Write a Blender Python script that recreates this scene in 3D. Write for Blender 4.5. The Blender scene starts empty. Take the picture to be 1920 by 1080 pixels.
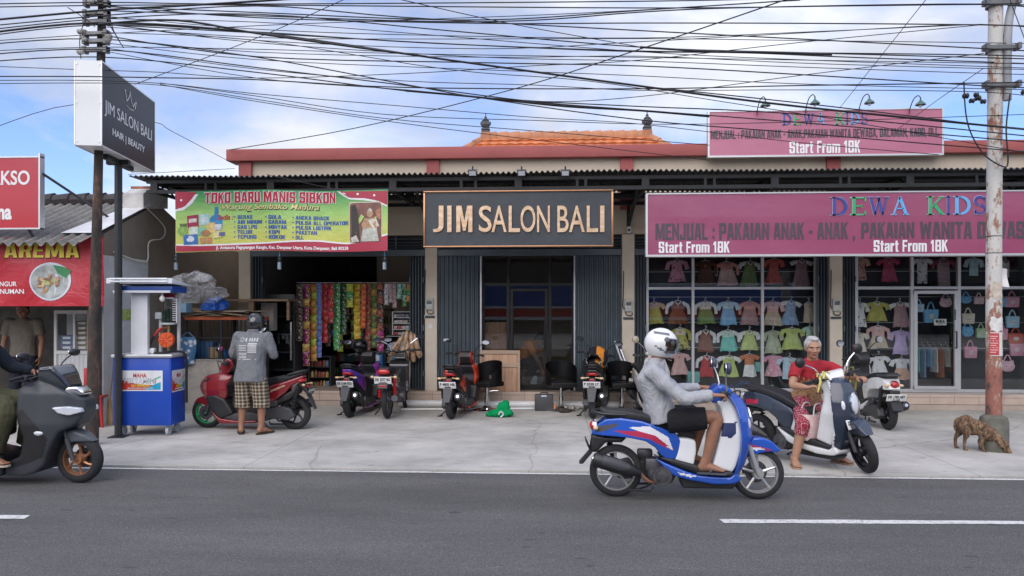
import bpy, bmesh, math, random
from mathutils import Vector, Matrix, noise as mnoise
R = math.radians
MTr, MRo, rnd = Matrix.Translation, Matrix.Rotation, random.uniform
PI = math.pi
S = bpy.context.scene
COL = S.collection
random.seed(7)

# -- camera, sky, sun
FOC, CAM_H, HORIZON, YAW = 1390.0, 1.68, 580.0, R(3.2)
cam_d = bpy.data.cameras.new('camera')
cam = bpy.data.objects.new('camera', cam_d)
COL.objects.link(cam)
cam.location = (0, 0, CAM_H)
cam.rotation_euler = (R(90), 0, YAW)
cam_d.sensor_width = 36.0
cam_d.lens = 36.0 * FOC / 1920.0
cam_d.shift_y = (HORIZON - 540.0) / 1920.0
cam_d.clip_end = 3000
cam_d.clip_start = 0.05
S.camera = cam
S.view_settings.view_transform = 'Standard'
S.view_settings.look = 'None'
S.view_settings.exposure = 0.78
S.view_settings.gamma = 1.0
S.render.engine = 'CYCLES'
S.cycles.max_bounces = 8
S.cycles.transparent_max_bounces = 16
S.cycles.use_denoising = True

SUN_EL, SUN_AZ = R(40), R(196)          # azimuth of the sun, clockwise from +Y
W = bpy.data.worlds.new('World')
S.world = W
W.use_nodes = True
def world_nodes():
 nt = W.node_tree
 N, L = nt.nodes, nt.links
 N.clear()
 out = N.new('ShaderNodeOutputWorld')
 bg = N.new('ShaderNodeBackground')
 bg.inputs['Strength'].default_value = 0.15
 sky = N.new('ShaderNodeTexSky')
 sky.sky_type = 'NISHITA'
 sky.sun_disc = False
 sky.sun_elevation = SUN_EL
 sky.sun_rotation = SUN_AZ
 sky.air_density = 1.0
 sky.dust_density = 0.6
 sky.ozone_density = 2.0
 tc = N.new('ShaderNodeTexCoord')
 mp = N.new('ShaderNodeMapping')
 mp.inputs['Scale'].default_value = (1.0, 1.0, 2.6)
 mp.inputs['Location'].default_value = (0.22, 0.0, 0.35)
 L.new(tc.outputs['Generated'], mp.inputs['Vector'])
 n1 = N.new('ShaderNodeTexNoise')
 n1.inputs['Scale'].default_value = 2.3
 n1.inputs['Detail'].default_value = 8
 n1.inputs['Roughness'].default_value = 0.55
 n1.inputs['Distortion'].default_value = 0.35
 L.new(mp.outputs[0], n1.inputs['Vector'])
 r1 = N.new('ShaderNodeValToRGB')
 r1.color_ramp.elements[0].position = 0.40
 r1.color_ramp.elements[0].color = (0, 0, 0, 1)
 r1.color_ramp.elements[1].position = 0.585
 r1.color_ramp.elements[1].color = (1, 1, 1, 1)
 L.new(n1.outputs['Fac'], r1.inputs[0])
 n2 = N.new('ShaderNodeTexNoise')
 n2.inputs['Scale'].default_value = 3.1
 n2.inputs['Detail'].default_value = 6
 mp2 = N.new('ShaderNodeMapping')
 mp2.inputs['Scale'].default_value = (1.0, 1.0, 3.0)
 mp2.inputs['Location'].default_value = (4.1, 1.3, 0.9)
 L.new(tc.outputs['Generated'], mp2.inputs['Vector'])
 L.new(mp2.outputs[0], n2.inputs['Vector'])
 r2 = N.new('ShaderNodeValToRGB')
 r2.color_ramp.elements[0].position = 0.35
 r2.color_ramp.elements[0].color = (2.45, 2.62, 3.1, 1)
 r2.color_ramp.elements[1].position = 0.65
 r2.color_ramp.elements[1].color = (4.0, 4.1, 4.4, 1)
 L.new(n2.outputs['Fac'], r2.inputs[0])
 blue = N.new('ShaderNodeMix')
 blue.data_type = 'RGBA'
 blue.blend_type = 'MULTIPLY'
 blue.inputs[0].default_value = 1.0
 L.new(sky.outputs[0], blue.inputs[6])
 blue.inputs[7].default_value = (0.56, 0.62, .82, 1)
 mx = N.new('ShaderNodeMix')
 mx.data_type = 'RGBA'
 L.new(r1.outputs[0], mx.inputs[0])
 L.new(blue.outputs[2], mx.inputs[6])
 L.new(r2.outputs[0], mx.inputs[7])
 # an overcast sky is brighter overhead than near the horizon
 sz = N.new('ShaderNodeSeparateXYZ')
 L.new(tc.outputs['Generated'], sz.inputs[0])
 up = N.new('ShaderNodeMapRange')
 up.inputs[1].default_value = .35
 up.inputs[2].default_value = 1.0
 up.inputs[3].default_value = 1.0
 up.inputs[4].default_value = 1.9
 L.new(sz.outputs[2], up.inputs[0])
 cz = N.new('ShaderNodeMix')
 cz.data_type = 'RGBA'
 cz.blend_type = 'MULTIPLY'
 cz.inputs[0].default_value = 1.0
 L.new(mx.outputs[2], cz.inputs[6])
 L.new(up.outputs[0], cz.inputs[7])
 L.new(cz.outputs[2], bg.inputs['Color'])
 L.new(bg.outputs[0], out.inputs['Surface'])
world_nodes()
sun_d = bpy.data.lights.new('sun', 'SUN')
sun_d.energy = 1.5
sun_d.angle = R(70)
sun_d.color = (1.0, 0.90, 0.76)
sun = bpy.data.objects.new('sun', sun_d)
COL.objects.link(sun)
sun.location = (0, -5, 20)
_sd = Vector((math.sin(SUN_AZ) * math.cos(SUN_EL), math.cos(SUN_AZ) * math.cos(SUN_EL), math.sin(SUN_EL)))
sun.rotation_euler = _sd.to_track_quat('Z', 'Y').to_euler()

# -- measuring helpers
def ray(px, py):
 u, v = (px - 960) / FOC, (HORIZON - py) / FOC
 c, s = math.cos(YAW), math.sin(YAW)
 return u * c - s, u * s + c, v
def at(px, py, Y):
 a, b, c = ray(px, py)
 return Vector((Y * a / b, Y, CAM_H + Y * c / b))
def AX(px, Y):
 return at(px, HORIZON, Y).x
def AZ(py, Y, px=960):
 return at(px, py, Y).z
def gnd(px, py, z=0.0):
 a, b, c = ray(px, py)
 t = (z - CAM_H) / c
 return Vector((t * a, t * b, z))

# -- materials
MATS = {}
def nodes_of(name):
 m = bpy.data.materials.new(name)
 m.use_nodes = True
 nt = m.node_tree
 return m, nt.nodes, nt.links, nt.nodes['Principled BSDF']
def noise_node(N, L, scale, detail=4, coord='Object', vscale=(1, 1, 1), rough=.55):
 tc = N.new('ShaderNodeTexCoord')
 mp = N.new('ShaderNodeMapping')
 mp.inputs['Scale'].default_value = vscale
 L.new(tc.outputs[coord], mp.inputs['Vector'])
 n = N.new('ShaderNodeTexNoise')
 n.inputs['Scale'].default_value = scale
 n.inputs['Detail'].default_value = detail
 n.inputs['Roughness'].default_value = rough
 L.new(mp.outputs[0], n.inputs['Vector'])
 return n
def ramp(N, L, src, stops):
 r = N.new('ShaderNodeValToRGB')
 e = r.color_ramp.elements
 while len(e) < len(stops):
  e.new(0.5)
 for k, (p, c) in enumerate(stops):
  e[k].position = p
  e[k].color = (c[0], c[1], c[2], 1) if hasattr(c, '__len__') else (c, c, c, 1)
 L.new(src, r.inputs[0])
 return r
def mixc(N, L, fac, a, b, blend='MIX'):
 m = N.new('ShaderNodeMix')
 m.data_type = 'RGBA'
 m.blend_type = blend
 for i, v in ((0, fac), (6, a), (7, b)):
  if hasattr(v, 'default_value') or hasattr(v, 'is_linked'):
   L.new(v, m.inputs[i])
  else:
   m.inputs[i].default_value = v if i == 0 else (v[0], v[1], v[2], 1)
 return m.outputs[2]
def bump(N, L, P, src, strength, dist=0.01):
 b = N.new('ShaderNodeBump')
 b.inputs['Strength'].default_value = strength
 b.inputs['Distance'].default_value = dist
 L.new(src, b.inputs['Height'])
 L.new(b.outputs[0], P.inputs['Normal'])
def M(name, col, rough=.55, metal=0.0, var=.12, scale=5.0, bmp=0.0, bscale=60.0, coat=0.0, dirt=0.0, spec=.5, vs=(1, 1, 1)):
 if name in MATS:
  return MATS[name]
 m, N, L, P = nodes_of(name)
 n = noise_node(N, L, scale, 5, vscale=vs)
 lo = tuple(c * (1 - var) for c in col)
 hi = tuple(min(1, c * (1 + var)) for c in col)
 r = ramp(N, L, n.outputs['Fac'], [(.3, lo), (.7, hi)])
 colour = r.outputs[0]
 if dirt:
  nd = noise_node(N, L, scale * .45, 8, rough=.7)
  rd = ramp(N, L, nd.outputs['Fac'], [(.42, 0), (.68, dirt)])
  colour = mixc(N, L, rd.outputs[0], colour, tuple(c * .35 + .02 for c in col))
 L.new(colour, P.inputs['Base Color'])
 P.inputs['Roughness'].default_value = rough
 P.inputs['Metallic'].default_value = metal
 P.inputs['Specular IOR Level'].default_value = spec
 if coat:
  P.inputs['Coat Weight'].default_value = coat
  P.inputs['Coat Roughness'].default_value = .08
 if bmp:
  nb = noise_node(N, L, bscale, 3)
  bump(N, L, P, nb.outputs['Fac'], bmp)
 MATS[name] = m
 return m
def cloth(name, col, var=.1, bmp=.5, wr=9.0, rough=.9):
 """Woven cloth: fine weave and broad soft creases as relief."""
 if name in MATS:
  return MATS[name]
 m, N, L, P = nodes_of(name)
 n = noise_node(N, L, 14, 4)
 r = ramp(N, L, n.outputs['Fac'], [(.3, tuple(c * (1 - var) for c in col)), (.7, tuple(min(1, c * (1 + var)) for c in col))])
 L.new(r.outputs[0], P.inputs['Base Color'])
 P.inputs['Roughness'].default_value = rough
 P.inputs['Specular IOR Level'].default_value = .2
 w = noise_node(N, L, wr, 3, vscale=(1, 1, .55))
 w.inputs['Distortion'].default_value = 1.2
 bump(N, L, P, w.outputs['Fac'], bmp, .04)
 MATS[name] = m
 return m
def clear_glass(name, tint=(.82, .88, .88), ior=1.5, rough=0.0):
 if name in MATS:
  return MATS[name]
 m, N, L, P = nodes_of(name)
 N.remove(P)
 out = [x for x in N if x.type == 'OUTPUT_MATERIAL'][0]
 t = N.new('ShaderNodeBsdfTransparent')
 t.inputs[0].default_value = (*tint, 1)
 gl = N.new('ShaderNodeBsdfGlossy')
 gl.inputs['Roughness'].default_value = rough
 gl.inputs[0].default_value = (1, 1, 1, 1)
 fr = N.new('ShaderNodeFresnel')
 fr.inputs[0].default_value = ior
 mx = N.new('ShaderNodeMixShader')
 L.new(fr.outputs[0], mx.inputs[0])
 L.new(t.outputs[0], mx.inputs[1])
 L.new(gl.outputs[0], mx.inputs[2])
 L.new(mx.outputs[0], out.inputs['Surface'])
 MATS[name] = m
 return m

# -- object helpers
def tag(o, label=None, cat=None, group=None, kind=None):
 if label: o['label'] = label
 if cat: o['category'] = cat
 if group: o['group'] = group
 if kind: o['kind'] = kind
 return o
def thing(name, label, cat, loc=(0, 0, 0), rz=0.0, group=None):
 o = bpy.data.objects.new(name, None)
 o.empty_display_size = .1
 COL.objects.link(o)
 o.location = loc
 o.rotation_euler = (0, 0, rz)
 return tag(o, label, cat, group)
def copy_tree(o, parent=None):
 c = o.copy()
 COL.objects.link(c)
 c.parent = parent
 for ch in [x for x in bpy.data.objects if x.parent == o]:
  copy_tree(ch, c)
 return c

class MB:
 """Collects shapes in one bmesh; build() links them as one mesh object."""
 def __init__(self):
  self.bm = bmesh.new()
  self.mi = 0
 def face(self, vs):
  try:
   f = self.bm.faces.new(vs)
   f.material_index = self.mi
   return f
  except ValueError:
   return None
 def v(self, p):
  return self.bm.verts.new(p)
 def box(self, x0, x1, y0, y1, z0, z1, bevel=0.0):
  vs = [self.v((x, y, z)) for x in (x0, x1) for y in (y0, y1) for z in (z0, z1)]
  idx = [(0, 1, 3, 2), (4, 6, 7, 5), (0, 4, 5, 1), (2, 3, 7, 6), (0, 2, 6, 4), (1, 5, 7, 3)]
  fs = [self.face([vs[i] for i in q]) for q in idx]
  if bevel:
   es = list({e for f in fs for e in f.edges})
   r = bmesh.ops.bevel(self.bm, geom=es, offset=bevel, segments=2, affect='EDGES', profile=.5)
   for f in r['faces']: f.material_index = self.mi
  return self
 def obox(self, c, ax, hx, ay, hy, hz, bevel=0.0):
  """box centred at c, ax and ay unit axes"""
  ax, ay = Vector(ax).normalized(), Vector(ay).normalized()
  az = ax.cross(ay).normalized()
  c = Vector(c)
  vs = [self.v(c + ax * sx * hx + ay * sy * hy + az * sz * hz) for sx in (-1, 1) for sy in (-1, 1) for sz in (-1, 1)]
  idx = [(0, 1, 3, 2), (4, 6, 7, 5), (0, 4, 5, 1), (2, 3, 7, 6), (0, 2, 6, 4), (1, 5, 7, 3)]
  fs = [self.face([vs[i] for i in q]) for q in idx]
  if bevel:
   es = list({e for f in fs for e in f.edges})
   r = bmesh.ops.bevel(self.bm, geom=es, offset=bevel, segments=2, affect='EDGES', profile=.5)
   for f in r['faces']: f.material_index = self.mi
  return self
 def rings(self, rings, cap=True, closed=True):
  vr = [[self.v(p) for p in r] for r in rings]
  n = len(vr[0])
  for a, b in zip(vr, vr[1:]):
   for i in range(n if closed else n - 1):
    self.face([a[i], a[(i + 1) % n], b[(i + 1) % n], b[i]])
  if cap and closed:
   self.face(list(reversed(vr[0])))
   self.face(vr[-1])
  return self
 def tube(self, pts, r, n=8, cap=True, flat=None):
  pts = [Vector(p) for p in pts]
  if not hasattr(r, '__len__'): r = [r] * len(pts)
  rings = []
  up = None
  for i, p in enumerate(pts):
   d = (pts[min(i + 1, len(pts) - 1)] - pts[max(i - 1, 0)])
   if d.length < 1e-9: d = Vector((0, 0, 1))
   d.normalize()
   if up is None:
    up = Vector((0, 0, 1)) if abs(d.z) < .9 else Vector((0, 1, 0))
   sx = d.cross(up)
   if sx.length < 1e-6:
    up = Vector((1, 0, 0)); sx = d.cross(up)
   sx.normalize()
   up = sx.cross(d).normalized()
   rr = r[i]
   ra, rb = (rr if hasattr(rr, '__len__') else (rr, rr))
   rings.append([p + sx * math.cos(2 * PI * k / n) * ra + up * math.sin(2 * PI * k / n) * rb for k in range(n)])
  return self.rings(rings, cap)
 def cyl(self, p0, p1, r0, r1=None, n=14):
  return self.tube([p0, p1], [r0, r0 if r1 is None else r1], n)
 def lathe(self, prof, c=(0, 0, 0), axis='Z', n=20, cap=True):
  """prof: list of (radius, height) along axis"""
  c = Vector(c)
  rings = []
  for r, h in prof:
   ring = []
   for k in range(n):
    a = 2 * PI * k / n
    x, y = r * math.cos(a), r * math.sin(a)
    ring.append(c + {'Z': Vector((x, y, h)), 'Y': Vector((x, h, -y)), 'X': Vector((h, x, y))}[axis])
   rings.append(ring)
  return self.rings(rings, cap=cap)
 def ell(self, c, rx, ry=None, rz=None, n=14, m=9, rot=None):
  ry = rx if ry is None else ry
  rz = rx if rz is None else rz
  c = Vector(c)
  rings = []
  for j in range(1, m):
   t = -PI / 2 + PI * j / m
   ring = []
   for k in range(n):
    a = 2 * PI * k / n
    q = Vector((rx * math.cos(t) * math.cos(a), ry * math.cos(t) * math.sin(a), rz * math.sin(t)))
    if rot is not None: q = rot @ q
    ring.append(c + q)
   rings.append(ring)
  return self.rings(rings)
 def prism(self, outline, d0, d1, plane='XZ', bevel=0.0):
  """outline: 2D points, extruded from d0 to d1 along the third axis"""
  def mp(a, b, d):
   return {'XZ': (a, d, b), 'XY': (a, b, d), 'YZ': (d, a, b)}[plane]
  A = [self.v(mp(a, b, d0)) for a, b in outline]
  B = [self.v(mp(a, b, d1)) for a, b in outline]
  n = len(A)
  fs = [self.face(A), self.face(list(reversed(B)))]
  for i in range(n):
   fs.append(self.face([A[i], B[i], B[(i + 1) % n], A[(i + 1) % n]]))
  if bevel:
   es = list({e for f in fs[:2] if f for e in f.edges})
   r = bmesh.ops.bevel(self.bm, geom=es, offset=bevel, segments=2, affect='EDGES', profile=.5)
   for f in r['faces']: f.material_index = self.mi
  return self
 def grid(self, fn, nu, nv, closed_u=False):
  vs = [[self.v(fn(i / nu, j / nv)) for j in range(nv + 1)] for i in range(nu + (0 if closed_u else 1))]
  for i in range(nu):
   a = vs[i]
   b = vs[(i + 1) % len(vs)]
   for j in range(nv):
    self.face([a[j], b[j], b[j + 1], a[j + 1]])
  return self
 def add(self, other, mtx=None):
  me = bpy.data.meshes.new('tmp')
  b = other.bm if isinstance(other, MB) else other
  b.to_mesh(me)
  if mtx is not None: me.transform(mtx)
  self.bm.from_mesh(me)
  bpy.data.meshes.remove(me)
  return self
 def transform(self, mtx):
  self.bm.transform(mtx)
  return self
 def vox(self, voxel=.012, it=4, fac=.5, post=None, paint=None):
  """fuse everything into one continuous smooth surface"""
  bmesh.ops.recalc_face_normals(self.bm, faces=self.bm.faces[:])
  me = bpy.data.meshes.new('tmp')
  self.bm.to_mesh(me)
  o = bpy.data.objects.new('tmp', me)
  COL.objects.link(o)
  md = o.modifiers.new('r', 'REMESH')
  md.mode = 'VOXEL'
  md.voxel_size = voxel
  if it:
   sm = o.modifiers.new('s', 'SMOOTH')
   sm.factor = fac
   sm.iterations = it
  dg = bpy.context.evaluated_depsgraph_get()
  m2 = bpy.data.meshes.new_from_object(o.evaluated_get(dg))
  bpy.data.objects.remove(o)
  bpy.data.meshes.remove(me)
  self.bm.free()
  self.bm = bmesh.new()
  self.bm.from_mesh(m2)
  bpy.data.meshes.remove(m2)
  for f in self.bm.faces: f.material_index = 0
  if paint:
   for f in self.bm.faces:
    f.material_index = paint(f.calc_center_median())
  if post:
   for vv in self.bm.verts: vv.co = Vector(post(vv.co))
  self.smoothall = True
  return self
 smoothall = False
 def B(self, name, mats, parent=None, smooth=True, ang=38, world=False, label=None):
  bm = self.bm
  if world and parent is not None:
   bm.transform(MTr(-Vector(parent.location)))
  bmesh.ops.recalc_face_normals(bm, faces=bm.faces[:])
  for f in bm.faces: f.smooth = smooth
  if smooth and not self.smoothall:
   for e in bm.edges:
    if len(e.link_faces) == 2 and e.calc_face_angle(0) > R(ang): e.smooth = False
  me = bpy.data.meshes.new(name)
  bm.to_mesh(me)
  bm.free()
  for m in (mats if isinstance(mats, (list, tuple)) else [mats]): me.materials.append(m)
  o = bpy.data.objects.new(name, me)
  COL.objects.link(o)
  if parent is not None: o.parent = parent
  if label: o['label'] = label
  return o

def inpoly(x, z, poly):
 c = False
 j = len(poly) - 1
 for i in range(len(poly)):
  xi, zi = poly[i]
  xj, zj = poly[j]
  if (zi > z) != (zj > z) and x < (xj - xi) * (z - zi) / (zj - zi + 1e-12) + xi: c = not c
  j = i
 return c
def lerp_tab(tab, x):
 if x <= tab[0][0]: return tab[0][1]
 for (a, va), (b, vb) in zip(tab, tab[1:]):
  if x <= b: return va + (vb - va) * (x - a) / (b - a + 1e-12)
 return tab[-1][1]
def sln(pts, n=6):
 """Catmull-Rom through the points"""
 P = [Vector(p) for p in pts]
 out = []
 for i in range(len(P) - 1):
  p0, p1, p2, p3 = P[max(i - 1, 0)], P[i], P[i + 1], P[min(i + 2, len(P) - 1)]
  for k in range(n):
   t = k / n
   out.append(.5 * ((2 * p1) + (p2 - p0) * t + (2 * p0 - 5 * p1 + 4 * p2 - p3) * t * t + (3 * p1 - p0 - 3 * p2 + p3) * t ** 3))
 out.append(P[-1])
 return out

# -- lettering
_tc = {}
def text_mesh(s, bold=0.0, shear=0.0, space=1.0):
 k = (s, bold, shear, space)
 if k in _tc: return _tc[k]
 c = bpy.data.curves.new('t', 'FONT')
 c.body = s
 c.size = 1
 c.offset = bold
 c.shear = shear
 c.space_character = space
 c.extrude = .5
 c.resolution_u = 4
 o = bpy.data.objects.new('t', c)
 COL.objects.link(o)
 dg = bpy.context.evaluated_depsgraph_get()
 me = bpy.data.meshes.new_from_object(o.evaluated_get(dg))
 bpy.data.objects.remove(o)
 _tc[k] = me
 return me
def put_text(mb, s, x0, x1, z0, z1, y, depth=.004, bold=0.0, shear=0.0, space=1.0, frame=None):
 """letters filling the box x0..x1, z0..z1, facing -Y, front face at y-depth; frame maps (x,y,z) elsewhere"""
 me = text_mesh(s, bold, shear, space)
 xs = [v.co.x for v in me.vertices]
 zs = [v.co.y for v in me.vertices]
 ax, bx, az, bz = min(xs), max(xs), min(zs), max(zs)
 m2 = me.copy()
 for v in m2.vertices:
  p = Vector((x0 + (v.co.x - ax) / (bx - ax) * (x1 - x0), y - depth * (v.co.z + .5), z0 + (v.co.y - az) / (bz - az) * (z1 - z0)))
  v.co = frame(p) if frame else p
 n0 = len(mb.bm.faces)
 mb.bm.from_mesh(m2)
 mb.bm.faces.ensure_lookup_table()
 for f in mb.bm.faces[n0:]: f.material_index = mb.mi
 bpy.data.meshes.remove(m2)
 return mb
def lettering(s, x0, x1, z0, z1, y, mat, parent, bold=0.0, depth=.004, shear=0.0, name='lettering', space=1.0, frame=None, world=1):
 mb = MB()
 put_text(mb, s, x0, x1, z0, z1, y, depth, bold, shear, space, frame)
 return mb.B(name, mat, parent, smooth=0, world=world)
# -- ground, road, pavement
def asphalt():
 m, N, L, P = nodes_of('asphalt')
 a = noise_node(N, L, 120, 4, rough=.85)
 b = noise_node(N, L, .8, 6, rough=.65, vscale=(.35, 1.6, 1))
 c = noise_node(N, L, 42, 2)
 base = ramp(N, L, a.outputs['Fac'], [(.30, (.030, .030, .030)), (.52, (.092, .089, .083)), (.70, (.26, .25, .235))])
 big = ramp(N, L, b.outputs['Fac'], [(.3, .72), (.7, 1.22)])
 col = mixc(N, L, 1.0, base.outputs[0], big.outputs[0], 'MULTIPLY')
 sp = ramp(N, L, c.outputs['Fac'], [(.69, 0), (.75, .8)])
 col = mixc(N, L, sp.outputs[0], col, (.30, .29, .27))
 d = noise_node(N, L, 5.5, 2, vscale=(.55, 1.6, 1))
 dk = ramp(N, L, d.outputs['Fac'], [(.70, 0), (.735, .7)])
 col = mixc(N, L, dk.outputs[0], col, (.03, .03, .032))
 L.new(col, P.inputs['Base Color'])
 P.inputs['Roughness'].default_value = .8
 bump(N, L, P, a.outputs['Fac'], .5, .006)
 return m
def concrete(name='pavement_concrete', base=(.48, .46, .42), cracks=True):
 m, N, L, P = nodes_of(name)
 a = noise_node(N, L, .9, 9, rough=.68)
 b = noise_node(N, L, 70, 4, rough=.75)
 c = noise_node(N, L, 3.5, 7, rough=.7, vscale=(.6, 1.3, 1))
 r = ramp(N, L, a.outputs['Fac'], [(.34, tuple(x * .68 for x in base)), (.66, tuple(x * 1.12 for x in base))])
 f = ramp(N, L, b.outputs['Fac'], [(.3, .86), (.7, 1.1)])
 col = mixc(N, L, 1.0, r.outputs[0], f.outputs[0], 'MULTIPLY')
 s = ramp(N, L, c.outputs['Fac'], [(.52, 0), (.72, .65)])
 col = mixc(N, L, s.outputs[0], col, tuple(x * .52 for x in base))
 if cracks:
  tc = N.new('ShaderNodeTexCoord')
  sv = N.new('ShaderNodeTexVoronoi')
  sv.inputs['Scale'].default_value = 2.6
  L.new(tc.outputs['Object'], sv.inputs['Vector'])
  dr = ramp(N, L, sv.outputs['Distance'], [(.05, .55), (.12, 0)])
  col = mixc(N, L, dr.outputs[0], col, tuple(x * .45 for x in base))
  sx = N.new('ShaderNodeSeparateXYZ')
  L.new(tc.outputs['Object'], sx.inputs[0])
  pp = N.new('ShaderNodeMath'); pp.operation = 'PINGPONG'; pp.inputs[1].default_value = 1.9
  sh = N.new('ShaderNodeMath'); sh.inputs[1].default_value = 60.3; L.new(sx.outputs[0], sh.inputs[0])
  L.new(sh.outputs[0], pp.inputs[0])
  jn = ramp(N, L, pp.outputs[0], [(.004, .6), (.009, 0)])
  col = mixc(N, L, jn.outputs[0], col, tuple(x * .35 for x in base))
  w = N.new('ShaderNodeTexNoise')
  w.inputs['Scale'].default_value = 2.2
  w.inputs['Detail'].default_value = 6
  L.new(tc.outputs['Object'], w.inputs['Vector'])
  mxv = N.new('ShaderNodeMix')
  mxv.data_type = 'VECTOR'
  mxv.inputs[0].default_value = .18
  L.new(tc.outputs['Object'], mxv.inputs[4])
  L.new(w.outputs['Color'], mxv.inputs[5])
  vo = N.new('ShaderNodeTexVoronoi')
  vo.feature = 'DISTANCE_TO_EDGE'
  vo.inputs['Scale'].default_value = .33
  L.new(mxv.outputs[1], vo.inputs['Vector'])
  cr = ramp(N, L, vo.outputs['Distance'], [(0.0, .5), (.004, 0)])
  col = mixc(N, L, cr.outputs[0], col, tuple(x * .35 for x in base))
 L.new(col, P.inputs['Base Color'])
 P.inputs['Roughness'].default_value = .88
 bump(N, L, P, b.outputs['Fac'], .35, .006)
 return m
ASPH, CONC = asphalt(), concrete()
def sheet(name, x0, x1, y0, y1, z, mat, kind='structure'):
 mb = MB()
 mb.face([mb.v((x0, y0, z)), mb.v((x1, y0, z)), mb.v((x1, y1, z)), mb.v((x0, y1, z))])
 o = mb.B(name, mat, smooth=0)
 if kind: o['kind'] = kind
 return o
sheet('ground', -900, 900, -900, 1200, -.06, M('earth', (.22, .20, .16), .95, var=.3, scale=.5))
sheet('road', -120, 120, -4.4, 7.74, -.022, ASPH)
mb = MB()
mb.box(-60, 60, 7.74, 18.0, -.3, 0.0)
o = mb.B('pavement', CONC, smooth=0); o['kind'] = 'structure'
mb = MB()
mb.box(-60, 60, -24.2, -4.4, -.3, 0.03)
o = mb.B('pavement', CONC, smooth=0); o['kind'] = 'structure'
def paint_white():
 m, N, L, P = nodes_of('road_paint')
 a = noise_node(N, L, 30, 6, rough=.8)
 r = ramp(N, L, a.outputs['Fac'], [(.36, (.16, .16, .155)), (.47, (.60, .59, .56)), (.8, (.70, .69, .66))])
 L.new(r.outputs[0], P.inputs['Base Color'])
 P.inputs['Roughness'].default_value = .7
 return m
PAINT = paint_white()
mb = MB()
random.seed(3)
xs = [-60 + i * .25 for i in range(481)]
lo = [7.645 + rnd(-.006, .006) for _ in xs]
hi = [7.705 + rnd(-.006, .006) for _ in xs]
mb.grid(lambda u, v: (xs[round(u * 480)], (lo if v < .5 else hi)[round(u * 480)], -.018), 480, 1)
o = mb.B('road_edge_line', PAINT, smooth=0); o['kind'] = 'structure'
A, B, C, D = gnd(1348, 969), gnd(1920, 972.5), gnd(1920, 978.5), gnd(1358, 976)
E_, F_, G_, H_ = gnd(-60, 961), gnd(56, 962), gnd(45, 968.5), gnd(-60, 968)
for q in ((A, B + (B - A) * .5, C + (C - D) * .5, D), (F_ + (E_ - F_) * 8, F_, G_, G_ + (H_ - G_) * 8)):
 mb = MB()
 n = 40
 a = [q[0].lerp(q[1], k / n) for k in range(n + 1)]
 b = [q[3].lerp(q[2], k / n) for k in range(n + 1)]
 va = [mb.v((p.x, p.y + rnd(-.005, .005), -.018)) for p in a]
 vb = [mb.v((p.x, p.y + rnd(-.005, .005), -.018)) for p in b]
 for k in range(n): mb.face([va[k], va[k + 1], vb[k + 1], vb[k]])
 o = mb.B('centre_line_dash', PAINT, smooth=0); o['kind'] = 'structure'

# -- the row of shops
FY = 12.9                                # front plane of the pillars
PX = [-5.49, -2.145, 1.291, 4.804, 8.35, 11.9]
STEP_Z = .25
HEAD = AZ(474, 12.95)                    # underside of the shutter rail
BEIGE = M('beige_wall', (.58, .49, .375), .85, var=.05, scale=1.5, bmp=.1, dirt=.12)
TERRA = M('terracotta_paint', (.33, .085, .078), .75, var=.08, scale=2, bmp=.15, bscale=25)
PILL = M('cream_pillar', (.70, .61, .48), .8, var=.05, scale=2, bmp=.1, dirt=.25)
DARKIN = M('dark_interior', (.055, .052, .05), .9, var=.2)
STEEL = M('shutter_steel', (.105, .132, .150), .42, metal=.2, var=.12, scale=3, dirt=.35)
BLACKM = M('black_steel', (.014, .015, .016), .6, metal=0, var=.2)
ALU = M('aluminium', (.62, .63, .63), .35, metal=.6, var=.04)
BRONZE = M('dark_bronze_frame', (.018, .016, .015), .4, metal=.4)
GLASS = clear_glass('shop_glass', (.96, .98, .98), 1.45)
GLASSD = clear_glass('tinted_glass', (.72, .73, .73))
def tile_mat():
 m, N, L, P = nodes_of('step_tile')
 a = noise_node(N, L, 6, 6)
 r = ramp(N, L, a.outputs['Fac'], [(.3, (.50, .39, .31)), (.7, (.60, .48, .39))])
 br = N.new('ShaderNodeTexBrick')
 tc = N.new('ShaderNodeTexCoord')
 sx = N.new('ShaderNodeSeparateXYZ')
 cx = N.new('ShaderNodeCombineXYZ')
 L.new(tc.outputs['Object'], sx.inputs[0])
 ad = N.new('ShaderNodeMath'); ad.operation = 'ADD'
 L.new(sx.outputs[2], ad.inputs[0]); L.new(sx.outputs[1], ad.inputs[1])
 L.new(sx.outputs[0], cx.inputs[0]); L.new(ad.outputs[0], cx.inputs[1])
 L.new(cx.outputs[0], br.inputs['Vector'])
 br.offset = 0
 br.inputs['Scale'].default_value = 1
 br.inputs['Brick Width'].default_value = .4
 br.inputs['Row Height'].default_value = .4
 br.inputs['Mortar Size'].default_value = .004
 br.inputs['Color1'].default_value = (1, 1, 1, 1)
 br.inputs['Color2'].default_value = (.94, .94, .94, 1)
 br.inputs['Mortar'].default_value = (.5, .45, .4, 1)
 col = mixc(N, L, 1.0, r.outputs[0], br.outputs[0], 'MULTIPLY')
 L.new(col, P.inputs['Base Color'])
 P.inputs['Roughness'].default_value = .35
 return m
TILE = tile_mat()
shop = thing('shophouse_row', 'single-storey beige row of shops with red parapet and grey folding shutters', 'building', (1.5, 13, 0))
def sp(mb, name, mat, smooth=0, **k):
 return mb.B(name, mat, shop, smooth=smooth, world=1, **k)
XL, XR = PX[0] - .12, 12.0
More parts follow.
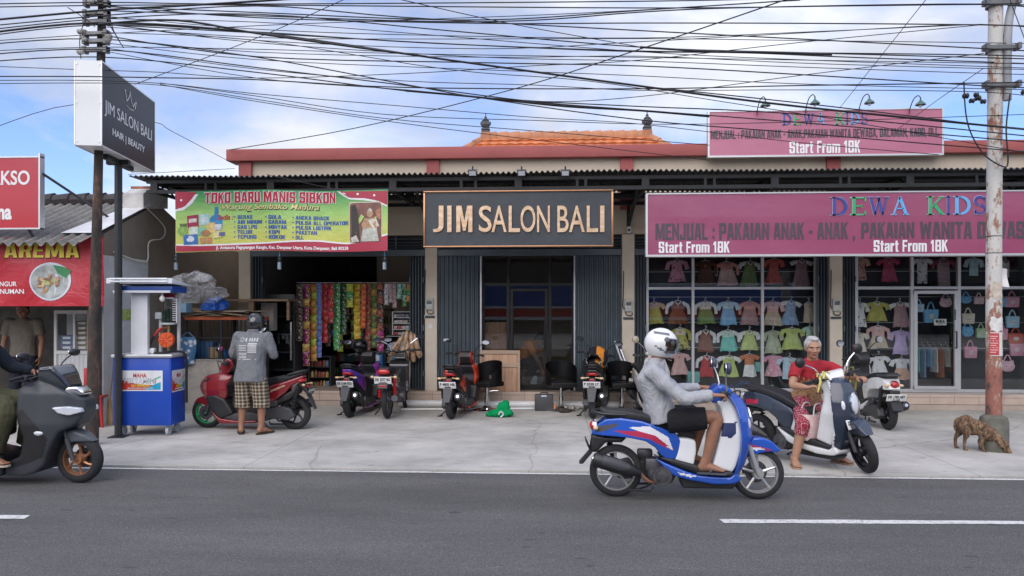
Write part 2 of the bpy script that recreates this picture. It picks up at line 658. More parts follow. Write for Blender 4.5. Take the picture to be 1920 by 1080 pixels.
# step and floor
mb = MB(); mb.box(XL, XR, 12.80, 17.2, .085, STEP_Z, .008); sp(mb, 'raised_floor', TILE)
mb = MB(); mb.box(XL, XR, 12.74, 13.0, -.05, .083); sp(mb, 'plinth', M('plinth_tile', (.47, .38, .31), .5, var=.1, scale=4, dirt=.4))
# pillars
for x in PX:
 mb = MB(); mb.box(x - .105, x + .105, FY, FY + .35, STEP_Z, 2.98, .006); sp(mb, 'pillar', PILL)
# walls between bays, back wall, ceiling
for x in PX:
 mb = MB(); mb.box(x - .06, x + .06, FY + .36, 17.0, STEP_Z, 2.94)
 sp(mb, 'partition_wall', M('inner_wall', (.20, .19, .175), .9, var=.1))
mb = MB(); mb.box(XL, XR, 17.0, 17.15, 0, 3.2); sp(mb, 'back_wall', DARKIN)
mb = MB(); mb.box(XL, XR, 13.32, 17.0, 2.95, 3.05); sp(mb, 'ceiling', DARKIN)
# front wall above the openings
ZT = 4.30
mb = MB(); mb.box(XL, XR, FY + .03, FY + .25, 2.985, ZT); sp(mb, 'front_wall', BEIGE)
mb = MB(); mb.box(XL, XL + .12, FY + .26, 17.2, 0, ZT); sp(mb, 'side_wall', BEIGE)
mb = MB(); mb.box(XL - .16, XR, FY - .12, FY + .3, ZT, ZT + .205, .01); sp(mb, 'parapet', TERRA, smooth=True)
for px in (461, 812, 1175, 1562, 1945):
 x = AX(px, FY)
 mb = MB(); mb.box(x - .11, x + .11, FY - .04, FY + .026, 3.4, ZT - .003); sp(mb, 'pilaster', TERRA)
mb = MB(); mb.box(XL + .1, XR, FY + .4, 17.1, ZT - .1, ZT); sp(mb, 'roof_slab', M('roof_slab', (.3, .29, .27), .9))
# vents above the shutter rails, shutter rails
for i in range(5):
 a, b = PX[i] + .106, PX[i + 1] - .106
 mb = MB()
 mb.box(a, b, FY + .10, FY + .14, HEAD + .07, 2.98)
 sp(mb, 'vent_backing', BLACKM)
 mb = MB()
 z = HEAD + .09
 while z < 2.95:
  mb.obox(((a + b) / 2, FY + .07, z), (1, 0, 0), (b - a) / 2 - .01, (0, .8, .6), .022, .004)
  z += .055
 for k in range(7):
  x = a + (b - a) * k / 6
  mb.box(max(a, x - .012), min(b, x + .012), FY + .035, FY + .046, HEAD + .07, 2.975)
 sp(mb, 'vent', STEEL)
 mb = MB(); mb.box(a, b, FY + .02, FY + .16, HEAD - .05, HEAD + .062, .006); sp(mb, 'shutter_rail', STEEL)
# folding shutters
def shutter(pa, pb, pitch, depth, Y=12.99):
 x0, x1 = AX(pa, Y), AX(pb, Y)
 n = max(3, round((x1 - x0) / pitch))
 prof = []
 for k in range(n):
  a = x0 + (x1 - x0) * k / n
  w = (x1 - x0) / n
  prof += [(a, 0), (a + w * .16, -depth), (a + w * .30, -depth), (a + w * .40, 0), (a + w * .62, depth * .55), (a + w * .86, depth * .55)]
 prof.append((x1, 0))
 mb = MB()
 rings = [[(x, Y + d, z) for z in (STEP_Z + .02, HEAD - .052)] for x, d in prof]
 mb.rings(rings, cap=False, closed=False)
 for z in (.55, 1.35, 2.2):           # hinge pins at the outer stile
  for x in (x0 + .01, x1 - .01):
   mb.box(x - .012, x + .012, Y - depth - .018, Y - depth + .004, z - .05, z + .05, .004)
 sp(mb, 'folding_shutter', STEEL)
shutter(470, 496, .055, .06)
shutter(769, 796, .05, .065)
shutter(822, 902, .075, .028)
shutter(1078, 1167, .08, .028)
shutter(1188, 1211, .05, .06)
shutter(1531, 1559, .055, .06)
shutter(1579, 1602, .05, .06)
# steel channel edges of the salon shutters
for px in (902, 1077):
 x = AX(px, 12.97)
 mb = MB(); mb.box(x - .012, x + .012, 12.93, 13.03, STEP_Z + .015, HEAD - .053); sp(mb, 'shutter_edge_channel', ALU)

def glazing(px0, px1, mull, tran_py, Y, mat, frame_w, names, door=None, gl=GLASS, bottom_py=735):
 """a framed shop front: outer frame, mullions, transom, one pane per opening"""
 x0, x1 = AX(px0, Y), AX(px1, Y)
 zt = AZ(tran_py, Y)
 z0, z1 = STEP_Z + .005, HEAD - .055
 h = frame_w / 2
 f = MB()
 f.box(x0, x1, Y - .03, Y + .03, z0, z0 + frame_w * 1.1, .003)
 f.box(x0, x1, Y - .03, Y + .03, z1 - frame_w * .6, z1, .003)
 f.box(x0, x1, Y - .028, Y + .028, zt - h, zt + h, .003)
 xm = [AX(p, Y) for p in mull]
 for x in [x0 + h] + xm + [x1 - h]:
  f.box(x - h, x + h, Y - .034, Y + .034, z0 + .001, z1 - .001, .003)
 sp(f, 'shop_window_frame', mat)
 xs = [x0 + h] + xm + [x1 - h]
 for a, b in zip(xs, xs[1:]):
  for c, d in ((z0, zt), (zt, z1)):
   p = MB(); p.box(a + h - .004, b - h + .004, Y - .003, Y + .003, c + .01, d - .01); sp(p, 'window_pane', gl)
glazing(903, 1078, (953, 1031), 533, 13.12, BRONZE, .055, 'salon', gl=GLASSD)
glazing(1211, 1531, (1299, 1429), 541, 13.12, ALU, .045, 'kids')
glazing(1602, 1990, (1709, 1797, 1930), 541, 13.12, ALU, .05, 'kids2')
# door leaf frames
def leaf(pa, pb, top_py, Y, w, mat, hand_px, hz0, hz1):
 xa, xb, zt = AX(pa, Y), AX(pb, Y), AZ(top_py, Y)
 z0 = STEP_Z + .06
 mb = MB()
 mb.box(xa, xb, Y - .025, Y + .02, z0, z0 + w, .003); mb.box(xa, xb, Y - .025, Y + .02, zt - w, zt, .003)
 mb.box(xa, xa + w, Y - .027, Y + .02, z0 + .002, zt - .002, .003); mb.box(xb - w, xb, Y - .027, Y + .02, z0 + .002, zt - .002, .003)
 d = mb.B('door_frame', mat, shop, smooth=0, world=1)
 hb = MB()
 x = AX(hand_px, Y)
 hb.tube([(x, Y - .02, hz0), (x, Y - .07, hz0), (x, Y - .07, hz1), (x, Y - .02, hz1)], .012, 8)
 hb.transform(MTr(-shop.location))
 h = hb.B('door_handle', BLACKM, d)
leaf(1713, 1795, 546, 13.08, .055, ALU, 1790, 1.02, 1.30)
leaf(957, 1027, 541, 13.08, .05, BRONZE, 1021, .95, 1.45)
mb = MB()
x = AX(1791, 13.05)
for k in range(6): mb.box(x - .012, x + .012, 13.045, 13.055, 1.50 + k * .03, 1.522 + k * .03)
sp(mb, 'door_lock_plate', BLACKM)
# display back panel of the clothes shop (dark lattice the garments hang on)
for xa, xb, y in ((PX[2] + .12, PX[3] - .12, 13.62), (PX[3] + .12, AX(1705, 13.64), 13.62), (AX(1800, 13.64), PX[4] - .12, 13.62), (AX(1705, 13.9), AX(1800, 13.9), 14.9)):
 mb = MB(); mb.box(xa, xb, y, y + .04, STEP_Z + .005, 2.6); sp(mb, 'display_backboard', M('charcoal_backboard', (.022, .023, .028), .7, var=.3, scale=3))
for i in (2, 3):
 for z in (1.0, 1.45, 1.9, 2.35):
  mb = MB(); mb.tube([(PX[i] + .14, 13.40, z), (PX[i + 1] - .14, 13.40, z)], .006, 6); sp(mb, 'hanging_rail', ALU)
# salon: plywood boards behind the left pane, low plywood counter in front of it
def plywood():
 m, N, L, P = nodes_of('plywood')
 a = noise_node(N, L, 2.2, 5, vscale=(6, 6, .5))
 a.inputs['Distortion'].default_value = 1.4
 r = ramp(N, L, a.outputs['Fac'], [(.3, (.42, .22, .13)), (.52, (.58, .35, .22)), (.72, (.66, .44, .29))])
 L.new(r.outputs[0], P.inputs['Base Color'])
 P.inputs['Roughness'].default_value = .65
 return m
PLY = plywood()
mb = MB(); mb.box(AX(906, 13.2), AX(951, 13.2), 13.25, 13.27, STEP_Z, AZ(604, 13.25)); mb.box(AX(906, 13.2), AX(951, 13.2), 13.22, 13.249, AZ(660, 13.2), AZ(655, 13.2)); sp(mb, 'plywood_partition', PLY)

# -- awning
def awn_mat():
 m, N, L, P = nodes_of('weathered_black_sheet')
 a = noise_node(N, L, 3, 8, rough=.7)
 r = ramp(N, L, a.outputs['Fac'], [(.3, (.035, .036, .038)), (.7, (.09, .09, .09))])
 L.new(r.outputs[0], P.inputs['Base Color'])
 P.inputs['Roughness'].default_value = .6
 return m
awn = thing('corrugated_awning', 'long black corrugated awning on a black truss above the shop fronts', 'awning', (1.0, 11.2, 3.5))
AF = 11.2
ax0, ax1 = AX(250, AF), 11.5
zt = AZ(326, AF)
mb = MB()
nw = int((ax1 - ax0) / .0835)
def wave(u, v):
 x = ax0 + (ax1 - ax0) * u
 y = 11.08 + (FY - 11.09) * v
 return (x, y, zt + .018 * math.sin(2 * PI * (x - ax0) / .0835) - .03 * v + .006 * math.sin(x * 1.7) + .012 * math.sin(x * .6 + 1))
mb.grid(wave, nw * 6, 6)
bm = mb.bm
r = bmesh.ops.extrude_face_region(bm, geom=bm.faces[:])
for e in r['geom']:
 if isinstance(e, bmesh.types.BMVert): e.co.z -= .004
mb.B('corrugated_sheet', awn_mat(), awn, smooth=True, world=1, ang=60)
ztc, zbc = zt - .045, AZ(354, AF)
wide = [AX(p, AF) for p in (290, 508, 737, 972, 1210, 1452, 1705, 1950)]
mb = MB()
for y in (AF, 12.1, 12.85):
 mb.box(ax0 + .22, ax1, y - .025, y + .025, ztc - .05, ztc)
 mb.box(ax0 + .22, ax1, y - .025, y + .025, zbc - .028, zbc + .028)
for x in wide:
 mb.box(x - .055, x + .055, AF - .03, AF + .03, zbc - .02, ztc - .001)
 mb.box(x - .03, x + .03, AF + .03, FY + .02, ztc - .044, ztc - .004)
 mb.box(x - .03, x + .03, AF + .03, FY + .02, zbc - .02, zbc + .022)
 for k in range(3):
  ya = AF + .05 + k * .56
  mb.tube([(x, ya, zbc), (x, ya + .28, ztc - .03), (x, ya + .56, zbc)], .016, 6)
for p in (387, 405, 617, 632, 865, 892, 1082, 1098, 1322, 1339, 1575, 1591, 1830, 1848):
 x = AX(p, AF); mb.box(x - .02, x + .02, AF - .024, AF + .024, zbc + .02, ztc - .03)
for y in (11.6, 12.4): mb.box(ax0 + .22, ax1, y - .02, y + .02, ztc - .03, ztc + .004)
mb.B('truss', BLACKM, awn, smooth=0, world=1)
for i, x in enumerate(PX[:5]):
 mb = MB()
 mb.tube([(x, FY - .03, AZ(425, FY)), (x, 11.5, zbc)], .03, 6)
 mb.tube([(x, FY - .03, AZ(425, FY) - .05), (x, FY - .03, zbc)], .03, 6)
 mb.tube([(x, FY - .06, zbc - .22), (x, 12.2, zbc - .22)], .02, 6)
 mb.B('bracket', BLACKM, awn, smooth=0, world=1)

# -- tiled roof pavilion behind
def rooftile():
 m, N, L, P = nodes_of('clay_tiles')
 a = noise_node(N, L, 5.5, 3)
 b = noise_node(N, L, 1.2, 6)
 r = ramp(N, L, a.outputs['Fac'], [(.3, (.42, .125, .045)), (.55, (.60, .20, .075)), (.75, (.66, .27, .12))])
 s = ramp(N, L, b.outputs['Fac'], [(.45, 1.0), (.75, .72)])
 col = mixc(N, L, 1.0, r.outputs[0], s.outputs[0], 'MULTIPLY')
 L.new(col, P.inputs['Base Color'])
 P.inputs['Roughness'].default_value = .75
 return m
RT = rooftile()
RY = 17.6
rl, rr_, rz = AX(909, RY), AX(1215, RY), AZ(258, RY)
pav = thing('tiled_roof_pavilion', 'low building with orange clay-tiled hip roof rising behind the parapet', 'building', ((rl + rr_) / 2, RY + 1.5, 0))
ez, ed = rz - 2.2, 2.6                  # eaves drop and run
slope = (rz - ez) / ed
mb = MB()
rows = 18
def course(pt_ridge_a, pt_ridge_b, pt_eave_a, pt_eave_b):
 ra, rb, ea, eb = map(Vector, (pt_ridge_a, pt_ridge_b, pt_eave_a, pt_eave_b))
 nrm = (rb - ra if (rb - ra).length > .01 else eb - ea).cross(ea - ra).normalized()
 if nrm.z < 0: nrm = -nrm
 for k in range(rows):
  t0, t1 = k / rows, (k + 1) / rows
  a0, b0, a1, b1 = ra.lerp(ea, t0), rb.lerp(eb, t0), ra.lerp(ea, t1), rb.lerp(eb, t1)
  n = max(2, int((b1 - a1).length / .05))
  top, bot, low = [], [], []
  for i in range(n + 1):
   u = i / n
   w = .012 * math.sin(2 * PI * (u * (b1 - a1).length) / .24 + (k % 2) * PI)
   top.append(mb.v(a0.lerp(b0, u) + nrm * (w * .5)))
   bot.append(mb.v(a1.lerp(b1, u) + nrm * (.045 + w)))
   low.append(mb.v(a1.lerp(b1, u) - nrm * .01))
  for i in range(n):
   mb.face([top[i], top[i + 1], bot[i + 1], bot[i]])
   mb.face([bot[i], bot[i + 1], low[i + 1], low[i]])
A, B = (rl, RY, rz), (rr_, RY, rz)
fl, fr_, bl_, br_ = (rl - ed, RY - ed, ez), (rr_ + ed, RY - ed, ez), (rl - ed, RY + ed, ez), (rr_ + ed, RY + ed, ez)
course(A, B, fl, fr_); course(A, A, bl_, fl); course(B, B, fr_, br_); course(B, A, br_, bl_)
mb.B('roof', RT, pav, smooth=0, world=1)
mb = MB()
n = 14
for k in range(n):
 xa, xb = rl + (rr_ - rl) * k / n, rl + (rr_ - rl) * (k + 1.04) / n
 mb.tube([(xa, RY, rz - .02), (xb, RY, rz)], [(.085, .14), (.10, .155)], 10)
for s, c in ((A, fl), (B, fr_)):
 s, c = Vector(s), Vector(c)
 for k in range(9):
  mb.tube([s.lerp(c, k / 12), s.lerp(c, (k + 1.05) / 12)], [.075, .095], 8)
mb.B('ridge_tile', M('ridge_clay', (.46, .20, .10), .8, var=.2, scale=3, dirt=.3), pav, world=1)
mb = MB(); mb.box(rl - ed + .5, rr_ + ed - .5, RY - ed + .5, RY + ed - .5, 0, ez - .02); mb.B('wall', BEIGE, pav, smooth=0, world=1)
STONE = M('finial_stone', (.085, .09, .10), .85, var=.3, scale=18, bmp=.5, bscale=50)
for x, z0 in ((rl + .02, rz), (rr_ - .02, rz)):
 SC = MTr((x, RY, z0)) @ Matrix.Scale(.78, 4) @ MTr((-x, -RY, -z0))
 mb = MB()
 mb.prism([(x - .17, z0 - .2), (x + .17, z0 - .2), (x + .13, z0 + .16), (x - .13, z0 + .16)], RY - .13, RY + .13)
 mb.transform(SC)
 b = mb.B('finial_base', M('ridge_clay', ()), pav, world=1, smooth=0)
 mb = MB()
 for w, za, zb in ((.125, .161, .20), (.105, .20, .235), (.13, .235, .27), (.095, .27, .33)):
  mb.box(x - w, x + w, RY - w, RY + w, z0 + za, z0 + zb, .012)
 mb.lathe([(.06, .33), (.12, .35), (.15, .40), (.13, .46), (.09, .50), (.115, .53), (.06, .57), (.035, .60), (.05, .62), (.02, .66), (.012, .72), (.002, .79)], (x, RY, z0), n=12)
 for k in range(8):
  a = k * PI / 4
  mb.ell((x + .14 * math.cos(a), RY + .14 * math.sin(a), z0 + .44), .025, .025, .07, 6, 5)
 mb.transform(SC)
 mb.B('finial', STONE, pav, world=1)

# -- warung house on the left
warung = thing('food_stall_house', 'small house with grey asbestos roof and taupe gable behind the red food banner', 'building', (-8, 11, 0))
def wp(mb, name, mat, smooth=0, **k):
 return mb.B(name, mat, warung, smooth=smooth, world=1, **k)
WX = -6.45
WF = 10.22                               # front of the gable wall
e0 = Vector((WX, 10.22, 2.74)); rg = Vector((WX, 11.75, 3.42)); bk = Vector((WX, 13.1, 2.9))
def sidewall_mat():
 m, N, L, P = nodes_of('taupe_and_white_wall')
 tc = N.new('ShaderNodeTexCoord'); sx = N.new('ShaderNodeSeparateXYZ')
 L.new(tc.outputs['Object'], sx.inputs[0])
 n = noise_node(N, L, 2.5, 7, rough=.7)
 def lt(sock, val):
  q = N.new('ShaderNodeMath'); q.operation = 'LESS_THAN'
  L.new(sock, q.inputs[0]); q.inputs[1].default_value = val
  return q.outputs[0]
 q = N.new('ShaderNodeMath'); q.operation = 'MULTIPLY'
 L.new(lt(sx.outputs[2], 2.46), q.inputs[0]); L.new(lt(sx.outputs[1], .47), q.inputs[1])
 taupe = ramp(N, L, n.outputs['Fac'], [(.3, (.19, .155, .12)), (.7, (.24, .20, .155))])
 white = ramp(N, L, n.outputs['Fac'], [(.3, (.46, .46, .44)), (.65, (.62, .62, .60))])
 L.new(mixc(N, L, q.outputs[0], taupe.outputs[0], white.outputs[0]), P.inputs['Base Color'])
 P.inputs['Roughness'].default_value = .9
 b = noise_node(N, L, 30, 4)
 bump(N, L, P, b.outputs['Fac'], .2)
 return m
mb = MB()
mb.prism([(10.3, 0), (14.9, 0), (14.9, 2.85), (13.1, 2.9), (11.75, 3.40), (10.3, 2.76)], WX - .15, WX, plane='YZ')
wp(mb, 'gable_wall', sidewall_mat())
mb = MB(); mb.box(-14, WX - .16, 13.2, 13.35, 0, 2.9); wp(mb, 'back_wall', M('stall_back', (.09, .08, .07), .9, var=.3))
mb = MB(); mb.box(WX - .15, PX[0], 14.9, 15.0, 0, 3.2); wp(mb, 'alley_wall', M('alley_wall_paint', (.17, .13, .095), .9, var=.15, dirt=.4))
def asb():
 m, N, L, P = nodes_of('asbestos_sheet')
 a = noise_node(N, L, 2.0, 9, rough=.75, vscale=(1, .5, 1)); b = noise_node(N, L, 26, 5, rough=.8)
 r = ramp(N, L, a.outputs['Fac'], [(.3, (.15, .145, .13)), (.7, (.33, .32, .29))])
 s = ramp(N, L, b.outputs['Fac'], [(.35, .6), (.7, 1.15)])
 L.new(mixc(N, L, 1, r.outputs[0], s.outputs[0], 'MULTIPLY'), P.inputs['Base Color'])
 P.inputs['Roughness'].default_value = .95
 return m
ASB = asb()
mb = MB()
def roofsheet(u, v):
 x = -14 + (WX - .0 + 14) * u
 y = 9.78 + (11.75 - 9.78) * v
 z = 2.56 + (3.42 - 2.56) * v
 return (x, y, z + .03 * math.sin(2 * PI * x / .155) + (.02 if v < .48 else 0))
mb.grid(roofsheet, int(7.6 / .155 * 8), 12)
r = bmesh.ops.extrude_face_region(mb.bm, geom=mb.bm.faces[:])
for e in r['geom']:
 if isinstance(e, bmesh.types.BMVert): e.co.z -= .008
wp(mb, 'roof', ASB, smooth=True, ang=60)
mb = MB(); mb.face([mb.v(p) for p in ((-14, 11.75, 3.42), (WX, 11.75, 3.42), (WX, 13.3, 2.86), (-14, 13.3, 2.86))]); wp(mb, 'rear_roof', ASB)
mb = MB()
for k in range(26):
 x = -14 + k * .29
 if x > WX - .3: break
 mb.tube([(x, 11.75, 3.46), (x + .31, 11.75, 3.48)], [(.11, .10), (.13, .115)], 8)
wp(mb, 'ridge_tile', M('dark_ridge', (.055, .05, .05), .9, var=.4, scale=6), smooth=True)
mb = MB(); mb.prism([(11.3, 3.26), (12.05, 3.36), (12.05, 3.60), (11.55, 3.62), (11.3, 3.50)], WX - .32, WX + .02, plane='YZ', bevel=.01)
cap = wp(mb, 'gable_cap', M('flaking_whitewash', (.60, .59, .56), .9, var=.12, scale=5, dirt=.7))
mb = MB(); mb.obox((WX - .12, 11.80, 3.635), (1, 0, 0), .2, (0, 1, 0), .27, .018); wp(mb, 'red_cap_tile', M('faded_red', (.36, .13, .08), .85, var=.35, scale=9, dirt=.5))
mb = MB(); mb.face([mb.v(p) for p in ((WX - .5, 10.1, 2.76), (WX + .03, 10.1, 2.76), (WX + .03, 11.6, 3.40), (WX - .25, 11.6, 3.40))]); wp(mb, 'flashing', M('white_flashing', (.66, .66, .66), .6, var=.08, dirt=.2))
mb = MB(); mb.box(WX - .15, WX - .02, 10.16, 10.29, 0, 2.70); mb.box(-14, WX, 10.16, 10.28, 2.52, 2.62); wp(mb, 'front_frame', M('old_timber', (.10, .08, .065), .9, var=.3))
mb = MB(); mb.tube(sln([(WX + .02, 11.35, 3.3), (WX + .03, 11.9, 3.05), (WX + .03, 11.85, 2.85), (WX + .03, 11.45, 2.75), (WX + .03, 11.4, 2.45), (WX + .03, 11.1, 2.43), (WX + .03, 10.5, 2.52)], 5), .012, 6); wp(mb, 'wall_cable', M('white_cable', (.6, .58, .52), .6), smooth=True)
mb = MB(); mb.box(WX + .001, WX + .006, 10.75, 11.02, 1.52, 1.68); wp(mb, 'notice', M('green_yellow_notice', (.40, .50, .14), .7, var=.5, scale=30))
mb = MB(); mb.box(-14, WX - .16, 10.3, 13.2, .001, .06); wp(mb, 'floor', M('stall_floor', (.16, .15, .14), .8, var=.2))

# -- shop across the road (behind the viewer, seen in the glass)
opp = thing('convenience_store', 'long store across the road with blue and red fascia mirrored in the glass', 'building', (0, -25, 0))
def op(mb, name, mat): return mb.B(name, mat, opp, smooth=0, world=1)
mb = MB(); mb.box(-40, 40, -30, -24.2, 0, .95); mb.box(-40, 40, -30, -24.2, 3.45, 7.4); mb.box(-40, 40, -29, -24.6, .951, 3.449); op(mb, 'wall', M('opp_wall', (.05, .05, .052), .8))
mb = MB(); mb.box(-14, 16, -24.1, -23.9, 1.90, 3.24); op(mb, 'blue_fascia', M('fascia_blue', (.03, .09, .36), .4))
mb = MB(); mb.box(-14, 16, -24.1, -23.88, 1.74, 1.89); mb.box(-14, 16, -24.1, -23.88, .96, 1.17); mb.box(-14, 16, -24.1, -23.88, 3.25, 3.44); op(mb, 'white_stripe', M('fascia_white', (.7, .7, .7), .4))
mb = MB(); mb.box(-14, 16, -24.1, -23.9, 1.18, 1.73); op(mb, 'red_stripe', M('fascia_red', (.50, .04, .03), .4))
# -- scooters: local x forward, y left, z up, rear wheel contact at the origin
RUBBER = M('tyre_rubber', (.022, .022, .023), .85, var=.25, scale=20, bmp=.3, bscale=90)
CHROME = M('chrome', (.75, .75, .76), .12, metal=1, var=.03)
GREYPL = M('grey_plastic', (.055, .056, .06), .55, var=.12)
BLACKP = M('black_plastic', (.018, .018, .019), .45, var=.15)
SEATM = M('black_vinyl', (.016, .016, .017), .5, var=.2, bmp=.2, bscale=120)
ENGM = M('engine_alloy', (.10, .10, .105), .45, metal=.6, var=.3, scale=12)
REDLENS = M('red_lens', (.42, .012, .015), .15, var=.1, coat=.6)
CLEARLENS = M('clear_lens', (.62, .64, .66), .08, var=.1, coat=1)
AMBER = M('amber_lens', (.65, .45, .25), .15, var=.1, coat=.5)
PLATEW = M('plate_white', (.74, .74, .72), .5, var=.03)
PLATEK = M('plate_black', (.015, .015, .015), .5)
RUST = M('rusty_pipe', (.26, .13, .08), .6, metal=.5, var=.4, scale=20)
MIRROR = M('mirror_glass', (.8, .82, .84), .03, metal=1, var=.02)
def paint(name, col, rough=.28):
 return M(name, col, rough, var=.07, scale=5, coat=.7, dirt=.22)

def panel(outline, hw, wtab=None, ztab=None, voxel=.012, it=5, pf=None):
 mb = MB()
 mb.prism(outline, -hw, hw)
 def post(p):
  k = (lerp_tab(wtab, p.x) if wtab else 1) * (lerp_tab(ztab, p.z) if ztab else 1)
  return (p.x, p.y * k, p.z)
 mb.vox(voxel, it, .5, post, pf)
 for _ in range(5): bmesh.ops.smooth_vert(mb.bm, verts=mb.bm.verts[:], factor=.5, use_axis_x=True, use_axis_y=True, use_axis_z=True)
 return mb

def wheel(root, x, z, r, tw, rim, spokes=5, steer=None, disc=True, curved=0.0, name='wheel', rimw=.05):
 """rim with spokes as the part, tyre and brake disc as its pieces"""
 ri = r - tw * .62
 mb = MB()
 mb.lathe([(ri - .022, -rimw * .6), (ri, -rimw * .62), (ri + .012, -rimw * .5), (ri + .002, 0), (ri + .012, rimw * .5), (ri, rimw * .62), (ri - .022, rimw * .6), (ri - .016, 0), (ri - .022, -rimw * .6)], (x, 0, z), 'Y', 36, cap=False)
 mb.lathe([(.045, -.05), (.052, -.03), (.052, .03), (.045, .05)], (x, 0, z), 'Y', 16)
 mb.lathe([(.014, -.085), (.014, .085)], (x, 0, z), 'Y', 8)
 for k in range(spokes):
  a = 2 * PI * k / spokes + .35
  pts = []
  for t in (0.0, .5, 1.0):
   rr = .04 + (ri - .05) * t
   aa = a + curved * t
   pts.append((x + rr * math.cos(aa), 0, z + rr * math.sin(aa)))
  mb.tube(pts, [(.018, .016), (.012, .013), (.014, .012)], 6)
 if steer is not None: mb.transform(steer)
 w = mb.B(name, rim, root)
 t = MB()
 prof = []
 for k in range(11):
  a = -PI * .62 + 2 * PI * .62 * k / 10
  prof.append((r - tw * .55 + tw * .55 * math.cos(a), tw * .5 * math.sin(a)))
 t.lathe(prof, (x, 0, z), 'Y', 44, cap=False)
 if steer is not None: t.transform(steer)
 t.B('tyre', RUBBER, w)
 if disc:
  d = MB()
  d.lathe([(.10, .062), (.10, .067), (.055, .067), (.055, .062)], (x, 0, z), 'Y', 24)
  d.box(x - .12, x - .06, .05, .085, z - .02, z + .05, .008)
  if steer is not None: d.transform(steer)
  d.B('brake_disc', ENGM, w)
 return w

def plate(root, c, w, h, tilt, text, sub, pm=PLATEW, tm=PLATEK, front=False, mtx=None, parent=None):
 """number plate facing backwards (or forwards), tilted"""
 Mx = MTr(Vector(c)) @ MRo(-PI / 2 if not front else PI / 2, 4, 'Z') @ MRo(tilt, 4, 'X')
 if mtx is not None: Mx = mtx @ Mx
 mb = MB(); mb.box(-w / 2, w / 2, -.004, .004, -h / 2, h / 2, .003); mb.transform(Mx)
 p = mb.B('number_plate', pm, root)
 mb = MB()
 put_text(mb, text, -w * .44, w * .44, -h * .06, h * .36, -.0045, .002, bold=.03)
 put_text(mb, sub, -w * .16, w * .18, -h * .38, -h * .18, -.0045, .002, bold=.03)
 mb.transform(Mx)
 mb.B('lettering', tm, p, smooth=0)
 return p

def mirrors(root, xb, zb, span, dx, dz, r, steer, round_=True, stem=BLACKP, shell=BLACKP, sides=(1, -1)):
 for s in sides:
  mb = MB()
  e = Vector((xb + dx, s * (span + .06), zb + dz))
  mb.tube(sln([(xb, s * span * .55, zb), (xb + dx * .5, s * (span * .7), zb + dz * .55), e], 4), .0075, 6)
  mb.transform(steer)
  st = mb.B('mirror', stem, root)
  mb = MB()
  if round_: mb.ell(e + Vector((.008, 0, .01)), .028, r, r, 16, 9)
  else: mb.ell(e + Vector((.008, s * .02, .01)), .028, r * 1.35, r * .72, 16, 9)
  mb.transform(steer); mb.B('mirror_shell', shell, st)
  mb = MB()
  g0 = e + Vector((-.017, 0 if round_ else s * .02, .01))
  ry, rz = (r * .86, r * .86) if round_ else (r * 1.15, r * .6)
  mb.rings([[g0 + Vector((d, math.cos(2 * PI * k / 20) * ry, math.sin(2 * PI * k / 20) * rz)) for k in range(20)] for d in (0, -.006)])
  mb.transform(steer); mb.B('mirror_glass', MIRROR, st)

def handlebar(root, x, z, span, steer, rise=.02, col=BLACKP, grip_only=False):
 mb = MB()
 mb.tube(sln([(x - .09, -span, z), (x - .04, -span * .55, z + rise * .6), (x, -.06, z), (x, .06, z), (x - .04, span * .55, z + rise * .6), (x - .09, span, z)], 4), .012, 8)
 for s in (-1, 1):
  mb.box(x - .085, x - .02, s * span * .6 - .03, s * span * .6 + .03, z - .025, z + .03, .008)
  mb.tube([(x - .02, s * span * .6, z + .01), (x - .0, s * span * .75, z), (x - .05, s * span * 1.02, z - .01)], .006, 6)
 for s in (-1, 1):
  mb.tube(sln([(x - .02, s * span * .62, z), (x + .10, s * .12, z + .03), (x + .10, s * .05, z - .12), (x + .12, s * .06, z - .34)], 4), .006, 6)
 mb.transform(steer)
 h = mb.B('handlebar', col, root)
 for s in (-1, 1):
  mb = MB(); mb.tube([(x - .05, s * span * .7, z + rise * .5), (x - .095, s * span * 1.03, z)], [.017, .018], 10); mb.transform(steer)
  mb.B('grip', RUBBER, h)
 return h

def steer_m(x, z, ang, rake=R(26)):
 ax = Vector((-math.sin(rake), 0, math.cos(rake)))
 return MTr((x, 0, z)) @ MRo(ang, 4, ax) @ MTr((-x, 0, -z))

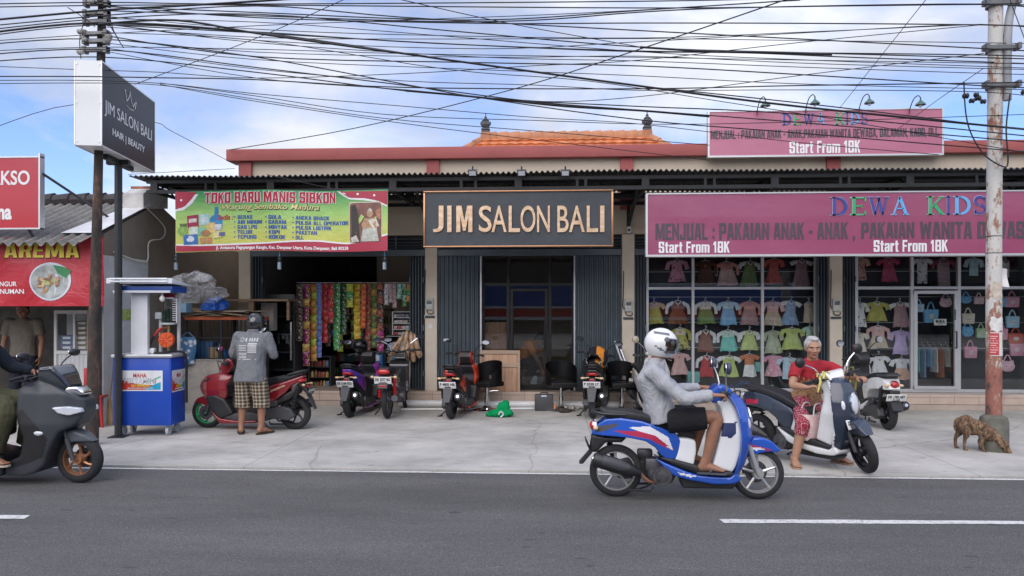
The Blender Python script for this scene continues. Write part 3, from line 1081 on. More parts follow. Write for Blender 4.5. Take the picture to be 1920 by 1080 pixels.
def drivetrain(root, muff=BLACKP, shield=GREYPL, muff_len=.38, pipe=RUST, stand=True, spring=BLACKP):
 mb = MB()
 mb.prism([(-.05, .2), (.0, .30), (.12, .335), (.33, .31), (.46, .27), (.50, .20), (.44, .15), (.25, .16), (.05, .14)], .055, .15)
 e = mb.vox(.012, 4).B('engine_case', GREYPL, root)
 mb = MB()
 mb.ell((.40, -.06, .22), .13, .10, .085, 14, 9)
 mb.lathe([(.085, -.15), (.09, -.13), (.09, -.05), (.06, -.05)], (.40, 0, .22), 'Y', 18)
 mb.lathe([(.02, -.16), (.05, -.155), (.055, -.145)], (.40, 0, .22), 'Y', 12)
 mb.box(.26, .52, -.05, .08, .24, .36, .02)
 mb.box(.20, .34, .06, .14, .33, .42, .02)
 mb.B('engine', ENGM, root)
 mb = MB()
 p0, p1 = Vector((.17, -.125, .255)), Vector((.17 - muff_len, -.15, .37))
 d = (p1 - p0)
 mb.tube([p0 - d * .12, p0, p0 + d * .12, p0 + d * .5, p0 + d * .94, p1, p1 + d * .015], [.022, .04, (.058, .062), (.062, .068), (.06, .066), (.048, .052), .03], 16)
 x = mb.B('exhaust', muff, root)
 mb = MB(); mb.tube([p0 + d * .12 + Vector((.004, -.02, .012)), p0 + d * .4 + Vector((0, -.028, .016)), p0 + d * .8 + Vector((0, -.026, .014))], [(.03, .035), (.05, .055), (.046, .05)], 10); mb.B('heat_shield', shield, x)
 mb = MB(); mb.tube(sln([p0 - d * .1, (.28, -.11, .17), (.42, -.07, .14), (.50, -.03, .16)], 4), .016, 8); mb.B('exhaust_pipe', pipe, x)
 mb = MB(); mb.cyl(p1 + d * .012, p1 + d * .03, .026, .022, 12); mb.B('exhaust_tip', CHROME, x)
 mb = MB()
 for k in range(9):
  a = Vector((-.01, .125, .32)).lerp(Vector((-.09, .125, .60)), k / 9)
  b = Vector((-.01, .125, .32)).lerp(Vector((-.09, .125, .60)), (k + .62) / 9)
  mb.cyl(a, b, .028, .03, 10)
 mb.cyl((-.01, .125, .30), (-.1, .125, .62), .012, .012, 8)
 mb.B('rear_shock', spring, root)
 mb = MB()
 mb.tube([(.42, .13, .14), (.30, .20, .05), (.22, .24, .012)], .009, 6); mb.tube([(.24, .21, .012), (.19, .27, .008)], .012, 6)
 mb.tube([(.32, -.12, .12), (.30, -.14, .09), (.1, -.13, .09)], .012, 6); mb.tube([(.32, .12, .12), (.30, .14, .09), (.1, .13, .09)], .012, 6)
 mb.tube([(.36, -.2, .19), (.36, .2, .19)], .012, 6)
 mb.B('stand', BLACKP, root)

def fork(root, xw, zw, steer, x1, z1, col=GREYPL, gap=.075):
 mb = MB()
 for s in (-1, 1):
  mb.cyl((xw - .01, s * gap, zw), (xw + (x1 - xw) * .55, s * gap, zw + (z1 - zw) * .55), .021, .024, 10)
  mb.cyl((xw + (x1 - xw) * .5, s * gap, zw + (z1 - zw) * .5), (x1, s * gap, z1), .014, .014, 8)
 mb.box(x1 - .03, x1 + .03, -gap - .02, gap + .02, z1 - .02, z1 + .02, .006)
 mb.transform(steer)
 return mb.B('fork', col, root)

# ---- retro rounded scooter, outlines measured off the blue one
def RS(pts, k=.00168, cx=270, cy=988):
 return [((x - cx) * k, (cy - y) * k) for x, y in pts]
def retro(name, label, loc, heading, c, steer=0.0, rear=('DK 5168 FD', '09.29'), front=None, platem=(PLATEW, PLATEK), graphics=False, wr=.235, group=None, lean=0.0):
 root = thing(name, label, 'scooter', loc, heading, group)
 root.rotation_euler = (lean, 0, heading)
 st = steer_m(1.05, .80, steer)
 nost = Matrix.Identity(4)
 tw = c.get('tyre', .085)
 wheel(root, 0, wr, wr, tw, c['rim'], 5, None, False, name='rear_wheel')
 wheel(root, 1.262, wr - .005, wr - .005, tw * .95, c['rim'], 5, st, True, name='front_wheel')
 # rear body
 redp, whp, dkp = RS([(255, 620), (420, 620), (520, 655), (570, 715), (540, 712), (440, 660), (330, 640)]), RS([(330, 600), (440, 592), (540, 650), (566, 722), (530, 700), (450, 640)]), RS([(380, 618), (470, 640), (545, 700), (500, 690), (430, 655)])
 def pf(p):
  if not graphics:
   return 1 if inpoly(p.x, p.z, RS([(210, 610), (330, 600), (330, 628), (230, 640)])) and abs(p.y) > .1 and c.get('badge') else 0
  if abs(p.y) < .1: return 0
  if inpoly(p.x, p.z, dkp): return 1
  if inpoly(p.x, p.z, whp): return 2
  if inpoly(p.x, p.z, redp): return 1
  if inpoly(p.x, p.z, RS([(170, 600), (270, 580), (280, 592), (185, 632), (165, 630)])): return 3
  return 0
 body = RS([(135, 640), (165, 595), (215, 560), (290, 552), (400, 566), (500, 598), (585, 635), (604, 670), (592, 740), (580, 768), (540, 775), (500, 745), (470, 705), (420, 672), (330, 655), (240, 650), (150, 648)])
 W1 = [(-.24, .35), (-.12, .72), (.05, .95), (.3, 1.0), (.5, .85), (.6, .75)]
 panel(body, .165, W1, [(.3, .85), (.55, 1.0), (.75, .86)], .006 if graphics else .010, 5, pf).B('body_cover', [c['body'], c.get('gfx1', c['body']), c.get('gfx2', c['body']), GREYPL], root)
 panel(RS([(585, 655), (640, 655), (684, 668), (690, 720), (674, 805), (610, 790), (572, 772), (596, 700)]), .125, None, None, .012, 4).B('side_panel', c['inner'], root)
 panel(RS([(470, 762), (500, 775), (560, 800), (640, 832), (700, 848), (860, 858), (895, 830), (925, 870), (890, 892), (780, 897), (640, 874), (560, 850), (515, 808)]), .155, [(.3, .9), (.6, 1), (1.0, .95), (1.1, .8)], None, .010, 3, lambda p: 1 if graphics and inpoly(p.x, p.z, RS([(585, 832), (690, 852), (640, 858), (690, 864), (600, 845)])) else 0).B('floor_side', [c['floor'], c.get('gfx2', c['floor'])], root)
 panel(RS([(478, 752), (560, 763), (700, 798), (885, 832), (870, 856), (700, 846), (560, 797)]), .15, None, None, .012, 3).B('floor_mat', BLACKP, root)
 shield = RS([(842, 424), (880, 410), (930, 440), (962, 500), (978, 560), (982, 640), (972, 700), (947, 790), (917, 850), (897, 894), (868, 882), (895, 800), (910, 720), (912, 640), (903, 560), (885, 490), (855, 440)])
 def sh(p):                            # pointed nose: narrower towards the front
  front_x = lerp_tab([((988 - yy) * .00168, (xx - 270) * .00168) for xx, yy in ((917, 850), (947, 790), (972, 700), (982, 640), (978, 560), (962, 500), (930, 440), (880, 410))], p.z)
  t = max(0, min(1, (front_x - p.x) / .115))
  k = .28 + .72 * math.sqrt(t)
  k *= lerp_tab([(.16, .72), (.32, .9), (.55, 1), (.75, .98), (.93, .72), (.98, .5)], p.z)
  return (p.x, p.y * k, p.z)
 mb = MB(); mb.prism(shield, -.215, .215)
 mb.vox(.010, 3, .5, sh, lambda p: 1 if (p.x < lerp_tab([(.16, 1.03), (.4, 1.085), (.6, 1.085), (.8, 1.055), (.95, 1.0)], p.z) and not graphics) else 0)
 mb.B('leg_shield', [c['body'], c['trim']], root)
 panel(RS([(790, 462), (850, 428), (868, 436), (893, 490), (911, 560), (920, 640), (915, 720), (890, 805), (872, 832), (768, 806), (785, 740), (802, 660), (822, 560), (815, 500)]), .165, None, [(.3, .85), (.6, 1), (.9, .75)], .012, 4, lambda p: 1 if inpoly(p.x, p.z, RS([(815, 575), (892, 565), (888, 620), (862, 648), (812, 640)])) and graphics else 0).B('inner_panel', [c['inner'], c.get('pocket', BLACKP)], root)
 mb = MB(); mb.prism(RS([(600, 868), (905, 893), (880, 925), (620, 925)]), -.10, .10); mb.vox(.014, 3).B('belly_pan', BLACKP, root)
 panel(RS([(176, 505), (215, 512), (330, 516), (430, 533), (520, 560), (610, 600), (680, 624), (697, 662), (640, 657), (585, 632), (500, 600), (400, 570), (290, 556), (215, 556), (188, 530)]), .135, [(-.16, .55), (-.05, .85), (.15, 1), (.45, .9), (.7, .62)], None, .012, 5).B('seat', SEATM, root)
 # front fender, fork, cowl
 mb = MB(); mb.prism(RS([(950, 750), (968, 690), (990, 655), (1040, 655), (1085, 672), (1142, 722), (1120, 732), (1060, 730), (1000, 742)]), -.075, .075)
 mb.vox(.010, 4, .5, lambda p: (p.x, p.y * lerp_tab([(1.1, .9), (1.25, 1), (1.4, .8), (1.48, .45)], p.x), p.z), lambda p: (2 if inpoly(p.x, p.z, RS([(965, 700), (1060, 712), (1000, 722)])) else 1 if inpoly(p.x, p.z, RS([(975, 688), (1080, 716), (1090, 724), (970, 712)])) else 0) if graphics else 0)
 mb.transform(st); mb.B('front_fender', [c['body'], c.get('gfx1', c['body']), c.get('gfx2', c['body'])], root)
 fork(root, 1.262, wr, st, 1.10, .68, c.get('fork', GREYPL))
 mb = MB(); mb.prism(RS([(752, 440), (772, 402), (800, 376), (850, 378), (884, 408), (872, 432), (822, 462), (776, 472)]), -.13, .13)
 mb.vox(.012, 5, .5, lambda p: (p.x, p.y * lerp_tab([(.8, .55), (.92, 1), (1.04, .55)], p.x), p.z)); mb.transform(st)
 mb.B('handlebar_cowl', c.get('cowl', c['body']), root)
 handlebar(root, .98, .955, .31, st)
 mirrors(root, .96, .97, .26, -.03, .215, .055, st, True, c.get('stem', BLACKP), c.get('shell', BLACKP))
 # lights
 mb = MB(); mb.ell((1.186, 0, .715), .028, .066, .105, 16, 9, MRo(-.12, 3, 'Y')); hl = mb.B('headlight', CLEARLENS, root)
 mb = MB(); mb.lathe([(.075, 0), (.078, .01), (.066, .018), (.064, .006)], (0, 0, 0), 'X', 24)
 mb.transform(MTr((1.184, 0, .715)) @ MRo(-.12, 4, 'Y') @ Matrix.Diagonal((1, .92, 1.42, 1))); mb.B('headlight_ring', CHROME, hl)
 for s in (-1, 1):
  mb = MB(); mb.ell((1.145, s * .128, .70), .026, .028, .06, 10, 7, MRo(-.2, 3, 'Y') @ MRo(s * .6, 3, 'Z')); mb.B('turn_signal', CLEARLENS, root)
  mb = MB(); mb.box(1.135, 1.15, s * .055 - .025, s * .055 + .025, .505, .517, .004); mb.box(1.135, 1.15, s * .055 - .018, s * .055 + .018, .48, .49, .004); mb.B('air_slot', BLACKP, root)
 mb = MB(); mb.ell((-.205, 0, .645), .035, .05, .045, 14, 9); tl = mb.B('tail_light', REDLENS, root)
 mb = MB(); mb.lathe([(.052, 0), (.06, -.01), (.06, .02), (.05, .02)], (-.20, 0, .645), 'X', 20); mb.B('tail_light_ring', CHROME, tl)
 for s in (-1, 1):
  mb = MB(); mb.ell((-.185, s * .095, .635), .025, .036, .022, 10, 7); mb.B('turn_signal', AMBER, root)
 mb = MB(); mb.tube(sln([(.08, -.12, .76), (-.1, -.12, .765), (-.2, -.06, .775), (-.2, .06, .775), (-.1, .12, .765), (.08, .12, .76)], 4), .014, 8); mb.B('grab_rail', c.get('rail', BLACKP), root)
 # rear fender, plate, flap
 mb = MB(); mb.prism(RS([(140, 648), (215, 660), (330, 660), (300, 690), (215, 690), (165, 745), (125, 742)]), -.07, .07); mb.vox(.012, 3).B('rear_fender', BLACKP, root)
 mb = MB(); mb.prism(RS([(150, 735), (130, 738), (72, 806), (92, 806)]), -.07, .07); mb.B('mud_flap', BLACKP, root)
 plate(root, (-.255, 0, .475), .26, .105, .42, rear[0], rear[1], *platem)
 if front: plate(root, (1.20, 0, .50), .27, .10, -.35, front[0], front[1], PLATEW, PLATEK, True)
 drivetrain(root, pipe=RUST if graphics else BLACKP)
 return root
SILVER = M('cast_silver', (.52, .52, .51), .35, metal=.7, var=.08)
BLUEP = paint('blue_paint', (.015, .085, .44), .22)
blue = retro('scooter', 'blue and white scooter with red stripes ridden along the road', (.567, 6.79, -.022), R(-1.0),
 dict(body=BLUEP, inner=M('white_plastic', (.72, .73, .73), .4, var=.03), floor=BLUEP, trim=BLUEP, rim=SILVER, gfx1=paint('graphic_red', (.42, .02, .06)), gfx2=paint('graphic_white', (.72, .72, .74)), pocket=M('navy_plastic', (.012, .025, .10), .5), fork=SILVER, shell=M('dark_blue_shell', (.05, .06, .10), .3), stem=SILVER, tyre=.08),
 rear=('DK 4127 AB', '03.26'), platem=(M('plate_dark', (.03, .03, .032), .5), PLATEW), graphics=True, wr=.238)
NAVY = paint('navy_paint', (.022, .032, .055), .3)
WHITEP = paint('white_paint', (.70, .70, .69), .3)
navy_f = Vector((3.13, 7.75)); navy_h = R(-54)
navy_r = navy_f - 1.262 * Vector((math.cos(navy_h), math.sin(navy_h)))
navy = retro('scooter', 'navy and white scooter astride which the woman in red stands', (navy_r.x, navy_r.y, 0), navy_h,
 dict(body=NAVY, inner=WHITEP, floor=WHITEP, trim=WHITEP, rim=M('dark_rim', (.03, .03, .032), .4, metal=.5), cowl=WHITEP, badge=True, gfx1=paint('graphic_red', ()), tyre=.10, stem=CHROME),
 steer=R(-32), front=('DK 6162 BC', '07.28'))
CREAM = paint('cream_paint', (.60, .57, .52), .3)
white_s = retro('scooter', 'cream white scooter parked nose to the right-hand shop window', (4.66, 10.62, 0), R(90),
 dict(body=WHITEP, inner=BLACKP, floor=WHITEP, trim=WHITEP, rim=M('dark_rim', ()), cowl=BLACKP, tyre=.105, rail=GREYPL), steer=R(12), rear=('DK 1703 ABT', '11.24'))
tan_s = retro('scooter', 'cream scooter with chrome mirrors parked behind the blue scooter rider', (1.42, 12.25, 0), R(-84),
 dict(body=CREAM, inner=CREAM, floor=CREAM, trim=CREAM, rim=SILVER, cowl=CREAM, tyre=.1, stem=CHROME, shell=M('tan_shell', (.35, .30, .22), .3)), steer=R(14), rear=('DK 2250 KA', '05.27'))

# ---- sport scooter, outlines measured off the red one (mirrored so that it faces +x)
def VS(pts, k=.002, cx=805, cy=950):
 return [((cx - x) * k, (cy - y) * k) for x, y in pts]
def sport(name, label, loc, heading, c, steer=0.0, rear=('DK 5168 FD', '09.29'), platem=(PLATEW, PLATEK), group=None, sides=(1, -1), mdx=-.02, msp=.26):
 root = thing(name, label, 'scooter', loc, heading, group)
 st = steer_m(1.08, .78, steer)
 wheel(root, 0, .232, .232, .105, c.get('rim', BLACKP), 6, None, False, .45, 'rear_wheel')
 wheel(root, 1.28, .228, .228, .09, c.get('frim', c.get('rim', BLACKP)), 6, st, True, .45, 'front_wheel')
 nose = VS([(120, 655), (136, 618), (190, 572), (285, 552), (382, 573), (370, 600), (345, 640), (352, 700), (330, 740), (260, 722), (205, 745), (150, 705), (128, 684)])
 WN = [(.8, .85), (1.0, 1.0), (1.2, .9), (1.3, .62), (1.37, .3)]
 def pn(p): return 1 if (p.x < .98 and abs(p.y) < .16) or inpoly(p.x, p.z, VS([(160, 612), (215, 588), (235, 592), (180, 622)])) else 0
 panel(nose, .20, WN, [(.4, .8), (.55, 1), (.72, .9), (.8, .7)], .012, 4, pn).B('front_cover', [c['body'], BLACKP], root)
 panel(VS([(262, 524), (292, 490), (330, 452), (362, 462), (380, 500), (345, 560), (300, 560)]), .12, [(.85, .8), (1.0, 1), (1.1, .5)], None, .012, 4, lambda p: 1 if p.x < .95 and abs(p.y) < .1 else 0).B('handlebar_cowl', [c.get('cowl', c['body']), BLACKP], root)
 mb = MB(); mb.prism(VS([(66, 774), (96, 738), (150, 718), (202, 752), (218, 804), (196, 812), (150, 782), (100, 768)]), -.07, .07)
 mb.vox(.011, 4, .5, lambda p: (p.x, p.y * lerp_tab([(1.2, 1), (1.4, .8), (1.48, .4)], p.x), p.z)); mb.transform(st); mb.B('front_fender', c['body'], root)
 panel(VS([(190, 718), (262, 705), (332, 735), (376, 800), (396, 834), (300, 872), (240, 822), (214, 770)]), .185, None, None, .012, 3).B('inner_panel', BLACKP, root)
 panel(VS([(226, 812), (292, 868), (412, 884), (560, 880), (560, 900), (300, 908), (252, 862)]), .17, None, None, .012, 3).B('floor_side', c['body'], root)
 panel(VS([(296, 866), (400, 832), (520, 826), (640, 850), (640, 884), (400, 886)]), .16, None, None, .012, 3).B('floorboard', GREYPL, root)
 panel(VS([(375, 700), (470, 660), (640, 640), (660, 760), (560, 850), (400, 850), (360, 780)]), .10, None, None, .014, 4).B('centre_tunnel', BLACKP, root)
 panel(VS([(600, 690), (650, 640), (760, 606), (884, 566), (868, 600), (800, 640), (760, 690), (690, 740), (630, 770), (590, 740)]), .155, [(-.16, .42), (0, .75), (.2, 1), (.42, .9)], None, .012, 4, lambda p: (2 if c.get('two') and p.x < .12 + (p.z - .6) * .6 and p.y < .04 else 1 if inpoly(p.x, p.z, VS([(655, 672), (760, 632), (762, 640), (660, 684)])) and abs(p.y) > .1 else 0)).B('body_cover', [c['body'], c.get('stripe', GREYPL), c.get('two', c['body'])], root)
 panel(VS([(560, 800), (600, 745), (690, 742), (764, 692), (838, 650), (850, 690), (780, 740), (700, 770), (640, 800)]), .14, [(-.1, .5), (.1, .9), (.4, 1)], None, .012, 4).B('lower_cover', BLACKP, root)
 panel(VS([(560, 640), (600, 598), (700, 574), (800, 570), (872, 538), (884, 558), (762, 610), (640, 644), (580, 668)]), .14, [(-.16, .45), (0, .9), (.2, 1), (.4, .7), (.48, .5)], None, .012, 5).B('seat', SEATM, root)
 mb = MB(); mb.tube(sln([(.06, -.12, .77), (-.08, -.11, .81), (-.16, -.05, .83), (-.16, .05, .83), (-.08, .11, .81), (.06, .12, .77)], 4), .016, 8); mb.B('grab_rail', c.get('rail', BLACKP), root)
 fork(root, 1.28, .23, st, 1.13, .62)
 handlebar(root, .98, .93, .32, st, .03)
 mirrors(root, .98, .95, msp, mdx, .19, .055, st, False, BLACKP, BLACKP, sides)
 mb = MB(); mb.prism(VS([(122, 660), (140, 622), (180, 602), (170, 640), (150, 668)]), -.12, .12); mb.vox(.012, 3, .5, lambda p: (p.x + .012, p.y * lerp_tab([(1.2, 1), (1.37, .5)], p.x), p.z)); mb.B('headlight', M('smoked_lens', (.03, .03, .032), .1, coat=1), root)
 mb = MB(); mb.prism([(-.165, .715), (-.06, .70), (-.06, .66), (-.15, .67)], -.085, .085); mb.vox(.012, 4, .5, lambda p: (p.x, p.y * (.55 + .45 * min(1, max(0, (p.x + .165) / .06))), p.z)); mb.B('tail_light', REDLENS, root)
 for s in (-1, 1):
  mb = MB(); mb.tube([(-.13, s * .05, .64), (-.17, s * .12, .635)], .01, 6); mb.ell((-.18, s * .14, .635), .024, .036, .018, 10, 7); mb.B('turn_signal', AMBER, root)
 # tail hugger with plate and flap
 mb = MB(); mb.prism([(-.05, .66), (-.14, .64), (-.235, .50), (-.20, .49), (-.10, .58)], -.055, .055); mb.vox(.012, 3).B('rear_fender', BLACKP, root)
 mb = MB(); mb.grid(lambda u, v: (-.205 - .10 * u, (v - .5) * (.15 - .06 * u), .50 - .21 * u), 5, 4)
 r_ = bmesh.ops.extrude_face_region(mb.bm, geom=mb.bm.faces[:])
 for e in r_['geom']:
  if isinstance(e, bmesh.types.BMVert): e.co.x += .012
 mb.B('mud_flap', GREYPL, root)
 plate(root, (-.235, 0, .54), .26, .11, .45, rear[0], rear[1], *platem)
 mb = MB(); mb.box(-.195, -.175, -.03, .03, .585, .62, .005); mb.B('reflector', REDLENS, root)
 mb = MB(); mb.tube(sln([(-.2, 0, .32), (-.12, 0, .43), (.02, 0, .49), (.16, 0, .44), (.22, 0, .34)], 4), [(.055, .008)] * 17, 8); mb.B('hugger', BLACKP, root)
 drivetrain(root)
 return root
REDP = paint('red_paint', (.24, .012, .018), .25)
GREENG = M('green_rim', (.03, .45, .16), .4, var=.15)
rh = math.atan2(10.256 - 10.193, -5.0 + 3.614)
red_s = sport('scooter', 'glossy dark red scooter with green front rim in front of the man in grey', (-3.614, 10.2, 0), rh,
 dict(body=REDP, frim=GREENG, stripe=M('stripe_gold', (.5, .38, .25), .4)), steer=R(4), rear=('DK 5023 EX', '04.25'), platem=(M('plate_dark', ()), PLATEW))
purple = sport('scooter', 'purple and black scooter with a black helmet on its handlebar', (-3.162, 11.37, 0), R(87),
 dict(body=paint('purple_paint', (.26, .03, .34), .25), two=paint('violet_blue', (.10, .05, .36), .25), cowl=BLACKP), rear=('DK 5168 FDD', '09.29'), steer=R(8))
orange = sport('scooter', 'black scooter with bright red-orange front panels outside the left salon shutter', (-1.561, 11.29, 0), R(83),
 dict(body=paint('orange_red_paint', (.55, .045, .015), .25), two=BLACKP, cowl=paint('red_paint2', (.40, .015, .015), .25), rim=BLACKP), rear=('P 4805 HB', '01.26'), steer=R(-6))
blk = sport('scooter', 'black scooter with an orange and black jacket over its seat', (.608, 11.47, 0), R(82),
 dict(body=paint('black_paint', (.02, .02, .021), .25), stripe=paint('graphic_white', ()), rim=BLACKP), rear=('P 2520 LY', '03.29'), steer=R(-14))

# ---- underbone motorcycle with red rear shocks
def underbone(label, loc, heading):
 root = thing('motorcycle', label, 'motorcycle', loc, heading)
 st = steer_m(1.02, .8, R(10))
 wheel(root, 0, .285, .285, .075, GREYPL, 5, None, False, .2, 'rear_wheel', .04)
 wheel(root, 1.23, .28, .28, .065, GREYPL, 5, st, True, .2, 'front_wheel', .04)
 DK = paint('black_paint', ())
 panel([(-.30, .76), (-.05, .70), (.30, .66), (.55, .58), (.50, .50), (.25, .52), (.0, .58), (-.24, .68)], .11, [(-.3, .45), (0, .9), (.4, .8)], None, .012, 4).B('body_cover', DK, root)
 panel([(-.27, .80), (-.05, .80), (.25, .77), (.48, .74), (.50, .68), (.2, .68), (-.1, .72), (-.28, .76)], .125, [(-.3, .6), (0, 1), (.45, .6)], None, .012, 5).B('seat', SEATM, root)
 panel([(.80, .78), (.98, .84), (1.05, .70), (.98, .50), (.88, .34), (.76, .30), (.80, .5)], .17, None, None, .014, 5).B('leg_shield', DK, root)
 panel([(.90, .86), (.98, .98), (1.10, .94), (1.14, .84), (1.02, .80)], .10, None, None, .012, 4).B('headlight_cowl', DK, root)
 mb = MB(); mb.prism([(1.0, .52), (1.12, .60), (1.30, .59), (1.48, .48), (1.44, .46), (1.28, .55), (1.10, .55)], -.05, .05); mb.transform(st); mb.B('front_fender', DK, root)
 fork(root, 1.23, .28, st, 1.04, .8)
 handlebar(root, .96, .98, .33, st, .02)
 mirrors(root, .96, .99, .27, -.02, .20, .055, st, False, CHROME, BLACKP)
 mb = MB(); mb.ell((-.30, 0, .74), .04, .10, .045, 14, 8); mb.B('tail_light', REDLENS, root)
 plate(root, (-.33, 0, .615), .26, .11, .3, 'DK 5577 BG', '10.27')
 mb = MB(); mb.prism([(-.18, .70), (-.28, .68), (-.36, .50), (-.33, .48), (-.24, .60)], -.07, .07); mb.B('rear_fender', BLACKP, root)
 mb = MB(); mb.box(-.352, -.33, -.055, .055, .50, .545, .005); mb.B('reflector', REDLENS, root)
 RS_ = M('red_spring', (.50, .02, .02), .35, var=.1)
 for s in (-1, 1):
  mb = MB()
  a0, b0 = Vector((-.02, s * .115, .33)), Vector((-.05, s * .115, .66))
  for k in range(8): mb.cyl(a0.lerp(b0, k / 8), a0.lerp(b0, (k + .6) / 8), .030, .032, 10)
  mb.cyl(a0, b0, .014, .014, 8)
  mb.B('rear_shock', RS_, root)
  mb = MB(); mb.tube([(-.22, s * .08, .66), (-.26, s * .16, .66)], .009, 6); mb.ell((-.265, s * .175, .66), .025, .03, .022, 8, 6); mb.B('turn_signal', AMBER, root)
  mb = MB(); mb.box(-.02, .45, s * .09 - .015, s * .09 + .015, .26, .31, .006); mb.B('swing_arm', GREYPL, root)
 mb = MB(); mb.tube([(.50, -.12, .22), (.2, -.14, .24), (.1, -.15, .27), (-.25, -.16, .34)], [.018, .022, .045, .05], 12); mb.B('exhaust', GREYPL, root)
 mb = MB(); mb.ell((.52, 0, .32), .16, .13, .12, 14, 9); mb.box(.5, .82, -.07, .07, .28, .40, .02); mb.lathe([(.09, -.16), (.10, -.1), (.10, .14), (.08, .15)], (.5, 0, .28), 'Y', 16); mb.B('engine', ENGM, root)
 mb = MB(); mb.tube([(.46, .16, .22), (.36, .22, .08), (.30, .27, .012)], .01, 6); mb.tube([(.4, -.2, .24), (.4, .2, .24)], .011, 6); mb.tube([(.1, -.2, .26), (.1, .2, .26)], .011, 6); mb.B('stand', BLACKP, root)
 return root
ub = underbone('black motorcycle with red rear shocks beside the purple scooter', (-2.551, 11.30, 0), R(90))

# ---- big dark touring scooter on the left, ridden out of the frame
def NS(pts, k=1 / 560.0, cx=430, cy=1020):
 return [(1.34 + (x - cx) * k, (cy - y) * k) for x, y in pts]
MATT = M('matt_graphite', (.038, .042, .048), .5, var=.1, scale=3, coat=.15)
def maxi():
 root = thing('scooter', 'matt graphite touring scooter with bronze rims riding out at the left edge', 'scooter', (-4.643 - 1.34, 7.06, -.022), R(-1))
 BRZ = M('bronze_rim', (.42, .20, .10), .4, metal=.5, var=.1)
 wheel(root, 0, .235, .235, .125, BRZ, 6, None, True, .3, 'rear_wheel', .08)
 wheel(root, 1.34, .235, .235, .105, BRZ, 6, None, True, .3, 'front_wheel', .06)
 fair = NS([(150, 495), (262, 442), (330, 470), (420, 520), (482, 556), (494, 600), (482, 650), (440, 700), (380, 728), (345, 790), (318, 850), (300, 905), (240, 950), (180, 968), (60, 970), (60, 900), (160, 860), (190, 760), (150, 640)])
 panel(fair, .25, [(.6, .8), (.9, .95), (1.1, 1), (1.3, .75), (1.46, .35)], [(.05, .7), (.3, .85), (.6, 1), (.9, .9), (1.05, .6)], .012, 4, lambda p: 1 if inpoly(p.x, p.z, NS([(150, 640), (190, 600), (290, 700), (330, 760), (300, 860), (200, 900), (60, 935), (60, 900), (160, 860), (190, 760)])) else 0).B('front_fairing', [MATT, BLACKP], root)
 panel(NS([(255, 440), (262, 380), (330, 372), (372, 420), (412, 492), (380, 510), (330, 480)]), .20, [(1.0, 1), (1.2, .8), (1.3, .5)], None, .012, 4).B('windscreen', M('smoked_screen', (.02, .026, .034), .12, coat=1), root)
 panel(NS([(365, 490), (440, 488), (480, 520), (470, 540), (400, 530)]), .14, [(1.2, 1), (1.4, .5)], None, .012, 3).B('chrome_trim', CHROME, root)
 for s in (-1, 1):
  mb = MB(); mb.prism(NS([(352, 590), (420, 588), (478, 600), (486, 622), (430, 638), (380, 622)]), -.03, .03); mb.vox(.01, 3, .5, lambda p: (p.x + .01, s * (.25 * lerp_tab([(1.1, 1), (1.3, .78), (1.48, .38)], p.x) - .012) + p.y, p.z)); mb.B('headlight', CLEARLENS, root)
  mb = MB(); mb.ell((1.08, s * .228, .52), .05, .02, .026, 12, 7); mb.B('turn_signal', CLEARLENS, root)
 mb = MB(); mb.prism(NS([(366, 728), (420, 728), (480, 752), (532, 792), (500, 790), (420, 790), (395, 800), (370, 780)]), -.085, .085); mb.vox(.011, 4, .5, lambda p: (p.x, p.y * lerp_tab([(1.2, 1), (1.4, .9), (1.52, .4)], p.x), p.z)); mb.B('front_fender', M('graphite_grey', (.09, .098, .108), .4, var=.05), root)
 fork(root, 1.34, .235, Matrix.Identity(4), 1.2, .62, gap=.09)
 panel(NS([(60, 970), (60, 850), (-60, 830), (-160, 800), (-240, 900), (-160, 960)]), .19, None, None, .014, 4).B('floorboard', BLACKP, root)
 panel([(-.40, .86), (-.1, .70), (.35, .60), (.55, .62), (.55, .45), (.3, .36), (.0, .5), (-.3, .68)], .19, [(-.4, .4), (0, .85), (.4, 1)], None, .014, 4).B('body_cover', MATT, root)
 panel([(-.38, .92), (-.1, .86), (.15, .80), (.4, .78), (.55, .74), (.5, .66), (.2, .70), (-.2, .80)], .17, [(-.4, .5), (0, 1), (.5, .75)], None, .014, 5).B('seat', SEATM, root)
 handlebar(root, .98, 1.03, .35, Matrix.Identity(4), .05)
 mirrors(root, 1.0, 1.05, .28, .03, .2, .055, Matrix.Identity(4), False)
 mb = MB(); mb.ell((-.38, 0, .80), .05, .12, .04, 14, 8); mb.B('tail_light', REDLENS, root)
 plate(root, (-.38, 0, .56), .26, .11, .4, 'DK 3381 KL', '02.28')
 mb = MB(); mb.prism([(-.2, .7), (-.3, .72), (-.42, .5), (-.38, .48)], -.07, .07); mb.B('rear_fender', BLACKP, root)
 drivetrain(root)
 return root
nmax = maxi()
# -- people
from mathutils.bvhtree import BVHTree
def skin_mat(name, col):
 m, N, L, P = nodes_of(name)
 n = noise_node(N, L, 9, 5)
 r = ramp(N, L, n.outputs['Fac'], [(.3, tuple(c * .85 for c in col)), (.7, tuple(c * 1.1 for c in col))])
 L.new(r.outputs[0], P.inputs['Base Color'])
 P.inputs['Roughness'].default_value = .55
 P.inputs['Subsurface Weight'].default_value = .08
 P.inputs['Subsurface Radius'].default_value = (.02, .008, .005)
 b = noise_node(N, L, 160, 3)
 bump(N, L, P, b.outputs['Fac'], .12)
 return m
SKIN = skin_mat('brown_skin', (.30, .145, .085))
SKIN2 = skin_mat('light_brown_skin', (.40, .215, .135))
LIP = M('lip', (.26, .09, .07), .5)
BROW = M('brow_hair', (.03, .025, .022), .8)
EYE = M('eye_dark', (.03, .025, .025), .2)
HELM_BLACK = M('helmet_black', (.015, .015, .017), .15, var=.05, coat=1)
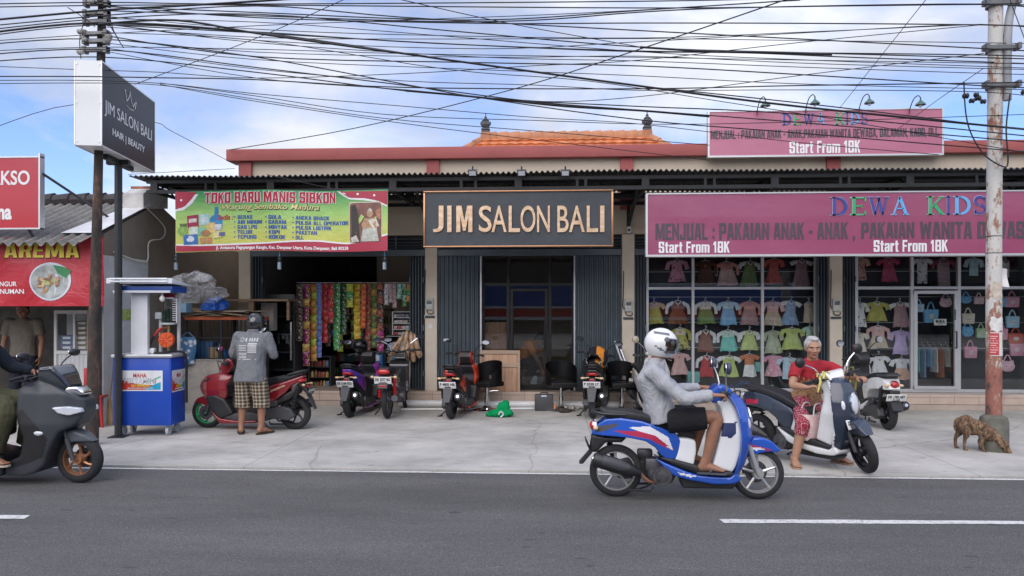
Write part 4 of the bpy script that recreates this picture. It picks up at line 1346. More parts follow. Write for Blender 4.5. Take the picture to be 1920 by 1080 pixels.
HELM_WHITE = M('helmet_white', (.74, .74, .73), .25, var=.03, coat=.6)
VISOR = clear_glass('visor', (.42, .44, .46))

def lat_loft(mb, secs, lat, n=16, expo=2.0):
 """secs: (centre, lateral radius, depth radius); lat: unit lateral vector(s)"""
 rings = []
 for i, (p, rl, rd) in enumerate(secs):
  p = Vector(p)
  d = (Vector(secs[min(i + 1, len(secs) - 1)][0]) - Vector(secs[max(i - 1, 0)][0])).normalized()
  la = Vector(lat)
  la = (la - d * la.dot(d)).normalized()
  nn = la.cross(d).normalized()
  rings.append([p + la * math.copysign(abs(math.cos(a)) ** (2 / expo), math.cos(a)) * rl + nn * math.copysign(abs(math.sin(a)) ** (2 / expo), math.sin(a)) * rd for a in (2 * PI * k / n for k in range(n))])
 mb.rings(rings)

def limb(mb, pts, rs, n=12, k=4):
 P = sln(pts, k)
 rr = []
 for i in range(len(P)):
  t = i / k
  a = min(int(t), len(rs) - 1)
  b = min(a + 1, len(rs) - 1)
  rr.append(rs[a] + (rs[b] - rs[a]) * (t - a))
 mb.tube(P, rr, n)

def hand(mb, wrist, fwd, palm, side, curl=.5, scale=1.0, spread=1.0):
 """palm: normal out of the palm; side: direction of the thumb"""
 w, f, p = Vector(wrist), Vector(fwd).normalized(), Vector(palm)
 p = (p - f * p.dot(f)).normalized()
 s = Vector(side)
 s = (s - f * s.dot(f) - p * s.dot(p)).normalized()
 q = scale
 lat_loft(mb, [(w - f * .01, .026 * q, .019 * q), (w + f * .03 * q, .036 * q, .019 * q), (w + f * .075 * q, .042 * q, .016 * q), (w + f * .092 * q, .040 * q, .012 * q)], s, 12)
 for i, (off, ln) in enumerate(((.030, .072), (.0105, .080), (-.009, .075), (-.028, .060))):
  b = w + f * .085 * q + s * off * q * spread
  pts = [b]
  ang = 0
  for seg in (.45, .32, .23):
   ang += curl * (1.15 if seg < .4 else .85)
   pts.append(pts[-1] + (f * math.cos(ang) + p * math.sin(ang)) * ln * seg * q + s * off * .12 * q * (spread - .6))
  mb.tube(pts, [.0098 * q, .0092 * q, .0084 * q, .0066 * q], 8)
  mb.ell(pts[-1], .0068 * q, n=8, m=5)
 b = w + f * .028 * q + s * .030 * q
 t1 = b + (f * .6 + s * .75 + p * .25).normalized() * .038 * q
 t2 = t1 + (f * .85 + s * .3 + p * (.3 + curl * .5)).normalized() * .032 * q
 t3 = t2 + (f * .9 + p * (.3 + curl * .6)).normalized() * .022 * q
 mb.tube([b - s * .008 * q, t1, t2, t3], [.015 * q, .0125 * q, .0105 * q, .007 * q], 8)

def foot(mb, ankle, toe_dir, z0, ln=.24):
 a = Vector(ankle)
 d = Vector((toe_dir[0], toe_dir[1], 0)).normalized()
 la = Vector((-d.y, d.x, 0))
 base = Vector((a.x, a.y, z0))
 lat_loft(mb, [(base - d * .062 + Vector((0, 0, .032)), .020, .022), (base - d * .045 + Vector((0, 0, .036)), .033, .034), (base + d * .02 + Vector((0, 0, .045)), .038, .043), (base + d * .09 + Vector((0, 0, .030)), .044, .029), (base + d * .135 + Vector((0, 0, .018)), .043, .017)], la, 12)
 for i, (o, l) in enumerate(((.030, .052), (.012, .050), (-.003, .045), (-.017, .038), (-.030, .030))):
  p = base + d * .13 + la * o + Vector((0, 0, .015))
  mb.tube([p, p + d * l * .6, p + d * l], [.0125, .0115, .008], 8)
 mb.tube([a + Vector((0, 0, .05)), base - d * .02 + Vector((0, 0, .05))], [.037, .038], 12)

def head_shape(mb, c, yaw, pitch, s=1.0):
 """head centred at c looking along +x before the turn"""
 Rm = MRo(yaw, 3, 'Z') @ MRo(pitch, 3, 'Y')
 c = Vector(c)
 def T(x, y, z): return c + Rm @ (Vector((x, y, z)) * s)
 def E(p, r, rot=None): mb.ell(T(*p), r[0] * s, r[1] * s, r[2] * s, 16, 11, Rm)
 E((-.012, 0, .028), (.098, .077, .088))
 E((.012, 0, -.025), (.076, .064, .078))
 E((.040, 0, -.078), (.040, .044, .032))
 E((.066, 0, -.092), (.018, .022, .018))
 E((.066, 0, .022), (.026, .056, .014))
 for k in (-1, 1):
  E((.052, k * .042, -.022), (.030, .024, .026))
  E((-.006, k * .076, -.008), (.020, .010, .032))
 mb.tube([T(.078, 0, .010), T(.100, 0, -.022), T(.102, 0, -.034)], [.009 * s, .012 * s, .015 * s], 8)
 for k in (-1, 1): E((.088, k * .013, -.035), (.013, .010, .009))
 E((.080, 0, -.058), (.013, .026, .008)); E((.077, 0, -.071), (.013, .023, .009))
 return T, Rm

def face_paint(T, Rm, c, s=1.0):
 inv = Rm.inverted()
 c = Vector(c)
 def f(p):
  q = inv @ (p - c) / s
  if q.x < .03 or q.length > .16: return 0
  if abs(q.y) < .027 and -.078 < q.z < -.053 and q.x > .072: return 1
  if .014 < abs(q.y) < .052 and .014 < q.z < .024 - abs(abs(q.y) - .03) * .15: return 2
  if .019 < abs(q.y) < .045 and -.008 < q.z < .001: return 3
  return 0
 return f

def person_root(label, loc, heading=0.0, group=None):
 return thing('person', label, 'person', loc, heading, group)

def body_mesh(root, J, skin, head=None, hands=None, feet=None, vox=.0065, fat=1.0, zfoot=0.0, lat=(0, 1, 0), name='body'):
 """one continuous surface from the joints in J"""
 mb = MB()
 V_ = Vector
 pe, ch, ne = V_(J['pelvis']), V_(J['chest']), V_(J['neck'])
 lat_loft(mb, [(pe - (ch - pe).normalized() * .09, .10 * fat, .07 * fat), (pe, .155 * fat, .105 * fat), (pe.lerp(ch, .5), .135 * fat, .095 * fat), (ch, .155 * fat, .105 * fat), (ch.lerp(ne, .55), .13, .075), (ne, .055, .05)], lat)
 hc = V_(head[0])
 mb.tube([ne - (hc - ne) * .2, ne.lerp(hc, .8)], [.056, .052], 14)
 for s in 'lr':
  sh, el, wr = V_(J['sh_' + s]), V_(J['el_' + s]), V_(J['wr_' + s])
  mb.ell(sh, .052, n=12, m=8)
  mb.tube([ch.lerp(ne, .4), sh], [.06, .05], 12)
  limb(mb, [sh, sh.lerp(el, .5), el, el.lerp(wr, .35), wr], [.046, .047, .038, .040, .026])
  hi, kn, an = V_(J['hip_' + s]), V_(J['kn_' + s]), V_(J['an_' + s])
  mb.tube([pe, hi], [.09, .085], 12)
  limb(mb, [hi, hi.lerp(kn, .5), kn, kn.lerp(an, .35), an], [.085 * fat, .074 * fat, .052, .055, .034], 14)
  if hands: hand(mb, wr, *hands[s])
  if feet: foot(mb, an, feet[s], zfoot if not isinstance(zfoot, dict) else zfoot[s])
 T, Rm = head_shape(mb, hc, head[1], head[2], head[3] if len(head) > 3 else 1.0)
 mb.vox(vox, 2, .5, None, face_paint(T, Rm, hc))
 return mb.B(name, [skin, LIP, BROW, EYE], root), T, Rm

def sleeve_torso(J, hem, fat=1.0, sl=1.0, r0=.062, r1=.05, lat=(0, 1, 0), vox=.010, bell=1.0, long_hem=0.0, wr=False):
 mb = MB()
 V_ = Vector
 pe, ch, ne = V_(J['pelvis']), V_(J['chest']), V_(J['neck'])
 d = (ch - pe).normalized()
 lat_loft(mb, [(pe - d * hem, .178 * fat * bell, .135 * fat * bell), (pe - d * hem * .3, .176 * fat * bell, .135 * fat), (pe.lerp(ch, .45), .162 * fat, .122 * fat), (ch, .176 * fat, .126 * fat), (ch.lerp(ne, .5), .158 * fat, .10), (ch.lerp(ne, .86), .092, .076), (ch.lerp(ne, .97), .072, .066)], lat, 20, 2.3)
 for s in 'lr':
  sh, el, w = V_(J['sh_' + s]), V_(J['el_' + s]), V_(J['wr_' + s])
  mb.ell(sh, r0 * 1.03, n=12, m=8)
  mb.tube([ch.lerp(ne, .45), sh], [.085, r0], 12)
  if sl <= .6:
   e = sh.lerp(el, sl / .6)
   limb(mb, [sh, sh.lerp(e, .5), e], [r0, r0 * 1.0, r0 * 1.0])
  else:
   e = el.lerp(w, .95)
   limb(mb, [sh, sh.lerp(el, .5), el, el.lerp(e, .5), e], [r0, r0 * .98, r1 * 1.08, r1, r1 * .78], 14)
 return mb
def wrinkle(mb, amp=.006, f=9.0, seed=0):
 for v in mb.bm.verts:
  q = v.co * f + Vector((seed, seed * 2, 0))
  q.z *= .6
  n = mnoise.noise(q) + .5 * mnoise.noise(q * 2.3)
  v.co += v.normal * (n * amp)
 return mb
def trousers(J, upto, fat=1.0, r_hip=.115, r_knee=.085, r_end=.07, lat=(0, 1, 0), vox=.010, waist=.06):
 """upto: 1 = knee, 2 = ankle"""
 mb = MB()
 V_ = Vector
 pe, ch = V_(J['pelvis']), V_(J['chest'])
 d = (ch - pe).normalized()
 lat_loft(mb, [(pe - d * .10, .12 * fat, .085 * fat), (pe - d * .02, .172 * fat, .122 * fat), (pe + d * waist, .155 * fat, .115 * fat)], lat, 18)
 for s in 'lr':
  hi, kn, an = V_(J['hip_' + s]), V_(J['kn_' + s]), V_(J['an_' + s])
  mb.tube([pe, hi], [.1, r_hip * .95], 12)
  if upto <= 1:
   e = hi.lerp(kn, upto)
   limb(mb, [hi, hi.lerp(e, .5), e], [r_hip * fat, (r_hip + r_knee) / 2 * fat, r_knee], 14)
  else:
   e = kn.lerp(an, upto - 1)
   limb(mb, [hi, hi.lerp(kn, .5), kn, kn.lerp(e, .5), e], [r_hip * fat, (r_hip + r_knee) / 2 * fat, r_knee, (r_knee + r_end) / 2, r_end], 14)
 return mb
def sandals(root, feet, mat, strap):
 for (x, y, z, d) in feet:
  d = Vector((d[0], d[1], 0)).normalized()
  la = Vector((-d.y, d.x, 0))
  out = []
  for t, w in ((-.075, .018), (-.06, .034), (0, .036), (.06, .042), (.12, .047), (.165, .043), (.188, .02)):
   out.append((t, w))
  pts = [(t, w) for t, w in out] + [(t, -w) for t, w in reversed(out)]
  mb = MB()
  b = Vector((x, y, z))
  A = [mb.v(b + d * t + la * w + Vector((0, 0, .002))) for t, w in pts]
  B = [mb.v(b + d * t + la * w + Vector((0, 0, .018))) for t, w in pts]
  mb.face(A); mb.face(list(reversed(B)))
  for i in range(len(A)): mb.face([A[i], A[(i + 1) % len(A)], B[(i + 1) % len(A)], B[i]])
  s = mb.B('sandal', mat, root)
  mb = MB()
  for k in (-1, 1):
   mb.tube(sln([b + d * .14 + Vector((0, 0, .03)), b + d * .085 + la * k * .03 + Vector((0, 0, .062)), b + d * .03 + la * k * .045 + Vector((0, 0, .02))], 4), .0065, 6)
  mb.B('strap', strap, s)
def helmet_parts(root, c, yaw, pitch, shell, full=True, visor=True, s=1.0, trim=BLACKP, decals=None, name='helmet'):
 """shell with face opening, visor and trim, as one part with pieces"""
 Rm = (MRo(yaw, 4, 'Z') @ MRo(pitch, 4, 'Y'))
 Mx = MTr(Vector(c)) @ Rm @ Matrix.Scale(s, 4)
 nu, nv = 40, 24
 def surf(u, v, off=0.0):
  a = -PI + 2 * PI * u
  t = R(-58) + (R(90) - R(-58)) * v
  q = Vector((math.cos(t) * math.cos(a) * (.152 + off), math.cos(t) * math.sin(a) * (.128 + off), math.sin(t) * (.140 + off)))
  if q.z < 0:
   k = min(1, -q.z / .12)
   q.y *= 1 - .10 * k
   if full and q.x > 0: q.x *= 1 + .05 * k
  return q
 mb = MB()
 def opening(q):
  lo = -.066 if full else -.2
  return q.x > .035 and lo < q.z < .052
 grid = [[mb.v(surf(i / nu, j / nv)) for j in range(nv)] for i in range(nu)]
 for i in range(nu):
  for j in range(nv - 1):
   q4 = [grid[i][j], grid[(i + 1) % nu][j], grid[(i + 1) % nu][j + 1], grid[i][j + 1]]
   cc = sum((w.co for w in q4), Vector()) / 4
   if opening(cc): continue
   if not full and cc.x > .02 and cc.z < -.0: continue
   f = mb.face(q4)
   if f and decals: f.material_index = decals(cc)
 top = mb.v((0, 0, .140))
 for i in range(nu): mb.face([grid[i][nv - 1], grid[(i + 1) % nu][nv - 1], top])
 loose = [w for w in mb.bm.verts if not w.link_faces]
 bmesh.ops.delete(mb.bm, geom=loose, context='VERTS')
 bmesh.ops.recalc_face_normals(mb.bm, faces=mb.bm.faces[:])
 bmesh.ops.solidify(mb.bm, geom=mb.bm.faces[:], thickness=.018)
 mb.transform(Mx)
 h = mb.B(name, [shell, trim], root, ang=50)
 mb = MB()
 mb.ell((-.005, 0, -.005), .130, .107, .118, 20, 12);
 bmesh.ops.delete(mb.bm, geom=[f for f in mb.bm.faces if f.calc_center_median().x > .045 and f.calc_center_median().z < .05 or f.calc_center_median().z < -.085], context='FACES')
 mb.transform(Mx); mb.B('liner', BLACKP, h)
 if visor:
  mb = MB()
  def vs(u, v):
   a = R(-78) + R(156) * u
   z = .060 - .165 * v if not full else .060 - .135 * v
   rr = math.sqrt(max(.2, 1 - (z / .15) ** 2))
   return Vector((math.cos(a) * .166 * rr, math.sin(a) * .138 * rr, z))
  mb.grid(vs, 20, 6); mb.transform(Mx); mb.B('visor', VISOR, h)
  for k in (-1, 1):
   mb = MB(); mb.lathe([(.022, -.006), (.022, .004), (.012, .008)], (.03, 0, 0), 'Y', 14)
   mb.transform(Mx @ MTr((0, k * .128, .045)) @ MRo(0 if k > 0 else PI, 4, 'X')); mb.B('visor_pivot', trim, h)
 return h
def drape(mb, target, direction, off=.003):
 """press the flat shapes of mb on to the target mesh object (both in the same local space)"""
 me = target.data
 bv = BVHTree.FromPolygons([v.co.copy() for v in me.vertices], [tuple(p.vertices) for p in me.polygons])
 bmesh.ops.subdivide_edges(mb.bm, edges=[e for e in mb.bm.edges if e.calc_length() > .02], cuts=2, use_grid_fill=True)
 d = Vector(direction).normalized()
 for v in mb.bm.verts:
  h = bv.ray_cast(v.co - d * 1.0, d)
  if h[0] is not None: v.co = h[0] - d * off
 return mb

# -- rider of the blue scooter (joints in the scooter's own frame)
def b3(cx, cy, y): return Vector(((cx - 270) * .00168, y, (988 - cy) * .00168))
rd = person_root('rider in grey jumper, black shorts and white full-face helmet on the blue scooter', blue.location, blue.rotation_euler.z)
J = dict(pelvis=b3(505, 548, 0), chest=b3(462, 345, 0), neck=b3(490, 245, 0),
         sh_r=b3(452, 305, -.175), sh_l=b3(470, 305, .175), el_r=b3(604, 432, -.27), el_l=b3(600, 425, .26), wr_r=b3(758, 416, -.30), wr_l=b3(754, 412, .30),
         hip_r=b3(540, 568, -.10), hip_l=b3(540, 568, .10), kn_r=b3(786, 540, -.16), kn_l=b3(752, 552, .15), an_r=b3(732, 795, -.135), an_l=b3(690, 782, .12))
bd, T, Rm = body_mesh(rd, J, SKIN, head=(b3(512, 172, 0), 0, R(4)), hands=dict(r=((1, -.05, .0), (-.25, 0, -1), (.15, 1, .2), 1.0, 1.0, .9), l=((1, .05, .0), (-.25, 0, -1), (.15, -1, .2), 1.0, 1.0, .9)), feet=dict(r=(1, -.1), l=(1, .1)), zfoot=dict(r=.268, l=.285), vox=.0075)
wrinkle(sleeve_torso(J, .05, 1.05, 1.0, .074, .06).vox(.011, 4), .017, 9, 1).B('jumper', cloth('grey_marl', (.36, .365, .38), .06, .9), rd)
wrinkle(trousers(J, .80, 1.0, .115, .10).vox(.011, 4), .006, 8, 2).B('shorts', cloth('black_cloth', (.017, .016, .018), .1, .4), rd)
mb = MB(); mb.lathe([(.058, 0), (.066, .015), (.066, .035), (.056, .045)], J['neck'] - Vector((.01, 0, .03)), 'Z', 18); mb.B('collar', cloth('grey_marl', ()), rd)
sandals(rd, [(J['an_r'].x, J['an_r'].y, .247, (1, -.1)), (J['an_l'].x, J['an_l'].y, .262, (1, .1))], M('grey_rubber', (.07, .075, .09), .7), M('grey_rubber', ()))
def stripes(q):
 if q.z > .03 and abs(q.y) > .03 and -.09 < q.x < .05 and .085 < q.z < .098: return 1
 if -.065 < q.z + q.x * .45 < -.045 and -.06 < q.x < .05 and abs(q.y) > .06: return 1
 return 0
helmet_parts(rd, b3(512, 158, 0), 0, R(8), HELM_WHITE, True, True, 1.0, M('helmet_grey', (.16, .16, .18), .4), stripes)

# -- standing man in grey, seen from behind (local x = the way he faces)
mx0 = gnd(471, 814)
man = person_root('man from behind in grey printed jacket, plaid shorts and black helmet beside the red scooter', (mx0.x, mx0.y, 0), R(88))
J = dict(pelvis=(-.02, 0, .80), chest=(.02, 0, 1.17), neck=(.09, 0, 1.40),
         sh_r=(.05, -.195, 1.30), sh_l=(.05, .195, 1.30), el_r=(.07, -.285, 1.07), el_l=(.07, .275, 1.07), wr_r=(.27, -.17, 1.05), wr_l=(.27, .17, 1.06),
         hip_r=(-.01, -.10, .76), hip_l=(-.01, .10, .76), kn_r=(.03, -.135, .43), kn_l=(.03, .125, .43), an_r=(0, -.14, .09), an_l=(0, .14, .09))
body_mesh(man, J, SKIN, head=((.15, 0, 1.475), 0, R(28)), hands=dict(r=((.9, .3, -.1), (.2, .9, .1), (.2, .3, .9), .6, 1.0, 1.0), l=((.9, -.3, -.1), (.2, -.9, .1), (.2, -.3, .9), .6, 1.0, 1.0)), feet=dict(r=(1, -.55), l=(1, .5)), zfoot=.016, vox=.0075, fat=1.05)
jk = wrinkle(sleeve_torso(J, .10, 1.17, 1.0, .078, .062, bell=1.02).vox(.011, 4), .013, 7, 5).B('jacket', cloth('grey_sweat', (.17, .175, .185), .06, .9), man)
mb = MB(); mb.lathe([(.068, 0), (.078, .02), (.076, .05), (.064, .06)], Vector(J['neck']) + Vector((-.02, 0, -.05)), 'Z', 18); mb.B('collar', cloth('grey_sweat', ()), man)
mb = MB()
def bar(y0, y1, z0, z1):
 mb.face([mb.v((-.3, y0, z0)), mb.v((-.3, y1, z0)), mb.v((-.3, y1, z1)), mb.v((-.3, y0, z1))])
# star, letter blocks, stripes and zigzags printed on the back (y: + is the man's left = photo left)
cy, cz = .075, 1.235
star = []
for k in range(10):
 r = .030 if k % 2 == 0 else .018
 star.append((cy + r * math.sin(k * PI / 5), cz + r * math.cos(k * PI / 5)))
for k in range(10):
 (a, b), (c, d) = star[k], star[(k + 1) % 10]
 mb.face([mb.v((-.3, a, b)), mb.v((-.3, c, d)), mb.v((-.3, cy + (c - cy) * .72, cz + (d - cz) * .72)), mb.v((-.3, cy + (a - cy) * .72, cz + (b - cz) * .72))])
bar(.018, .036, 1.215, 1.25)
for k in range(4): bar(-.02 - k * .024, -.006 - k * .024, 1.215, 1.25)
for k in range(4): bar(.008, .098, 1.17 - k * .016, 1.177 - k * .016)
for k in range(5): bar(-.092, -.004, 1.185 - k * .021, 1.198 - k * .021)
for r_ in range(2):
 for k in range(5):
  y = .096 - k * .018
  z = 1.09 - r_ * .032
  mb.face([mb.v((-.3, y, z - .013)), mb.v((-.3, y - .006, z - .013)), mb.v((-.3, y - .014, z + .013)), mb.v((-.3, y - .008, z + .013))])
  mb.face([mb.v((-.3, y - .008, z + .013)), mb.v((-.3, y - .014, z + .013)), mb.v((-.3, y - .020, z - .013)), mb.v((-.3, y - .014, z - .013))])
bar(-.09, .096, 1.030, 1.038)
mb.transform(MTr((0, 0, 1.16)) @ Matrix.Scale(1.3, 4) @ MTr((0, 0, -1.145)))
drape(mb, jk, (1, 0, 0)).B('back_print', M('white_print', (.48, .48, .48), .7), man, smooth=0)
def plaid():
 m, N, L, P = nodes_of('plaid')
 tc = N.new('ShaderNodeTexCoord'); sx = N.new('ShaderNodeSeparateXYZ')
 L.new(tc.outputs['Object'], sx.inputs[0])
 def stripe(sock, f, thr, ph=0.0):
  a = N.new('ShaderNodeMath'); a.operation = 'MULTIPLY_ADD'; a.inputs[1].default_value = f; a.inputs[2].default_value = ph; L.new(sock, a.inputs[0])
  b = N.new('ShaderNodeMath'); b.operation = 'FRACT'; L.new(a.outputs[0], b.inputs[0])
  c = N.new('ShaderNodeMath'); c.operation = 'LESS_THAN'; c.inputs[1].default_value = thr; L.new(b.outputs[0], c.inputs[0])
  return c.outputs[0]
 base = (.33, .25, .155); dk = (.035, .027, .022)
 c = mixc(N, L, 0, base, base)
 def soft(s):
  q = N.new('ShaderNodeMath'); q.operation = 'MULTIPLY'; q.inputs[1].default_value = .72; L.new(s, q.inputs[0]); return q.outputs[0]
 c = mixc(N, L, soft(stripe(sx.outputs[1], 21, .48)), c, dk)
 c = mixc(N, L, soft(stripe(sx.outputs[2], 21, .48)), c, dk)
 c = mixc(N, L, soft(stripe(sx.outputs[2], 21, .08, .3)), c, (.55, .5, .42))
 c = mixc(N, L, soft(stripe(sx.outputs[1], 21, .08, .3)), c, (.55, .5, .42))
 L.new(c, P.inputs['Base Color'])
 P.inputs['Roughness'].default_value = .9
 n = noise_node(N, L, 8, 3); bump(N, L, P, n.outputs['Fac'], .4, .03)
 return m
wrinkle(trousers(J, 1.22, 1.05, .115, .108, .112).vox(.010, 3), .007, 8, 3).B('shorts', plaid(), man)
sandals(man, [(J['an_r'][0], J['an_r'][1], 0, (1, -.55)), (J['an_l'][0], J['an_l'][1], 0, (1, .5))], M('brown_rubber', (.05, .035, .025), .7), M('brown_rubber', ()))
helmet_parts(man, (.15, 0, 1.49), 0, R(26), HELM_BLACK, False, True)

# -- woman standing astride the navy scooter (world joints measured in the photo, real depths)
wl = Vector((2.72, 8.36, 0))
wm = person_root('grey-haired woman in red batik top and maroon dotted leggings astride the navy scooter', wl, 0)
def w3(px, py, Y): return at(px, py, Y) - wl
sd = Vector((.839, .545, 0)).normalized()
def side(k): return sd * k
pel = w3(1512, 742, 8.46); che = w3(1520, 700, 8.36); nec = w3(1523, 672, 8.31)
J = dict(pelvis=pel, chest=che, neck=nec, sh_r=w3(1493, 688, 8.27), sh_l=w3(1556, 688, 8.42), el_r=w3(1486, 722, 8.12), el_l=w3(1589, 706, 8.30),
         wr_r=w3(1513, 727, 7.96), wr_l=w3(1606, 709, 8.12), hip_r=pel + Vector((-.085, -.06, -.05)), hip_l=pel + Vector((.085, .055, -.05)),
         kn_r=w3(1505, 795, 8.10), kn_l=w3(1545, 795, 8.33), an_r=w3(1489, 866, 8.10), an_l=w3(1570, 862, 8.31))
fw = Vector((.545, -.839, 0))
latw = (.93, .36, 0)
_, T, Rm = body_mesh(wm, J, SKIN2, head=(w3(1524, 652, 8.27), R(-95), R(6), 1.0), hands=dict(r=(w3(1527, 724, 7.92) - w3(1513, 727, 7.96), (0, .1, -1), (.8, .6, .1), .75, .95, 1.0), l=(w3(1620, 708, 8.04) - w3(1606, 709, 8.12), (0, .1, -1), (-.8, -.6, .1), .75, .95, 1.0)), feet=dict(r=(-.1, -1), l=(.6, -.8)), zfoot=.016, vox=.006, fat=.98, lat=latw)
def batik():
 m, N, L, P = nodes_of('batik_top')
 tc = N.new('ShaderNodeTexCoord'); sx = N.new('ShaderNodeSeparateXYZ'); L.new(tc.outputs['Object'], sx.inputs[0])
 n = noise_node(N, L, 14, 3, vscale=(1.6, 1.6, .45)); n.inputs['Distortion'].default_value = .8
 a = N.new('ShaderNodeMath'); a.operation = 'MULTIPLY_ADD'; a.inputs[1].default_value = .42; L.new(n.outputs['Fac'], a.inputs[0]); L.new(sx.outputs[2], a.inputs[2])
 a2 = N.new('ShaderNodeMath'); a2.operation = 'SUBTRACT'; a2.inputs[1].default_value = .62; L.new(a.outputs[0], a2.inputs[0])
 lower = ramp(N, L, a2.outputs[0], [(.47, 1), (.50, 0)])
 red = ramp(N, L, noise_node(N, L, 8).outputs['Fac'], [(.3, (.30, .010, .018)), (.7, (.38, .016, .026))])
 n2 = noise_node(N, L, 38, 2); n2.inputs['Distortion'].default_value = 1.5
 tan = ramp(N, L, n2.outputs['Fac'], [(.38, (.16, .05, .03)), (.47, (.50, .28, .13)), (.58, (.58, .38, .20)), (.66, (.22, .07, .04))])
 L.new(mixc(N, L, lower.outputs[0], red.outputs[0], tan.outputs[0]), P.inputs['Base Color'])
 P.inputs['Roughness'].default_value = .85
 w = noise_node(N, L, 10, 3, vscale=(1, 1, .5)); bump(N, L, P, w.outputs['Fac'], .5, .04)
 return m
wrinkle(sleeve_torso(J, .24, .93, .38, .064, .06, lat=latw, bell=1.14).vox(.009, 3), .008, 8, 4).B('batik_top', batik(), wm)
def dots():
 m, N, L, P = nodes_of('dotted_leggings')
 tc = N.new('ShaderNodeTexCoord')
 v = N.new('ShaderNodeTexVoronoi'); v.inputs['Scale'].default_value = 62; v.inputs['Randomness'].default_value = .35
 L.new(tc.outputs['Object'], v.inputs['Vector'])
 r = ramp(N, L, v.outputs['Distance'], [(.28, (.58, .42, .42)), (.36, (.26, .018, .04))])
 L.new(r.outputs[0], P.inputs['Base Color'])
 P.inputs['Roughness'].default_value = .85
 return m
wrinkle(trousers(J, 1.28, .92, .11, .078, .074, lat=latw).vox(.009, 3), .004, 9, 6).B('leggings', dots(), wm)
GREYHAIR = M('grey_hair', (.40, .39, .37), .6, var=.35, scale=40, bmp=.6, bscale=90, vs=(1, 1, .3))
hc = w3(1524, 652, 8.27)
mb = MB()
for p, r in (((-.022, 0, .045), (.100, .083, .085)), ((-.07, 0, -.01), (.052, .072, .065)), ((-.02, .066, .03), (.06, .022, .05)), ((-.02, -.066, .03), (.06, .022, .05)), ((.03, 0, .098), (.055, .055, .026)), ((-.115, 0, -.03), (.035, .04, .035))):
 mb.ell(T(*p), *r, 14, 9, Rm)
inv = Rm.inverted()
mb.vox(.007, 2)
def cut(v):
 q = inv @ (v.co - hc)
 return q.x > .072 and q.z < .072
wrinkle(mb, .004, 40, 2)
bmesh.ops.delete(mb.bm, geom=[v for v in mb.bm.verts if cut(v)], context='VERTS')
mb.B('hair', GREYHAIR, wm)
sandals(wm, [(J['an_r'].x, J['an_r'].y, 0, (-.1, -1)), (J['an_l'].x, J['an_l'].y, 0, (.6, -.8))], M('tan_rubber', (.42, .25, .16), .7), M('tan_rubber', ()))

# -- rider of the graphite scooter at the left edge
def n3(cx, cy, y): return Vector((1.34 + (cx - 430) / 560.0, y, (1020 - cy) / 560.0))
nr = person_root('rider in olive trousers and navy jacket on the graphite scooter at the left edge', nmax.location, nmax.rotation_euler.z)
J = dict(pelvis=(.22, 0, .86), chest=(.20, 0, 1.24), neck=(.27, 0, 1.46), sh_r=(.22, -.19, 1.36), sh_l=(.22, .19, 1.36), el_r=(.38, -.30, 1.12), el_l=(.38, .30, 1.12),
         wr_r=n3(10, 428, -.35), wr_l=n3(10, 428, .35), hip_r=(.28, -.10, .82), hip_l=(.28, .10, .82), kn_r=n3(85, 600, -.20), kn_l=n3(85, 600, .2), an_r=n3(18, 850, -.23), an_l=n3(18, 850, .23))
body_mesh(nr, J, SKIN, head=((.30, 0, 1.56), 0, 0), hands=dict(r=((1, -.05, -.05), (-.2, 0, -1), (.1, 1, .2), 1.0, 1.05, .9), l=((1, .05, -.05), (-.2, 0, -1), (.1, -1, .2), 1.0, 1.05, .9)), feet=dict(r=(1, -.05), l=(1, .05)), zfoot=.215, vox=.0085)
wrinkle(sleeve_torso(J, .06, 1.05, 1.0, .076, .058).vox(.012, 4), .008, 7, 9).B('jacket', cloth('navy_cloth', (.017, .022, .032), .1), nr)
wrinkle(trousers(J, 1.93, 1.0, .12, .105, .10).vox(.012, 4), .010, 7, 8).B('trousers', cloth('olive_cloth', (.075, .072, .040), .1, .6), nr)
sandals(nr, [(J['an_r'].x, J['an_r'].y, .195, (1, -.05)), (J['an_l'].x, J['an_l'].y, .195, (1, .05))], M('beige_rubber', (.46, .40, .32), .7), M('beige_rubber', ()))
helmet_parts(nr, (.30, 0, 1.58), 0, 0, HELM_BLACK, True, True)

# -- man standing inside the food stall
sx0 = at(44, 600, 10.95)
sm = person_root('man in tan shirt standing in the dark food stall under the banner', (sx0.x, 10.95, .06), R(-78))
J = dict(pelvis=(0, 0, .95), chest=(.0, 0, 1.28), neck=(.01, 0, 1.50), sh_r=(0, -.20, 1.42), sh_l=(0, .20, 1.42), el_r=(.0, -.27, 1.14), el_l=(.0, .26, 1.14), wr_r=(.08, -.27, .90), wr_l=(.08, .27, .90),
         hip_r=(0, -.1, .9), hip_l=(0, .1, .9), kn_r=(.02, -.11, .48), kn_l=(.02, .11, .48), an_r=(0, -.12, .09), an_l=(0, .12, .09))
body_mesh(sm, J, SKIN, head=((.03, 0, 1.60), 0, R(10)), hands=dict(r=((.1, 0, -1), (0, 1, 0), (1, 0, 0), .4, 1, 1), l=((.1, 0, -1), (0, -1, 0), (1, 0, 0), .4, 1, 1)), feet=dict(r=(1, -.2), l=(1, .2)), zfoot=.0, vox=.0095)
wrinkle(sleeve_torso(J, .05, 1.05, .42, .075, .06).vox(.012, 4), .006, 7, 3).B('shirt', cloth('drab_cloth', (.17, .15, .12), .1), sm)
trousers(J, 1.9, 1.0, .11, .085, .07).vox(.013, 4).B('trousers', cloth('dark_navy_cloth', (.025, .028, .04)), sm)
mb = MB()
for p, r in (((-.022, 0, .045), (.100, .083, .085)), ((-.07, 0, -.01), (.052, .072, .065))): mb.ell(Vector((.03, 0, 1.60)) + Vector(p), *r, 14, 9)
mb.vox(.01, 2).B('hair', BROW, sm)

